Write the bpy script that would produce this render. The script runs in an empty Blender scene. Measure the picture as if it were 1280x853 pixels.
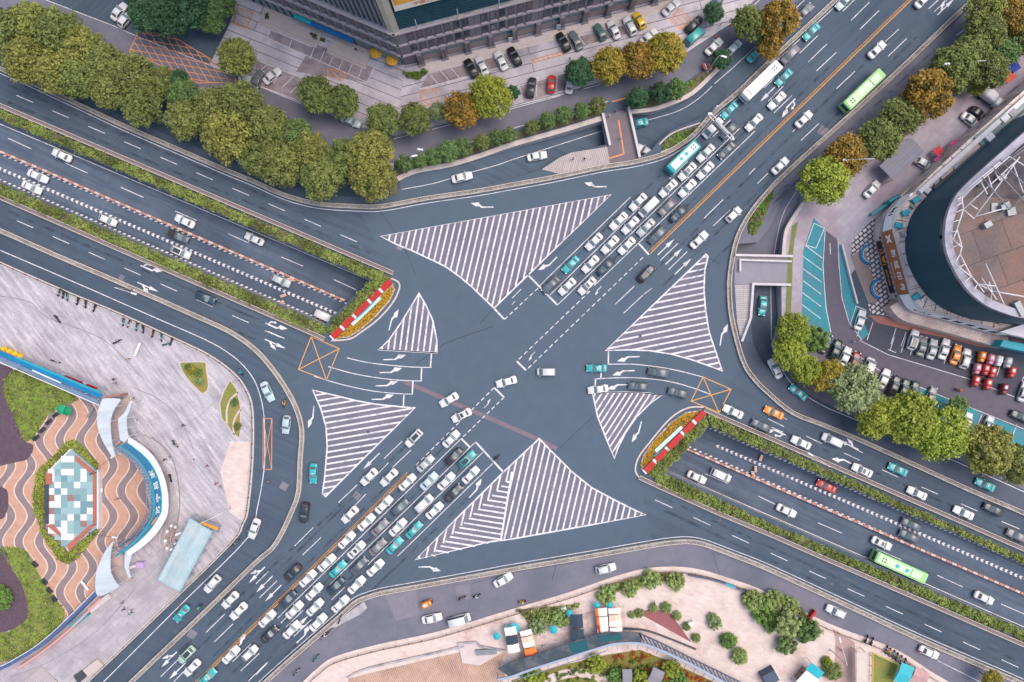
import bpy, bmesh, math, random
import numpy as np
from mathutils import Vector, Matrix
from mathutils.geometry import tessellate_polygon
random.seed(11)
PI = math.pi
SC = bpy.context.scene
COL = SC.collection
G = 0.18            # metres of ground per photo pixel
CAM_H = 155.0
def W(px, py, z=0.0):
    k = G*(CAM_H-z)/CAM_H
    return ((px-640)*k, (426.5-py)*k)
def WP(pts, z=0.0): return [W(p[0], p[1], z) for p in pts]
def T(ox, oy, pts, f=4.0): return [(ox+x/f, oy+y/f) for x, y in pts]
def smooth(pts, n=5, closed=False):
    out = []
    N = len(pts)
    rng = range(N) if closed else range(N-1)
    for i in rng:
        p1, p2 = pts[i], pts[(i+1) % N]
        p0 = pts[i-1] if (i > 0 or closed) else p1
        p3 = pts[(i+2) % N] if (closed or i+2 < N) else p2
        for k in range(n):
            t = k/n
            out.append(tuple(0.5*((2*p1[c])+(-p0[c]+p2[c])*t+(2*p0[c]-5*p1[c]+4*p2[c]-p3[c])*t*t+(-p0[c]+3*p1[c]-3*p2[c]+p3[c])*t**3) for c in (0, 1)))
    if not closed: out.append(tuple(pts[-1][:2]))
    return out
def area(p): return 0.5*sum(p[i][0]*p[(i+1) % len(p)][1]-p[(i+1) % len(p)][0]*p[i][1] for i in range(len(p)))
def ccw(p): return list(p) if area(p) > 0 else list(reversed(p))
def offset(pts, d, closed=False):
    out = []; N = len(pts)
    for i in range(N):
        a = pts[i-1] if (i > 0 or closed) else None
        c = pts[(i+1) % N] if (i < N-1 or closed) else None
        b = pts[i]
        ns = []
        for u, v in ((a, b), (b, c)):
            if u is None or v is None: continue
            dx, dy = v[0]-u[0], v[1]-u[1]; l = math.hypot(dx, dy)
            if l > 1e-9: ns.append((-dy/l, dx/l))
        if not ns: ns = [(0, 1)]
        nx, ny = sum(n[0] for n in ns)/len(ns), sum(n[1] for n in ns)/len(ns)
        l2 = max(nx*nx+ny*ny, .3)
        out.append((b[0]+nx*d/l2, b[1]+ny*d/l2))
    return out
def inside(p, poly):
    x, y = p; r = False; n = len(poly)
    for i in range(n):
        x1, y1 = poly[i]; x2, y2 = poly[(i+1) % n]
        if (y1 > y) != (y2 > y) and x < (x2-x1)*(y-y1)/(y2-y1)+x1: r = not r
    return r
def walk(pts, step, start=0.0):
    """points every step metres along a polyline: (x, y, angle)"""
    out = []; d = start; acc = 0
    for i in range(len(pts)-1):
        a, b = pts[i], pts[i+1]; l = math.hypot(b[0]-a[0], b[1]-a[1]); an = math.atan2(b[1]-a[1], b[0]-a[0])
        while d <= acc+l and l > 0:
            t = (d-acc)/l; out.append((a[0]+(b[0]-a[0])*t, a[1]+(b[1]-a[1])*t, an)); d += step
        acc += l
    return out

class MB:
    def __init__(s): s.v = []; s.f = []; s.m = []; s.s = []
    def add(s, vs, fs, m=0, sm=False):
        o = len(s.v); s.v += [tuple(v) for v in vs]
        for f in fs: s.f.append(tuple(i+o for i in f)); s.m.append(m); s.s.append(sm)
    def box(s, cx, cy, z0, z1, lx, ly, rot=0, m=0, taper=1.0):
        c, n = math.cos(rot), math.sin(rot); vs = []
        for z, k in ((z0, 1), (z1, taper)):
            for sx, sy in ((-1, -1), (1, -1), (1, 1), (-1, 1)):
                x, y = sx*lx/2*k, sy*ly/2*k; vs.append((cx+x*c-y*n, cy+x*n+y*c, z))
        s.add(vs, [(3, 2, 1, 0), (4, 5, 6, 7), (0, 1, 5, 4), (1, 2, 6, 5), (2, 3, 7, 6), (3, 0, 4, 7)], m); return s
    def prism(s, pts, z0, z1, m=0, top=None):
        p = ccw(pts); n = len(p); vs = [(x, y, z0) for x, y in p]+[(x, y, z1) for x, y in p]
        s.add(vs, [(i, (i+1) % n, n+(i+1) % n, n+i) for i in range(n)], m)
        s.add([(x, y, z1) for x, y in p], [tuple(range(n))], m if top is None else top); return s
    def sheet(s, pts, z, m=0, holes=()):
        if not holes:
            p = ccw(pts); zz = z if callable(z) else (lambda x, y: z)
            s.add([(x, y, zz(x, y)) for x, y in p], [tuple(range(len(p)))], m); return s
        loops = [[Vector((x, y, 0)) for x, y in ccw(pts)]]+[[Vector((x, y, 0)) for x, y in h] for h in holes]
        tri = tessellate_polygon(loops); flat = [v for l in loops for v in l]; fs = []
        for t in tri:
            a, b, c = (flat[i] for i in t)
            cr = (b.x-a.x)*(c.y-a.y)-(b.y-a.y)*(c.x-a.x)
            fs.append(tuple(t) if cr > 0 else tuple(reversed(t)))
        s.add([(v.x, v.y, z) for v in flat], fs, m); return s
    def strip(s, pts, w, z, m=0, z0=None, closed=False):
        """ribbon of width w along a polyline; with z0 a solid bar from z0 to z"""
        L, R = offset(pts, w/2, closed), offset(pts, -w/2, closed); n = len(pts)
        zz = z if callable(z) else (lambda x, y: z)
        vs = [(x, y, zz(x, y)) for x, y in L]+[(x, y, zz(x, y)) for x, y in R]
        rng = range(n if closed else n-1)
        s.add(vs, [(n+i, n+(i+1) % n, (i+1) % n, i) for i in rng], m)
        if z0 is not None:
            zb = z0 if callable(z0) else (lambda x, y: z0)
            vs = vs+[(x, y, zb(x, y)) for x, y in L]+[(x, y, zb(x, y)) for x, y in R]
            fs = []
            for i in rng:
                j = (i+1) % n
                fs += [(i, j, 2*n+j, 2*n+i), (n+j, n+i, 3*n+i, 3*n+j)]
            if not closed: fs += [(n, 0, 2*n, 3*n), (n-1, 2*n-1, 4*n-1, 3*n-1)]
            s.add(vs, fs, m)
        return s
    def tube(s, pts, r, n=6, m=0, sm=True):
        P = [Vector(p) for p in pts]; vs = []
        rr = r if isinstance(r, (list, tuple)) else [r]*len(P)
        for i, p in enumerate(P):
            d = (P[min(i+1, len(P)-1)]-P[max(i-1, 0)]).normalized()
            u = d.cross(Vector((0, 0, 1)));
            if u.length < .05: u = d.cross(Vector((1, 0, 0)))
            u.normalize(); v = u.cross(d)
            for k in range(n):
                a = 2*PI*k/n; q = p+(u*math.cos(a)+v*math.sin(a))*rr[i]; vs.append(tuple(q))
        fs = [(i*n+k, i*n+(k+1) % n, (i+1)*n+(k+1) % n, (i+1)*n+k) for i in range(len(P)-1) for k in range(n)]
        fs += [tuple(reversed(range(n))), tuple(range((len(P)-1)*n, len(P)*n))]
        s.add(vs, fs, m, sm); return s
    def lathe(s, cx, cy, prof, n=16, m=0, sm=True):
        vs = []
        for r, z in prof:
            for k in range(n): a = 2*PI*k/n; vs.append((cx+r*math.cos(a), cy+r*math.sin(a), z))
        fs = [(i*n+k, i*n+(k+1) % n, (i+1)*n+(k+1) % n, (i+1)*n+k) for i in range(len(prof)-1) for k in range(n)]
        fs.append(tuple(range((len(prof)-1)*n, len(prof)*n)))
        s.add(vs, fs, m, sm); return s
    def wall(s, pts, z0, z1, m=0, closed=False):
        n = len(pts); vs = [(x, y, z0) for x, y in pts]+[(x, y, z1) for x, y in pts]
        s.add(vs, [(i, (i+1) % n, n+(i+1) % n, n+i) for i in range(n if closed else n-1)], m); return s
    def mesh(s, name, mats):
        me = bpy.data.meshes.new(name); me.from_pydata(s.v, [], s.f)
        mats = mats if isinstance(mats, (list, tuple)) else [mats]
        for x in mats: me.materials.append(x)
        me.polygons.foreach_set('material_index', s.m); me.polygons.foreach_set('use_smooth', s.s)
        me.update(); return me
    def build(s, name, mats, parent=None, loc=None, rot=0):
        return link(name, s.mesh(name, mats), parent, loc, rot)
def link(name, data, parent=None, loc=None, rot=0):
    o = bpy.data.objects.new(name, data); COL.objects.link(o)
    if parent is not None: o.parent = parent
    if loc is not None: o.location = loc
    if rot: o.rotation_euler = (0, 0, rot)
    return o
def tag(o, label, cat, group=None):
    o['label'] = label; o['category'] = cat
    if group: o['group'] = group
    return o
def thing(name, label, cat, loc=(0, 0, 0), rot=0, group=None):
    o = bpy.data.objects.new(name, None); COL.objects.link(o); o.empty_display_size = .3
    o.location = loc; o.rotation_euler = (0, 0, rot); return tag(o, label, cat, group)
def struct(o): o['kind'] = 'structure'; return o
def stuff(o): o['kind'] = 'stuff'; return o
def dup(root, kids, loc, rot=(0, 0, 0), color=None, name=None):
    r = root.copy(); COL.objects.link(r); r.location = loc; r.rotation_euler = rot
    if color is not None: r.color = color
    for c in kids:
        d = c.copy(); COL.objects.link(d); d.parent = r
        if color is not None: d.color = color
    return r

# ------------------------------------------------------------------ materials
def lin(r, g, b):
    f = lambda c: (c/255/12.92) if c/255 <= .04045 else ((c/255+.055)/1.055)**2.4
    return (f(r), f(g), f(b), 1)
MATS = {}
def mat(name, c1, c2=None, scale=1.0, rough=.85, c3=None, s3=.08, lo3=.45, hi3=.7, fine=None, brick=None, streak=None, metal=0, spec=.3, objcol=False, coat=0, bump=0, paler=None):
    """noise-mottled surface: c1/c2 mottling, c3 stains with their own shape, brick=(w,h,angle,colour,mortar), streak=(angle,along,across,colour,amount)"""
    if name in MATS: return MATS[name]
    m = bpy.data.materials.new(name); m.use_nodes = True; MATS[name] = m
    nt = m.node_tree; N = nt.nodes; L = nt.links; b = N['Principled BSDF']
    b.inputs['Roughness'].default_value = rough; b.inputs['Metallic'].default_value = metal
    b.inputs['Specular IOR Level'].default_value = spec; b.inputs['Coat Weight'].default_value = coat
    tc = N.new('ShaderNodeTexCoord')
    def noise(sc, det=6, vec=None):
        n = N.new('ShaderNodeTexNoise'); n.inputs['Scale'].default_value = sc; n.inputs['Detail'].default_value = det; n.inputs['Roughness'].default_value = .6
        L.new(vec or tc.outputs['Object'], n.inputs['Vector']); return n.outputs['Fac']
    def ramp(fac, a, c):
        r = N.new('ShaderNodeMapRange'); r.inputs['From Min'].default_value = a; r.inputs['From Max'].default_value = c; L.new(fac, r.inputs['Value']); return r.outputs['Result']
    def mix(fac, a, c, mode='MIX'):
        x = N.new('ShaderNodeMix'); x.data_type = 'RGBA'; x.blend_type = mode
        for v, i in ((fac, 0), (a, 6), (c, 7)):
            if hasattr(v, 'is_linked') or hasattr(v, 'node'): L.new(v, x.inputs[i])
            else: x.inputs[i].default_value = v
        return x.outputs[2]
    if objcol:
        oi = N.new('ShaderNodeObjectInfo'); col = oi.outputs['Color']
    else:
        col = c1
    if c2 is not None: col = mix(ramp(noise(scale), .3, .7), col, c2)
    if c3 is not None: col = mix(ramp(noise(s3, 5), lo3, hi3), col, c3)
    if paler is not None:  # mixes in a paler tone, stronger towards the world origin
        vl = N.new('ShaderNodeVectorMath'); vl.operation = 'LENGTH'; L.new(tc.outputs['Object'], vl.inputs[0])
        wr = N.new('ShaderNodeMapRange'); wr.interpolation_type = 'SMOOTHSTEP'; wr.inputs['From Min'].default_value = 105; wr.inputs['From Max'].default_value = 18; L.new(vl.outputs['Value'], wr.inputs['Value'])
        col = mix(wr.outputs['Result'], col, mix(ramp(noise(.35), .3, .7), paler, tuple(v*.88 for v in paler[:3])+(1,)))
    if streak:
        mp = N.new('ShaderNodeMapping'); mp.vector_type = 'TEXTURE'; L.new(tc.outputs['Object'], mp.inputs['Vector']); mp.inputs['Rotation'].default_value = (0, 0, math.radians(streak[0])); mp.inputs['Scale'].default_value = (streak[1], streak[2], 1)
        x = ramp(noise(1.0, 4, mp.outputs['Vector']), .42, .68)
        mm = N.new('ShaderNodeMath'); mm.operation = 'MULTIPLY'; L.new(x, mm.inputs[0]); mm.inputs[1].default_value = streak[4]
        col = mix(mm.outputs[0], col, streak[3])
    if brick:
        mp = N.new('ShaderNodeMapping'); L.new(tc.outputs['Object'], mp.inputs['Vector']); mp.inputs['Rotation'].default_value = (0, 0, math.radians(-brick[2]))
        br = N.new('ShaderNodeTexBrick'); L.new(mp.outputs['Vector'], br.inputs['Vector']); br.inputs['Scale'].default_value = 1
        br.inputs['Brick Width'].default_value = brick[0]; br.inputs['Row Height'].default_value = brick[1]; br.inputs['Mortar Size'].default_value = brick[4]
        br.inputs['Mortar Smooth'].default_value = .1
        br.inputs['Color1'].default_value = (.9, .9, .9, 1); br.inputs['Color2'].default_value = (1.04, 1.04, 1.04, 1); br.inputs['Mortar'].default_value = (1, 1, 1, 1)
        col = mix(1.0, col, br.outputs['Color'], 'MULTIPLY')
        col = mix(br.outputs['Fac'], col, brick[3])
    if fine: col = mix(fine[1], col, mix(ramp(noise(fine[0], 2), .3, .7), (.55, .55, .55, 1), (1.5, 1.5, 1.5, 1)), 'MULTIPLY')
    if hasattr(col, 'node'): L.new(col, b.inputs['Base Color'])
    else: b.inputs['Base Color'].default_value = col
    if bump:
        bp = N.new('ShaderNodeBump'); bp.inputs['Strength'].default_value = bump; L.new(noise(scale*6), bp.inputs['Height']); L.new(bp.outputs['Normal'], b.inputs['Normal'])
    return m
def leaf_mat(name):
    m = bpy.data.materials.new(name); m.use_nodes = True; nt = m.node_tree; N = nt.nodes; L = nt.links; b = N['Principled BSDF']
    b.inputs['Roughness'].default_value = .6; b.inputs['Specular IOR Level'].default_value = .25
    oi = N.new('ShaderNodeObjectInfo'); geo = N.new('ShaderNodeNewGeometry'); at = N.new('ShaderNodeAttribute'); at.attribute_name = 'tone'
    def mixn(mode, fac, a, c):
        x = N.new('ShaderNodeMix'); x.data_type = 'RGBA'; x.blend_type = mode
        for v, i in ((fac, 0), (a, 6), (c, 7)):
            if hasattr(v, 'node'): L.new(v, x.inputs[i])
            else: x.inputs[i].default_value = v
        return x.outputs[2]
    def mth(op, a, c):
        x = N.new('ShaderNodeMath'); x.operation = op; x.use_clamp = False
        for v, i in ((a, 0), (c, 1)):
            if hasattr(v, 'node'): L.new(v, x.inputs[i])
            else: x.inputs[i].default_value = v
        return x.outputs[0]
    aut = mth('MULTIPLY', mth('SUBTRACT', oi.outputs['Alpha'], 0.0), mth('ADD', mth('MULTIPLY', at.outputs['Fac'], 1.1), mth('MULTIPLY', geo.outputs['Random Per Island'], .6)))
    cl = N.new('ShaderNodeClamp'); L.new(aut, cl.inputs[0])
    c = mixn('MIX', cl.outputs[0], oi.outputs['Color'], (.30, .175, .03, 1))
    v = mth('ADD', .62, mth('ADD', mth('MULTIPLY', geo.outputs['Random Per Island'], .5), mth('MULTIPLY', at.outputs['Fac'], .62)))
    cc = N.new('ShaderNodeCombineColor')
    for i in range(3): L.new(v, cc.inputs[i])
    c = mixn('MULTIPLY', 1.0, c, cc.outputs[0])
    L.new(c, b.inputs['Base Color'])
    tr = N.new('ShaderNodeBsdfTranslucent'); L.new(c, tr.inputs['Color']); ms = N.new('ShaderNodeMixShader'); ms.inputs[0].default_value = .22
    L.new(b.outputs[0], ms.inputs[1]); L.new(tr.outputs[0], ms.inputs[2]); L.new(ms.outputs[0], N['Material Output'].inputs['Surface'])
    return m
def glass(name, c, rough=.06, spec=.8):
    return mat(name, c, rough=rough, spec=spec)

ASPH = mat('asphalt_main', lin(70, 82, 97), lin(78, 90, 105), .5, .9, c3=lin(62, 74, 89), s3=.045, fine=(22, .28), streak=(44, 18, 1.1, lin(84, 95, 109), .5), paler=lin(83, 97, 113))
ASPW = mat('asphalt_carriageway', lin(70, 81, 96), lin(78, 89, 104), .5, .9, c3=lin(62, 73, 88), s3=.06, fine=(22, .28), streak=(-25, 30, .9, lin(60, 70, 84), .5), paler=lin(83, 97, 113))
ASPS = mat('asphalt_service', lin(108, 107, 120), lin(118, 115, 127), .6, .9, c3=lin(94, 97, 110), s3=.07, fine=(20, .3))
ASPD = mat('asphalt_dark', lin(68, 76, 91), lin(78, 85, 100), .6, .9, c3=lin(92, 95, 108), s3=.05, fine=(20, .3))
ASPH2 = mat('asphalt_hatched', lin(110, 108, 120), lin(119, 115, 127), .5, .9, c3=lin(98, 99, 112), s3=.1, fine=(20, .3))
ASPU = mat('asphalt_underpass', lin(82, 93, 109), lin(94, 104, 119), .5, .9, c3=lin(70, 81, 97), s3=.07, fine=(22, .28), streak=(-24.5, 40, .8, lin(62, 70, 90), .6))
PAINT = mat('white_road_paint', lin(226, 221, 224), lin(196, 192, 198), 1.6, .7, c3=lin(146, 144, 154), s3=.55, lo3=.5, hi3=.74, fine=(9, .3))
PAINTW = mat('worn_road_paint', lin(196, 190, 198), lin(150, 148, 160), 2.5, .8, c3=lin(112, 112, 126), s3=1.2, lo3=.5, hi3=.7)
YEL = mat('yellow_road_paint', lin(214, 160, 84), lin(196, 142, 78), 1.5, .75)
ORG = mat('orange_road_paint', lin(226, 150, 96), lin(206, 140, 98), 1.5, .8, c3=lin(170, 130, 112), s3=.5, lo3=.5, hi3=.75)
KERB = mat('kerb_stone', lin(202, 188, 182), lin(186, 172, 168), 1.2, .85)
CONC = mat('concrete', lin(176, 170, 172), lin(156, 152, 158), .6, .9, c3=lin(132, 128, 134), s3=.3)
BEIGE = mat('beige_railing', lin(206, 190, 172), lin(186, 172, 158), 1.5, .7)
PLAZA = mat('plaza_paving', lin(177, 171, 176), lin(162, 156, 163), .35, .9, c3=lin(140, 132, 140), s3=.09, fine=(5, .3), brick=(2.4, .9, -38, lin(158, 150, 162), .03), streak=(-52, 7, .8, lin(208, 200, 206), .65))
PLAZA2 = mat('plaza_paving_worn', lin(164, 157, 162), lin(180, 172, 176), .5, .9, c3=lin(150, 140, 148), s3=.12, fine=(6, .2), brick=(3, 1.2, 42, lin(146, 138, 148), .03))
PINKP = mat('pink_paving', lin(213, 196, 190), lin(202, 182, 176), .4, .9, c3=lin(170, 136, 128), s3=.13, lo3=.54, hi3=.74, fine=(8, .15), brick=(1.2, .6, -20, lin(206, 182, 174), .03))
GREYP = mat('grey_striped_paving', lin(204, 196, 202), lin(186, 178, 186), .5, .9, c3=lin(138, 132, 142), s3=.12, brick=(40, 2.05, -22, lin(108, 103, 114), .085), streak=(-22, 14, .5, lin(186, 178, 186), .5))
GREYQ = mat('grey_striped_paving_east', lin(204, 196, 202), lin(186, 178, 186), .5, .9, c3=lin(138, 132, 142), s3=.12, brick=(40, 2.05, 14.5, lin(108, 103, 114), .085), streak=(14.5, 14, .5, lin(186, 178, 186), .5))
SOIL = mat('soil', lin(96, 84, 72), lin(120, 106, 84), 1.2, .95, c3=lin(86, 92, 52), s3=.4)
PURSOIL = mat('purple_groundcover', lin(82, 66, 78), lin(98, 80, 90), 1.5, .95, fine=(6, .3))
GRASS = mat('grass_turf', lin(110, 132, 52), lin(134, 150, 64), .8, .95, c3=lin(92, 112, 46), s3=.2, fine=(5, .5), bump=.4)
GRASSY = mat('grass_dry', lin(132, 134, 72), lin(110, 122, 62), .5, .95, c3=lin(150, 126, 74), s3=.25, fine=(5, .5))
TEAL = mat('teal_bay_paint', lin(52, 128, 142), lin(60, 140, 152), .8, .8, c3=lin(84, 120, 132), s3=.3)
BRICKP = mat('brick_stripe_paving', lin(186, 176, 174), lin(172, 162, 162), .5, .9, brick=(8, .42, 75, lin(150, 136, 138), .07))
BRICKQ = mat('brick_stripe_paving_side', lin(182, 176, 174), lin(170, 162, 162), .5, .9, brick=(8, .42, 0, lin(150, 138, 140), .07))
TILEB = mat('brown_brick_paving', lin(164, 134, 120), lin(178, 148, 132), .6, .9, c3=lin(146, 116, 104), s3=.2, brick=(.8, .4, 70, lin(214, 178, 158), .03))
WHITE = mat('white_panel', lin(216, 214, 216), lin(204, 202, 206), .6, .6)
CANOPY = mat('white_canopy_sheet', lin(192, 199, 206), lin(180, 188, 196), .3, .55, brick=(30, .9, 8, lin(188, 196, 206), .03))
BLUE = mat('blue_sign_panel', lin(28, 124, 170), lin(22, 104, 152), .25, .5)
CYAN = mat('cyan_sign_panel', lin(38, 156, 172), lin(40, 144, 164), .3, .5)
REDM = mat('red_panel', lin(182, 44, 42), lin(166, 38, 38), 1.0, .6)
CRED = mat('crimson_carpet', lin(190, 18, 46), lin(170, 16, 40), 1.0, .9)
MARO = mat('maroon_rubber', lin(148, 94, 96), lin(140, 87, 90), 1.0, .9)
BROWNS = mat('brown_sign_panel', lin(176, 112, 76), lin(164, 102, 70), .6, .7)
BLACKS = mat('black_sign_panel', lin(34, 34, 40), lin(44, 44, 50), 1.0, .6)
ORLET = mat('orange_lettering', lin(240, 150, 40), rough=.5)
WLET = mat('white_lettering', lin(238, 236, 238), rough=.5)
DLET = mat('dark_lettering', lin(44, 50, 60), rough=.6)
STEELW = mat('white_painted_steel', lin(214, 208, 212), lin(198, 192, 198), 1.0, .5)
STEEL = mat('grey_steel', lin(140, 144, 150), lin(124, 128, 134), 1.0, .45, metal=.3)
DSTEEL = mat('dark_steel', lin(60, 64, 72), lin(72, 76, 84), 1.0, .5)
TEALG = mat('teal_curtain_wall', lin(38, 80, 98), lin(34, 73, 91), .08, .55, spec=.3, brick=(2.2, 3.4, 0, lin(34, 68, 84), .05))
RUBBER = mat('tyre_rubber', (.02, .02, .022, 1), rough=.9)
CGLASS = mat('car_glass', lin(58, 66, 72), rough=.12, spec=.5)
WGLASS = mat('windscreen_glass', lin(116, 130, 134), rough=.18, spec=.5)
RGLASS = mat('rear_glass', lin(94, 84, 86), rough=.15, spec=.5)
PAINTC = mat('car_paint', (1, 1, 1, 1), rough=.3, objcol=True, spec=.5, coat=.4)
TRIMC = mat('car_trim', (.03, .03, .033, 1), rough=.6)
LAMPW = mat('headlamp_glass', lin(214, 220, 226), rough=.15, spec=.8)
LAMPR = mat('tail_lamp_glass', lin(170, 30, 34), rough=.2, spec=.7)
OBJC = mat('coloured_fabric', (1, 1, 1, 1), rough=.8, objcol=True)
SKIN = mat('skin', lin(206, 160, 132), rough=.6)
HAIR = mat('black_hair', (.015, .013, .012, 1), rough=.6)
CLOTHD = mat('dark_trousers', lin(54, 58, 74), rough=.9)
BARK = mat('bark', lin(96, 80, 66), lin(74, 62, 52), 3, .95)
LEAF = leaf_mat('foliage')
def stain_mat(name, c, lo, hi, sc):
    m = bpy.data.materials.new(name); m.use_nodes = True; nt = m.node_tree; N = nt.nodes; L = nt.links; b = N['Principled BSDF']; b.inputs['Base Color'].default_value = c; b.inputs['Roughness'].default_value = .8
    tc = N.new('ShaderNodeTexCoord'); n = N.new('ShaderNodeTexNoise'); n.inputs['Scale'].default_value = sc; n.inputs['Detail'].default_value = 5; L.new(tc.outputs['Object'], n.inputs['Vector'])
    r = N.new('ShaderNodeMapRange'); r.inputs['From Min'].default_value = lo; r.inputs['From Max'].default_value = hi; r.inputs['To Max'].default_value = .4; L.new(n.outputs[0], r.inputs['Value']); L.new(r.outputs[0], b.inputs['Alpha']); return m
OIL = stain_mat('oil_drips', lin(44, 50, 60), .42, .68, .55)
POLISH = stain_mat('tyre_polish', lin(108, 119, 132), .45, .72, .16)
GLAZ = mat('shop_glazing', lin(92, 128, 132), lin(70, 104, 112), .4, .12, spec=.6)
# ------------------------------------------------------------------ levels: sunken roads
class Slope:
    def __init__(s, p0, p1, depth):
        s.a, s.b = W(*p0), W(*p1); s.d = depth
        dx, dy = s.b[0]-s.a[0], s.b[1]-s.a[1]; l2 = dx*dx+dy*dy
        s.gx, s.gy = -depth*dx/l2, -depth*dy/l2
    def __call__(s, x, y): return min(-.012, s.gx*(x-s.a[0])+s.gy*(y-s.a[1]))
    def px(s, px, py, dz=0):     # world point on this slope seen at that place in the photo
        z = 0
        for _ in range(4): x, y = W(px, py, z); z = s(x, y)+dz
        return x, y, z
TL = Slope((-110, 141), (435, 378), 5.5)
BR = Slope((1400, 800), (859, 562), 5.5)
RA = Slope((560, 222), (757, 167), 2.9)
RB = Slope((905, 103), (793, 166), 2.9)
RC = Slope((985, 222), (962, 321), 2.9)
RD = Slope((978, 492), (957, 357), 2.9)
FLAT = None
cutTL = WP([(-112, 102), (464, 350), (406, 405.5), (-112, 178)])
cutBR = WP([(886, 533.5), (1400, 758), (1400, 840), (832, 590)])
cutRA = WP([(752, 152), (700, 168), (640, 185), (600, 198), (563, 209), (565, 239), (600, 233), (640, 224), (677, 212), (710, 192), (757, 181)])
cutRB = WP([(790, 140), (815, 140), (840, 132), (865, 120), (889, 98), (898, 91), (911, 116), (893, 136), (872, 149), (840, 163), (822, 178), (814, 188), (799, 197)])
cutRC = WP([(1001, 254), (988, 274), (981, 290), (979, 321), (918, 319), (921, 305), (948, 303), (962, 285), (973, 262), (981, 232), (1003, 226)])
cutRD = WP([(976, 357.5), (976, 403), (966, 431), (972, 452), (985, 470), (974, 474), (952, 452), (941, 428), (938, 395), (940, 355)])
CUTS = [(cutTL, TL, 1), (cutBR, BR, 3), (cutRA, RA, 10), (cutRB, RB, 11), (cutRC, RC, 3), (cutRD, RD, 9)]
holes = [c[0] for c in CUTS]

gm = MB(); gm.sheet([(-1500, -1500), (1500, -1500), (1500, 1500), (-1500, 1500)], -.05, holes=holes)
struct(gm.build('ground', mat('far_ground', lin(140, 136, 138), lin(120, 124, 108), .02, .95)))
rm = MB(); rm.sheet(WP([(-330, -330), (1610, -330), (1610, 1180), (-330, 1180)]), 0, holes=holes)
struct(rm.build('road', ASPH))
def cut_floor(name, cut, sl, matr):
    m = MB(); m.sheet(cut, sl, 0); return struct(m.build(name, matr))
cut_floor('underpass_road', cutTL, TL, ASPU); cut_floor('underpass_road', cutBR, BR, ASPU)
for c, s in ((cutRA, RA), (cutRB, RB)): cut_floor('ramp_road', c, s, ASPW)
for c, s in ((cutRC, RC), (cutRD, RD)): cut_floor('ramp_road', c, s, ASPS if s is RC else ASPD)
def cut_wall(cut, sl, skip, label, lip=.0):
    p = ccw(cut); m = MB(); n = len(p)
    sk = [tuple(round(v, 3) for v in q) for q in skip]; shal = [tuple(round(v, 3) for v in q) for q in cut if sl(*q) > -.3]
    for i in range(n):
        a, b = p[i], p[(i+1) % n]
        if tuple(round(v, 3) for v in a) in sk and tuple(round(v, 3) for v in b) in sk: continue
        if tuple(round(v, 3) for v in a) in shal and tuple(round(v, 3) for v in b) in shal: continue
        za, zb = sl(*a), sl(*b)
        m.add([(a[0], a[1], za-.3), (b[0], b[1], zb-.3), (b[0], b[1], lip), (a[0], a[1], lip)], [(3, 2, 1, 0)])
    return tag(m.build('retaining_wall', CONC), label, 'wall')
cut_wall(cutTL, TL, cutTL[1:3], 'concrete retaining walls along the sunken underpass road in the upper left', -.005)
cut_wall(cutBR, BR, [cutBR[0], cutBR[3]], 'concrete retaining walls along the sunken underpass road in the lower right', -.005)
cut_wall(cutRA, RA, [cutRA[0], cutRA[-1]], 'low concrete walls of the ramp west of the small upper road bridge', -.005)
cut_wall(cutRB, RB, [cutRB[0], cutRB[-1]], 'low concrete walls of the ramp east of the small upper road bridge', -.005)
cut_wall(cutRC, RC, cutRC[3:5], 'low concrete walls of the ramp north of the small right-hand road bridge', -.005)
cut_wall(cutRD, RD, [cutRD[0], cutRD[-1]], 'low concrete walls of the ramp south of the small right-hand road bridge', -.005)
def tunnel(a, b, ext, z, name='tunnel'):
    """road box continuing under the deck from mouth edge a-b"""
    (ax, ay), (bx, by) = a, b; m = MB(); e = ext
    P = [(ax, ay), (bx, by), (bx+e[0], by+e[1]), (ax+e[0], ay+e[1])]
    m.add([(x, y, z) for x, y in P], [(0, 1, 2, 3)] if area(P) > 0 else [(3, 2, 1, 0)], 0)
    vs = [(x, y, z) for x, y in P]+[(x, y, -.75) for x, y in P]
    m.add(vs, [(1, 2, 6, 5), (2, 3, 7, 6), (3, 0, 4, 7)], 1)
    m.add([(x, y, -.75) for x, y in P], [(0, 3, 2, 1)], 1)
    m.add([(ax, ay, -.75), (bx, by, -.75), (bx, by, -.01), (ax, ay, -.01)], [(0, 1, 2, 3)], 1)
    return struct(m.build('tunnel_road', [ASPU, CONC]))
tunnel(cutTL[1], cutTL[2], (13, -5.6), -5.5); tunnel(cutBR[0], cutBR[3], (-13, 5.6), -5.5)
a, b = cutRA[0], cutRA[-1]; c, d = cutRB[0], cutRB[-1]
def through(a, b, c, d, za, zc):
    m = MB(); P = [(a[0], a[1], za), (b[0], b[1], za), (d[0], d[1], zc), (c[0], c[1], zc)]
    m.add(P, [(0, 1, 2, 3)] if area([p[:2] for p in P]) > 0 else [(3, 2, 1, 0)], 0)
    q = [(x, y, -.6) for x, y, z in P]; m.add(P+q, [(1, 2, 6, 5), (3, 0, 4, 7)], 1); m.add(q, [(0, 3, 2, 1)], 1)
    return struct(m.build('tunnel_road', [ASPU, CONC]))
through(a, b, c, d, RA(*a), RB(*c))
through(cutRC[3], cutRC[4], cutRD[0], cutRD[-1], RC(*cutRC[3]), RD(*cutRD[0]))

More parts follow.
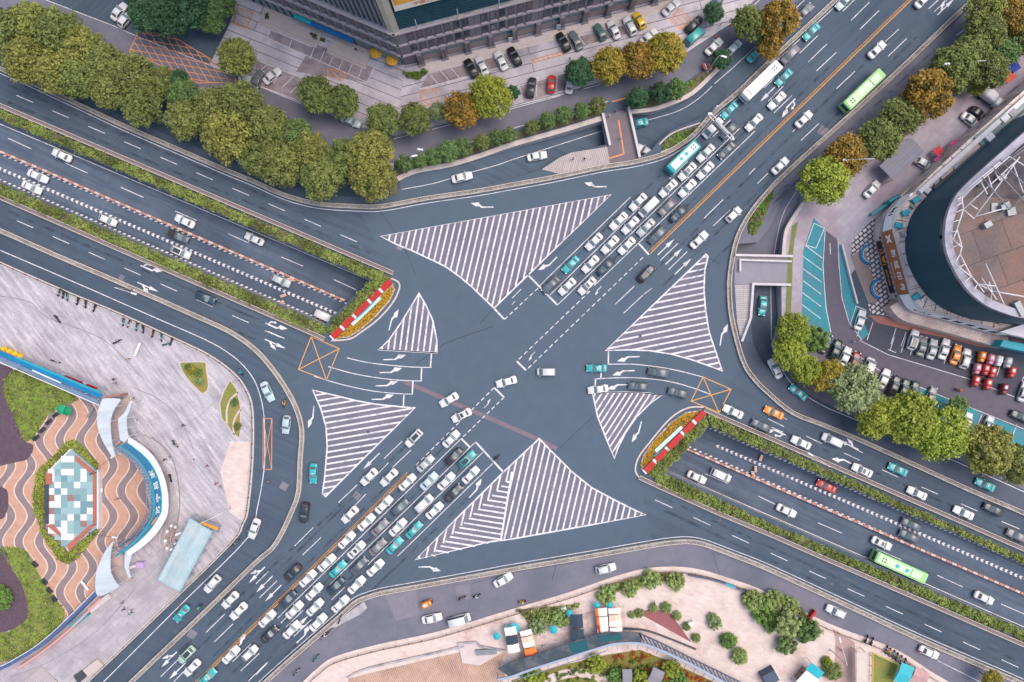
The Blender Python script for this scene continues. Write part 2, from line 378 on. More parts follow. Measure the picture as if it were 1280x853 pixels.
# ------------------------------------------------------------------ road polylines (photo coordinates at ground level)
F1 = [(-90, 44), (0, 86), (25, 97), (57, 112), (100, 132), (160, 160), (220, 186), (280, 212), (320, 228.5), (345, 240), (370, 249), (402, 256), (450, 259), (480, 258.5), (532, 249), (595, 240), (640, 232), (690, 223), (752, 210), (790, 204), (825, 195), (848, 183), (868, 168), (890, 143), (922, 116), (960, 79), (1045, 0), (1145, -93)]
F4 = [(-90, 250), (0, 288), (75, 321), (150, 353), (250, 397), (290, 416), (322, 439), (350, 473), (370, 508), (378, 538), (376, 575), (374, 613), (366, 638), (345, 680), (320, 703), (250, 771), (165, 852), (70, 945)]
F5 = [(235, 945), (332, 852), (402, 790), (425, 770), (445, 752), (462, 745), (480, 740), (525, 732), (580, 722), (640, 711), (740, 694), (815, 681), (840, 677.5), (860, 676.5), (880, 680), (915, 693), (960, 711), (1060, 757), (1150, 799), (1275, 853), (1370, 898)]
F6 = [(1315, -93), (1215, 0), (1110, 100), (987, 212), (958, 241), (935, 270), (920, 300), (912, 340), (911, 365), (913, 393), (920, 425), (930, 456), (943, 475), (960, 492), (990, 516), (1030, 532), (1085, 555), (1210, 612), (1280, 642), (1370, 684)]
kerbL = [(-150, 262), (-90, 287), (0, 327), (75, 360), (150, 391), (225, 425), (262, 443), (290, 463), (307, 483), (317, 512), (317, 576), (311, 638), (305, 655), (290, 680), (205, 763), (112, 852), (10, 950)]
kerbB = [(285, 945), (377, 854), (395, 837), (418, 821), (475, 805), (545, 790), (640, 761.5), (715, 739), (770, 720), (815, 709.5), (865, 710), (915, 724), (960, 741), (1035, 779), (1120, 812), (1185, 852), (1330, 925)]
for nm in ('F1', 'F4', 'F5', 'F6', 'kerbL', 'kerbB'):
    globals()[nm+'w'] = WP(smooth(globals()[nm], 4))
z1, z2, z3, z4 = .004, .008, .013, .018
# service road tones
def tone(pts, m, z=z1):
    b = MB(); b.sheet(pts, z); return struct(b.build('service_road', m))
tone(F5w+list(reversed(kerbBw)), ASPS)
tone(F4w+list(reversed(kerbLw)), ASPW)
topU = [(-40, -42), (57, 0), (170, 45), (262, 82), (320, 106), (370, 125), (457, 161), (492, 172), (537, 161), (640, 135), (700, 119), (730, 110), (795, 92), (855, 67), (890, 46), (920, 25), (1000, -55)]
topL = [(1070, -55), (985, 10), (930, 55), (890, 80), (857, 103), (820, 118), (782, 124), (760, 128), (700, 146), (640, 163), (560, 189), (495, 203), (440, 195), (330, 150), (240, 112), (120, 62), (0, 12), (-70, -15)]
tone(WP(topU)+WP(topL), ASPS)
tone(WP([(-90, 34), (0, 74), (160, 148), (320, 216), (402, 244), (470, 248), (500, 236), (500, 206), (440, 202), (330, 158), (240, 120), (120, 70), (0, 20), (-90, -18)]), mat('asphalt_lane_teal', lin(62, 76, 88), lin(70, 84, 96), .6, .9, fine=(20, .3)))
tone(WP([(1215, 8), (1315, -85), (1420, -85), (1300, 24), (1230, 92), (1110, 188), (1040, 222), (1003, 252), (1003, 226), (981, 232), (973, 262), (962, 285), (948, 303), (921, 305), (922, 298), (937, 271), (960, 243), (1112, 102)]), ASPS)
tone(WP([(923, 426), (941, 428), (952, 452), (974, 474), (985, 470), (1005, 493), (1060, 521), (1110, 541), (1197, 578), (1280, 615), (1370, 655), (1370, 680), (1280, 639), (1210, 609), (1085, 552), (1030, 529), (992, 514), (962, 490), (945, 473), (932, 455)]), ASPD)
tone(WP([(1032, 288), (1047, 300), (1049, 335), (1051, 365), (1060, 398), (1077, 425), (1110, 443), (1210, 473), (1280, 502), (1380, 545), (1380, 582), (1280, 537), (1185, 499), (1100, 463), (1060, 440), (1040, 416), (1035, 393), (1030, 338)]), mat('asphalt_lot_road', lin(92, 86, 98), lin(100, 94, 106), .6, .9, fine=(20, .3)))
tone(WP([(1060, 398), (1075, 399), (1097, 404), (1140, 414), (1190, 424), (1225, 434), (1280, 450), (1380, 480), (1380, 545), (1280, 502), (1210, 473), (1110, 443), (1077, 425)]), mat('asphalt_lot', lin(70, 70, 82), lin(78, 78, 90), .6, .9, fine=(20, .3)))
# carriageways resurfaced apart from the junction
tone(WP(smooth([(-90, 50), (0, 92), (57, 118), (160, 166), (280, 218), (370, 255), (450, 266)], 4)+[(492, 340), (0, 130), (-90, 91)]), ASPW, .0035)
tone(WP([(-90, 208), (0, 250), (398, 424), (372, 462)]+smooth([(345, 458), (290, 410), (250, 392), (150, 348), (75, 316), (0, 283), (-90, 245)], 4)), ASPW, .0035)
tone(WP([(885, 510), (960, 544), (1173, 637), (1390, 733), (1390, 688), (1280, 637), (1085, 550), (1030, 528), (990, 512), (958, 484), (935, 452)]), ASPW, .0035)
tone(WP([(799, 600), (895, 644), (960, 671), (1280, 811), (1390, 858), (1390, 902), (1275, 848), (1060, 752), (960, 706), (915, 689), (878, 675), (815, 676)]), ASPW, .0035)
# paved areas
def pave(name, pts, m, z=.12, kerb=KERB):
    b = MB(); b.prism(pts, -.02, z, 0, 1); return struct(b.build(name, [kerb, m]))
pave('plaza', kerbLw+WP([(-330, 1180), (-330, 200)]), PLAZA)
pave('plaza', kerbBw+WP([(1400, 1180), (180, 1180)]), PINKP)
b = MB(); b.strip(offset(kerbLw, -.35), .7, .128, 0); b.strip(offset(kerbBw, -.9), .3, .128, 0); struct(b.build('kerb', KERB))
BAYS = mat('bay_pavers', lin(142, 130, 134), lin(164, 150, 154), .7, .9, c3=lin(120, 106, 110), s3=.3, fine=(5, .3))
def flat(name, pts, m, z): b = MB(); b.sheet(pts, z); return struct(b.build(name, m))
flat('parking_court', WP([(-330, -200), (497, -200), (508, 60), (495, 171), (457, 160), (370, 124), (320, 105), (262, 81), (288, 28), (296, 2), (260, -40), (-330, -190)]), GREYP, z2)
flat('parking_court', WP([(508, -200), (1100, -200), (1000, -58), (920, 24), (890, 45), (855, 66), (795, 91), (730, 109), (700, 118), (640, 134), (537, 160), (495, 171), (508, 60)]), GREYQ, z2)
flat('side_pavement', WP([(1300, 24), (1420, -85), (1600, -200), (1600, 300), (1100, 300), (1062, 345), (1047, 300), (1032, 288), (1017, 273), (1004, 313), (1002, 398), (985, 404), (977, 400), (977, 357.5), (989, 357.5), (989, 320), (981, 320), (983, 290), (990, 274), (1003, 253), (1040, 222), (1110, 188), (1230, 92)]), mat('side_paving', lin(176, 166, 176), lin(162, 154, 164), .5, .9, c3=lin(150, 132, 142), s3=.1, fine=(8, .2), brick=(2.5, 1.2, 44, lin(150, 142, 152), .03)), z2)
flat('tree_strip', WP([(985, 404), (1002, 398), (1037, 413), (1045, 427), (1060, 440), (1100, 464), (1185, 500), (1280, 538), (1380, 583), (1380, 652), (1280, 612), (1197, 575), (1110, 539), (1060, 518), (1005, 490), (985, 468), (974, 452), (968, 431), (977, 404)]), mat('strip_paving', lin(104, 98, 108), lin(126, 118, 126), .4, .95, fine=(8, .3)), z2)
flat('parking_bays', WP([(1017, 273), (1032, 287), (1029, 313), (1031, 360), (1035, 393), (1039, 416), (1020, 412), (1002, 398), (1004, 313), (1008, 303)]), TEAL, .0105)
flat('parking_bays', WP([(1047, 302), (1049, 335), (1051, 365), (1060, 398), (1077, 425), (1086, 418), (1069, 378), (1061, 348), (1052, 312)]), TEAL, .0105)
flat('parking_bays', WP([(1150, 484), (1185, 499), (1228, 517), (1216, 541), (1172, 522), (1150, 520)]), TEAL, .0105)
flat('parking_bays', WP([(1245, 524), (1290, 543), (1275, 566), (1258, 560), (1262, 548), (1240, 540)]), TEAL, .0105)
flat('brown_forecourt', WP([(1063, 322), (1080, 308), (1098, 372), (1095, 380), (1085, 378)]), mat('forecourt', lin(150, 132, 126), lin(140, 124, 120), .5, .9), .016)
flat('triangle_paving', WP([(1066, 300), (1090, 275), (1104, 270), (1100, 290), (1098, 310), (1108, 345), (1120, 380), (1150, 396), (1120, 397), (1088, 392), (1085, 380), (1095, 380), (1098, 372), (1080, 308), (1063, 322)]), mat('triangle_tiles', lin(222, 208, 202), lin(206, 192, 188), .5, .9, brick=(1.2, .9, 40, lin(78, 72, 84), .16)), .02)
flat('red_paving', WP([(1086, 394), (1120, 398), (1190, 416), (1260, 436), (1225, 434), (1190, 424), (1140, 414), (1097, 404)]), mat('red_pavers', lin(166, 112, 100), lin(150, 100, 92), .6, .9), .016)
flat('lawn_strip', WP([(990, 283), (998, 276), (993, 300), (991, 320), (990, 360), (988, 402), (981, 405), (983, 360), (985, 320)]), mat('verge_turf', lin(106, 114, 68), lin(120, 124, 80), .8, .95, fine=(5, .4)), .016)
for q in ([(370, 90), (392, 54), (467, 85), (458, 103)], [(334, 47), (338, 38), (395, 62), (388, 72)], [(320, 75), (376, 98), (374, 128), (320, 105)], [(535, 93), (640, 66), (646, 78), (525, 111)], [(717, 48), (803, 26), (811, 36), (730, 58)], [(650, 107), (708, 91), (708, 112), (655, 128)]): flat('parking_bays', WP(q), BAYS, .0092+q[0][0]*4e-6)
# brick triangles, islands
for nm, pts, m in (('brick_paving', [(677, 212), (700, 197), (714, 191), (759, 184), (762, 205), (740, 211), (700, 218)], BRICKP), ('brick_paving', [(918, 356), (939, 356), (937, 395), (926, 426), (921, 402)], BRICKQ), ('traffic_island', [(407, 786), (455, 752), (459, 760), (452, 767), (420, 784)], CONC)):
    pave(nm, WP(pts), m)
flat('bridge_deck', WP([(754, 143), (787, 137), (799, 198), (762, 205)]), mat('deck_paving', lin(110, 100, 108), lin(122, 112, 118), .5, .9, fine=(10, .2)), z2)
flat('bridge_deck', WP([(919, 320), (988, 321), (988, 356.5), (940, 356), (918, 355)]), mat('deck_asphalt', lin(134, 130, 140), lin(142, 138, 148), .5, .9, fine=(10, .2)), z2)

# ------------------------------------------------------------------ paint
class Paint:
    def __init__(s): s.b = MB()
    def line(s, pts, w=.15, z=z3, sl=None, cl=False):
        if sl is None: s.b.strip(WP(pts), w, z, closed=cl)
        else: s.b.strip([sl.px(*p)[:2] for p in pts], w, lambda x, y: sl(x, y)+.012)
    def dash(s, a, b, n, frac=.47, w=.15, sl=None):
        """n dashes, the first starting at a and the last one's period ending at b"""
        for i in range(n):
            t0, t1 = i/n, (i+frac)/n
            s.line([(a[0]+(b[0]-a[0])*t0, a[1]+(b[1]-a[1])*t0), (a[0]+(b[0]-a[0])*t1, a[1]+(b[1]-a[1])*t1)], w, sl=sl)
    def segs(s, ox, oy, L, w=.15, sl=None, f=4.0):
        for x1, y1, x2, y2 in L: s.line(T(ox, oy, [(x1, y1), (x2, y2)], f), w, sl=sl)
    def done(s, name, m=None): return struct(s.b.build(name, m or PAINT))
def hatch(poly, d, step, w, z=z3, phase=0.0):
    """stripes along direction d (photo px) clipped to the polygon"""
    p = WP(poly); dx, dy = d[0], -d[1]; l = math.hypot(dx, dy); dx, dy = dx/l, dy/l; nx, ny = -dy, dx
    hs = [q[0]*nx+q[1]*ny for q in p]; out = []
    h = min(hs)+step*(.5+phase)
    while h < max(hs):
        xs = []
        for i in range(len(p)):
            h1, h2 = hs[i], hs[(i+1) % len(p)]
            if (h1 > h) != (h2 > h):
                t = (h-h1)/(h2-h1); a, b = p[i], p[(i+1) % len(p)]
                x, y = a[0]+(b[0]-a[0])*t, a[1]+(b[1]-a[1])*t; xs.append(x*dx+y*dy)
        xs.sort()
        for i in range(0, len(xs)-1, 2):
            if xs[i+1]-xs[i] > .5: out.append([(h*nx+xs[i]*dx, h*ny+xs[i]*dy), (h*nx+xs[i+1]*dx, h*ny+xs[i+1]*dy)])
        h += step
    return out
def island(poly, d, step, w=.37, phase=0, extra=None):
    b = MB(); b.sheet(WP(poly), z1+.002, 1); b.strip(WP(poly), .32, z3, 0, closed=True)
    for s in hatch(poly, d, step*G, w, phase=phase): b.strip(s, w, z3-.002, 0)
    if extra: extra(b)
    return struct(b.build('hatched_marking', [PAINT, ASPH2]))
H1 = [(475.5, 295.5), (764, 243.5), (660, 344), (617.5, 385.5), (590, 359), (575, 346.5), (560, 335.5), (548, 329), (535, 323), (515, 313.5), (495, 305.5)]
island(H1, (-.235, 1), 7.6)
island([(523.8, 366.8), (532.5, 382), (541, 400.5), (546, 425), (546, 441), (473.8, 437), (486, 425.5), (500, 405.5), (512.5, 385.5)], (-.13, 1), 7.4)
island([(390.8, 487.8), (420, 494.8), (445, 501), (470, 505.5), (504, 509), (519, 509.8), (460, 568), (407, 621), (403, 617), (406, 596), (409, 558.5), (407.5, 533.5), (401, 511)], (1, -.17), 7.25)
island([(882.5, 318), (885, 321), (881, 338), (880, 363), (882, 388), (886, 413), (890, 426), (903, 464), (885, 457), (865, 450), (840, 443), (812, 438.5), (785, 437.5), (757, 438.5), (820, 378)], (1, -.2), 7.4)
island([(740.8, 492), (757, 491), (780, 490.5), (808, 491.5), (827.5, 494), (812, 505), (795, 522), (782, 541), (772, 561), (768, 573.5), (758, 549), (747, 521)], (-.55, .85), 6.4)
# big lower island: stripes right of the spine, chevrons left of it
H6 = [(674, 548.5), (690, 565), (715, 590), (740, 610), (765, 623.5), (795, 638.5), (807.5, 643.8), (730, 658), (640, 674), (612, 677.5), (519, 700), (576, 643), (629, 590.6)]
sp_t, sp_b = (634, 630), (626, 676)
b = MB(); b.sheet(WP(H6), z1+.002, 1); b.strip(WP(H6), .32, z3, 0, closed=True)
right = [(674, 548.5), (690, 565), (715, 590), (740, 610), (765, 623.5), (795, 638.5), (807.5, 643.8), (730, 658), (640, 674), sp_b, (638, 605), (641, 579)]
left_b = [(519, 700), (629, 590.6), (641, 579), (640, 593), (529, 699)]
left_a = [(529, 699), (640, 593), (634, 630), sp_b, (612, 677.5)]
left_b = [(519, 700), (641, 579), (640, 595), (536, 697)]; left_a = [(536, 697), (640, 595), sp_b, (612, 678.5)]
for s in hatch(right, (-.235, 1), 7.6*G, .42): b.strip(s, .37, z3-.002, 0)
for s in hatch(left_b, (-.235, 1), 8.4*G, .42): b.strip(s, .37, z3-.002, 0)
for s in hatch(left_a, (1, .16), 6.6*G, .42): b.strip(s, .37, z3-.004, 0)
b.strip(WP([(640, 590), sp_b]), .42, z3-.001, 0)
struct(b.build('hatched_marking', [PAINT, ASPH2]))

P = Paint()
# dashes of the carriageways
P.dash((20.5, 119.3), (470.5, 313), 10, .46)
P.dash((21, 276), (380, 434), 8, .46); P.line([(331, 413.5), (351, 422)], .15)
P.dash((819, 625), (1300, 847), 10, .44)
for s in ((10, 173, 39.5, 186.5), (81.3, 204, 110, 216.8), (150.8, 234.3, 179.3, 247), (219, 264, 246, 275.8), (285, 292.3, 311, 304), (351.5, 321.3, 379, 333), (417.5, 349.8, 445, 362.3)): P.line([s[:2], s[2:]], .16, sl=TL)
P.segs(640, 426, [(967, 666, 1078, 714)], .16, BR); P.segs(960, 640, [(250, 55, 370, 107), (543, 185, 667, 240), (846, 317, 975, 376), (1164, 460, 1290, 515)], .16, BR); P.segs(960, 426, [(-48, 778, 50, 825)], .16, BR)
P.segs(960, 426, [(0, 391, 80, 430), (0, 425, 75, 458), (190, 477, 268, 514), (380, 562, 458, 598), (570, 645, 652, 683), (768, 732, 850, 768), (965, 816, 1047, 852), (60, 375, 95, 395), (415, 530, 475, 562)])
P.segs(960, 640, [(1168, 48, 1258, 86)])
P.segs(640, 213, [(960, 240, 1055, 147), (1007, 278, 1092, 197), (1226, 67, 1280, 15), (1185, 22, 1215, -10), (740, 452, 830, 365), (783, 497, 876, 407), (517, 670, 611, 580), (558, 715, 654, 625), (660, 620, 700, 590), (0, 640, 45, 595), (0, 672, 14, 655)], .16)
P.segs(960, 0, [(585, 210, 654, 147), (600, 283, 694, 193), (342, 445, 435, 357), (165, 703, 255, 618), (122, 660, 150, 635), (415, 103, 506, 13), (460, 147, 555, 54), (373, 58, 437, -5), (158, 267, 250, 178), (200, 312, 295, 220), (242, 356, 342, 262), (803, 45, 857, -5), (830, 60, 895, 0), (0, 508, 76, 432), (30, 565, 120, 478), (-20, 440, 30, 392), (940, 180, 995, 140)], .16)
P.segs(320, 426, [(640, 590, 732, 502), (682, 635, 775, 547), (575, 700, 663, 610), (412, 810, 507, 720), (470, 850, 550, 767)], .16)
P.segs(320, 640, [(192, 172, 287, 78), (233, 216, 325, 128), (0, 360, 62, 297), (17, 430, 105, 345), (0, 815, 58, 755)], .16)
P.segs(0, 640, [(1030, 603, 1123, 512), (1072, 650, 1165, 560), (803, 825, 905, 725), (850, 870, 945, 770)], .16)
# queue lane lines, stop lines, guide dashes
for s in ((674.7, 357.2, 788, 246.6), (686.9, 369.4, 802.5, 256.6), (696.8, 381.6, 924.7, 160.6), (743, 357, 943.4, 164.4), (837, 223.8, 859.7, 202), (891, 171, 913.4, 149.8),
          (576.6, 548.4, 347, 773), (594.4, 552.6, 412, 731), (603.8, 565.3, 460, 706), (616, 579.4, 497, 695.4), (414.7, 749.7, 430.6, 734.3), (351, 779, 359, 771), (357.5, 784, 379, 763), (367.4, 795.6, 389.4, 774.4), (290, 828, 313.8, 805), (300.7, 839, 324.3, 816.8), (310.6, 851.4, 334.4, 828)):
    P.line([s[:2], s[2:]], .16)
for s in ((659.7, 343.5, 696.8, 381.6), (798.4, 304.4, 811, 318.4), (576.6, 548.4, 586.9, 558.8), (594.4, 552.6, 629.4, 590.6), (646, 451.8, 657.5, 463), (617.8, 484.7, 630, 496.9), (617.5, 385.5, 630, 399)): P.line([s[:2], s[2:]], .4)
for s, n in (((737.5, 364, 646, 451.8), 14), ((803.8, 321.8, 657.5, 463), 22), ((672.5, 360.5, 628, 402), 7), ((617.8, 484.7, 517.5, 584), 16), ((630, 496.9, 576.6, 548.4), 9)): P.dash(s[:2], s[2:], n, .6, .2)
# left-turn pockets
for pts in (T(320, 426, [(455, 86), (560, 110), (680, 124), (780, 132), (878, 134)]), T(320, 426, [(360, 130), (480, 163), (600, 185), (720, 198), (828, 202)]), T(320, 426, [(290, 178), (420, 217), (560, 248), (680, 263), (782, 268)]), T(640, 426, [(478, 118), (600, 118), (720, 130), (830, 150), (955, 182)]), T(640, 426, [(412, 192), (520, 186), (640, 187), (780, 203), (900, 235), (990, 268)]), T(640, 426, [(408, 265), (520, 259), (650, 262), (750, 272)])):
    P.line(smooth(pts, 4), .18)
P.segs(320, 426, [(878, 62, 872, 134), (828, 134, 826, 202), (785, 203, 781, 268), (740, 265, 737, 330), (610, 45, 905, 62)], .3); P.segs(640, 426, [(482, 52, 482, 118), (446, 160, 444, 190), (418, 192, 416, 225)], .3)
# solid edge lines beside kerbs and medians
for pts, o in ((F1w, -.95), (F5w, .95)): P.b.strip(offset(pts, o), .14, z3)
wl = WP(smooth([(-90, 275), (0, 313), (100, 356), (200, 400), (257, 425), (285, 441), (305, 458), (320, 480), (329, 512), (331, 550), (330, 588), (321, 638), (310, 672), (230, 752), (130, 852), (40, 940)], 4)); P.b.strip(wl, .18, z3)
P.line(smooth([(965, 431), (969, 442), (977, 461), (988, 478), (1005, 493), (1030, 508), (1060, 521), (1110, 541), (1197, 578), (1280, 615), (1370, 655)], 4), .16, z=.014)
P.line([(1172, 826), (1220, 850), (1300, 890)], .15)
P.line(smooth([(502, 237), (540, 230), (564, 223)], 4), .14); P.line(smooth([(567, 222), (580, 218), (620, 207), (640, 200), (690, 184), (752, 164)], 4), .14, sl=RA)
P.line(smooth([(797, 153), (815, 149), (850, 138), (875, 122), (890, 108)], 4), .14, sl=RB); P.line([(893, 105), (915, 86), (945, 58), (1010, -4)], .14)
P.line(smooth([(967, 348), (968, 315), (978, 270), (995, 240)], 4), .12, sl=RC); P.line([(963.5, 358), (964, 400), (964, 425)], .12, sl=RD)
for pts in ([(57, 0), (143, 33), (170, 45), (210, 61)], [(223, 66), (280, 89)], [(320, 106), (370, 125), (457, 161)], [(492, 174), (537, 162)], [(540, 162), (640, 136)], [(690, 122), (730, 111)], [(855, 67), (920, 25), (950, 0)], [(700, 120), (640, 136)], [(495, 200), (560, 187), (650, 158), (760, 127)], [(143, 127), (158, 134)], [(200, 151), (220, 160)]): P.line(pts, .14)
# sunken roads: edge lines and dragon-tooth lines
P.line([(-100, 113), (463, 351)], .16, sl=TL); P.line([(833, 588), (1390, 832)], .16, sl=BR)
b = P.b
def teeth(sl, a, c, double, step=1.15):
    A, B = sl.px(*a)[:2], sl.px(*c)[:2]
    for x, y, an in walk([A, B], step):
        for sgn in ((1, -1) if double else (1,)):
            ux, uy = math.cos(an), math.sin(an); nx, ny = -uy*sgn, ux*sgn
            q = [(x-nx*.06, y-ny*.06), (x+ux*.6, y+uy*.6), (x+ux*.85+nx*.34, y+uy*.85+ny*.34), (x+ux*.3+nx*.34, y+uy*.3+ny*.34)]
            b.add([(u, v, sl(u, v)+.014) for u, v in ccw(q)], [(0, 1, 2, 3)])
teeth(TL, (-100, 168), (420, 392), True); teeth(TL, (-100, 182), (404, 402), False)
teeth(BR, (895, 557), (1390, 771), True); teeth(BR, (886, 536), (1390, 754), False)
teeth(TL, (-100, 150), (432, 380), False, 1.3); teeth(BR, (860, 559), (1390, 793), False, 1.3)
# parking bays
P.segs(320, 0, [(55, 190, 555, 412), (75, 150, 55, 190), (180, 200, 165, 240), (300, 215, 270, 295), (343, 255, 317, 315), (390, 275, 363, 335), (438, 290, 413, 350), (487, 310, 460, 370), (540, 318, 510, 390), (592, 335, 557, 412), (75, 150, 300, 240), (0, 300, 225, 390), (0, 425, 225, 520), (55, 325, 5, 370), (135, 365, 85, 415), (190, 380, 130, 440), (225, 415, 170, 465), (780, 415, 820, 445), (820, 445, 1280, 330), (870, 375, 915, 425), (920, 350, 970, 410), (968, 335, 1022, 395)], .14)
P.segs(600, 0, [(75, 475, 290, 420), (140, 355, 215, 440), (635, 215, 705, 305), (580, 340, 1125, 190), (925, 135, 1000, 235), (250, 575, 580, 485), (380, 540, 375, 645), (455, 520, 448, 610), (515, 505, 510, 610), (580, 485, 578, 605), (165, 725, 800, 565), (1090, 150, 1125, 195), (705, 305, 590, 335)], .14, f=5.333)
P.segs(960, 213, [(230, 265, 282, 290), (282, 290, 240, 390), (240, 390, 190, 375), (190, 375, 230, 265), (175, 430, 270, 500), (175, 492, 268, 560), (175, 552, 266, 620), (172, 612, 266, 682), (170, 672, 264, 742), (185, 375, 272, 440), (350, 345, 355, 480), (355, 480, 370, 640), (370, 640, 405, 760), (405, 760, 470, 850), (286, 300, 275, 480), (275, 480, 290, 690), (290, 690, 315, 810), (410, 775, 440, 680), (440, 680, 490, 700), (490, 700, 445, 830), (525, 760, 495, 850), (640, 790, 615, 870), (690, 810, 665, 880), (310, 365, 312, 420)], .14)
P.segs(960, 426, [(460, 0, 600, 70), (600, 70, 1000, 190), (1000, 190, 1300, 308), (340, 0, 560, 150), (560, 150, 900, 290), (900, 290, 1300, 450), (610, 50, 632, -20), (665, 60, 690, -20), (712, 70, 735, 0), (775, 85, 800, 10), (822, 98, 845, 20), (880, 115, 905, 40), (928, 125, 950, 60), (985, 135, 1005, 70), (1145, 175, 1165, 110), (1250, 275, 1278, 180), (1000, 455, 1030, 465), (1030, 465, 1070, 370), (1070, 465, 1110, 380), (1225, 470, 1245, 420), (600, 45, 640, 60)], .14)
P.done('lane_marking')

def arrow(b, px, py, hd, kind='s', ln=5.2, z=z4):
    cx, cy = W(px, py); c, s = math.cos(math.radians(hd)), math.sin(math.radians(hd)); k = ln/5.6
    polys = []
    if kind in 'slrb':
        if kind == 's': polys = [[(-2.8, -.13), (.4, -.13), (.4, .13), (-2.8, .13)], [(.4, -.5), (2.8, 0), (.4, .5)]]
        else:
            g = -1 if kind == 'r' else 1
            polys = [[(-2.8, -.13), (.1, -.2), (.9, .22), (.2, .22), (-.2, .12), (-2.8, .13)], [(.1, -.2), (1.3, .45), (.75, .8), (-.1, .15)], [(.75, 1.12), (.55, .35), (1.45, .1), (2.7, .95)]]
            polys = [[(x, y*g) for x, y in p] for p in polys]
    elif kind in 'LR':
        g = -1 if kind == 'R' else 1
        polys = [[(-2.8, -.13), (.4, -.13), (.4, .13), (-2.8, .13)], [(.4, -.45), (2.8, 0), (.4, .45)], [(-1.6, .1), (-.9, .1), (-.1, .75), (-.6, .95)], [(-.85, 1.1), (-.1, .35), (.9, 1.35)]]
        polys = [[(x, y*g) for x, y in p] for p in polys]
    elif kind == 'U':
        polys = [[(-2.8, -.13), (.1, -.2), (.9, .22), (-.2, .2), (-2.8, .13)], [(.75, 1.1), (.3, .35), (1.45, .1), (2.7, .95)], [(-2.2, .12), (-1.9, .12), (-1.5, .8), (-1.8, .9)], [(-1.8, .62), (-.9, .95), (-.9, 1.2), (-1.9, .95)], [(-.9, .7), (-.2, 1.05), (-.9, 1.5)]]
    for i, p in enumerate(polys):
        q = ccw([(cx+(x*c-y*s)*k, cy+(x*s+y*c)*k) for x, y in p]); b.add([(x, y, z+i*.002) for x, y in q], [tuple(range(len(q)))])
b = MB()
for a in ((602.5, 259, 180, 'r'), (744, 233.5, 180, 'r'), (537.5, 709, 0, 'r'), (490, 399, 75, 'r'), (798, 541, 255, 'r'), (493.8, 449.3, 2, 'l'), (489, 465.5, 2, 'l'), (484, 482, 2, 'l'), (479, 499, 2, 'l'), (785, 446.5, 182, 'l'), (779, 464, 182, 'l'), (772, 481.5, 182, 'l'), (391, 522, 265, 'r'), (902.5, 418, 80, 'r'), (464, 577, 225, 's'), (596, 612, 47, 'l'), (832.5, 309, 44, 's'), (842.5, 320.5, 44, 's'), (854, 333, 44, 's'), (686, 331.7, 225, 'r'),
          (189, 338, -24, 'U'), (185, 359, -24, 'R'), (345, 410, -24, 'U'), (344, 430, -24, 'R'), (321, 719, 225, 'R'), (330.5, 730.5, 225, 's'), (341.5, 741.7, 225, 's'), (211, 825, 225, 'R'), (221.6, 839, 225, 's'), (381, 794, 44, 'l'), (301, 804.6, 44, 'l'), (960.6, 117, 225, 's'), (984, 134, 225, 'U'), (1182, 9, 44, 'L'), (969, 538, 155, 'U'), (1060, 556, 155, 'R'), (1054, 575, 155, 'l'), (375, 780, 44, 'R')): arrow(b, *a)
for a in ((747, 363, 225, 'l'), (664, 445, 225, 'l'), (610, 505, 45, 'l')): arrow(b, *a, ln=2.6)
struct(b.build('arrow_marking', PAINT))
# yellow, orange, weathered
P = Paint()
for o in (-.27, .27):
    for s in ((812, 316, 1235, -95), (510, 592, 150, 948)):
        P.b.strip(offset(WP([s[:2], s[2:]]), o), .16, z3)
for q in ([(389, 421), (424, 436), (408, 475), (373, 462)], [(878.8, 471.5), (913.8, 486.8), (898.8, 516), (864, 501.5)]):
    P.line(q, .2, cl=True); P.line([q[0], q[2]], .2, z=z3+.002); P.line([q[1], q[3]], .2, z=z3+.004)
P.done('yellow_marking', YEL)
P = Paint()
q = [(329, 523), (340, 523.5), (339.5, 587), (328.8, 587)]; P.line(q, .16, cl=True); P.line([q[0], q[2]], .12, z=z3+.002); P.line([q[1], q[3]], .12, z=z3+.004)
q = [(172, 41), (210, 42), (280, 84), (298, 103), (248, 104), (162, 64)]
P.line(q, .2, cl=True)
for d in ((1, .18), (.55, .9)):
    for s in hatch(q, d, 1.35, .1): P.b.strip(s, .16, z3+.002*(d[0] > .9))
for q in ([(297, 10), (317, 16), (308, 36), (291, 29)], [(410, 85), (432, 93), (428, 101), (409, 95)], [(525, 114), (544, 111), (548, 128), (527, 134)], [(838, 25), (848, 11), (864, 24), (852, 38)], [(664, 75), (705, 64), (706, 68), (665, 79)]):
    P.line(q, .22, cl=True)
    for s in hatch(q, (.7, .7), 1.0, .1): P.b.strip(s, .2, z3)
P.segs(640, 0, [(533, 600, 560, 770), (560, 770, 480, 795), (470, 730, 485, 800), (500, 510, 575, 490)], .3, f=4)
P.done('orange_marking', ORG)
P = Paint(); P.line([(505, 477), (540, 492), (672, 549), (696, 561)], .95, z=z1+.004); P.done('resurfaced_strip', mat('brown_patch', lin(126, 110, 118), lin(114, 100, 110), .8, .9))
b = MB()
for px, py, r in ((446, 620, 4.5), (355, 608, 5), (240, 793, 5.5), (152, 347, 3.2), (500, 309, 4), (1029, 164, 6)): b.sheet([W(px+r*c, py+r*s) for c, s in ((1.3, -.3), (.3, 1.3), (-1.3, .3), (-.3, -1.3))], z1+.006)
for q in ([(480, 741), (520, 735), (524, 769), (495, 776)], [(500, 742), (512, 740), (524, 770), (512, 772)], [(569, 733), (586, 730), (590, 748), (572, 750)]): b.sheet(WP(q), .0145+.001*q[0][0]/500)
struct(b.build('road_patch', mat('patch_grey', lin(128, 124, 134), lin(116, 112, 124), .8, .9, fine=(10, .3))))
b = MB()
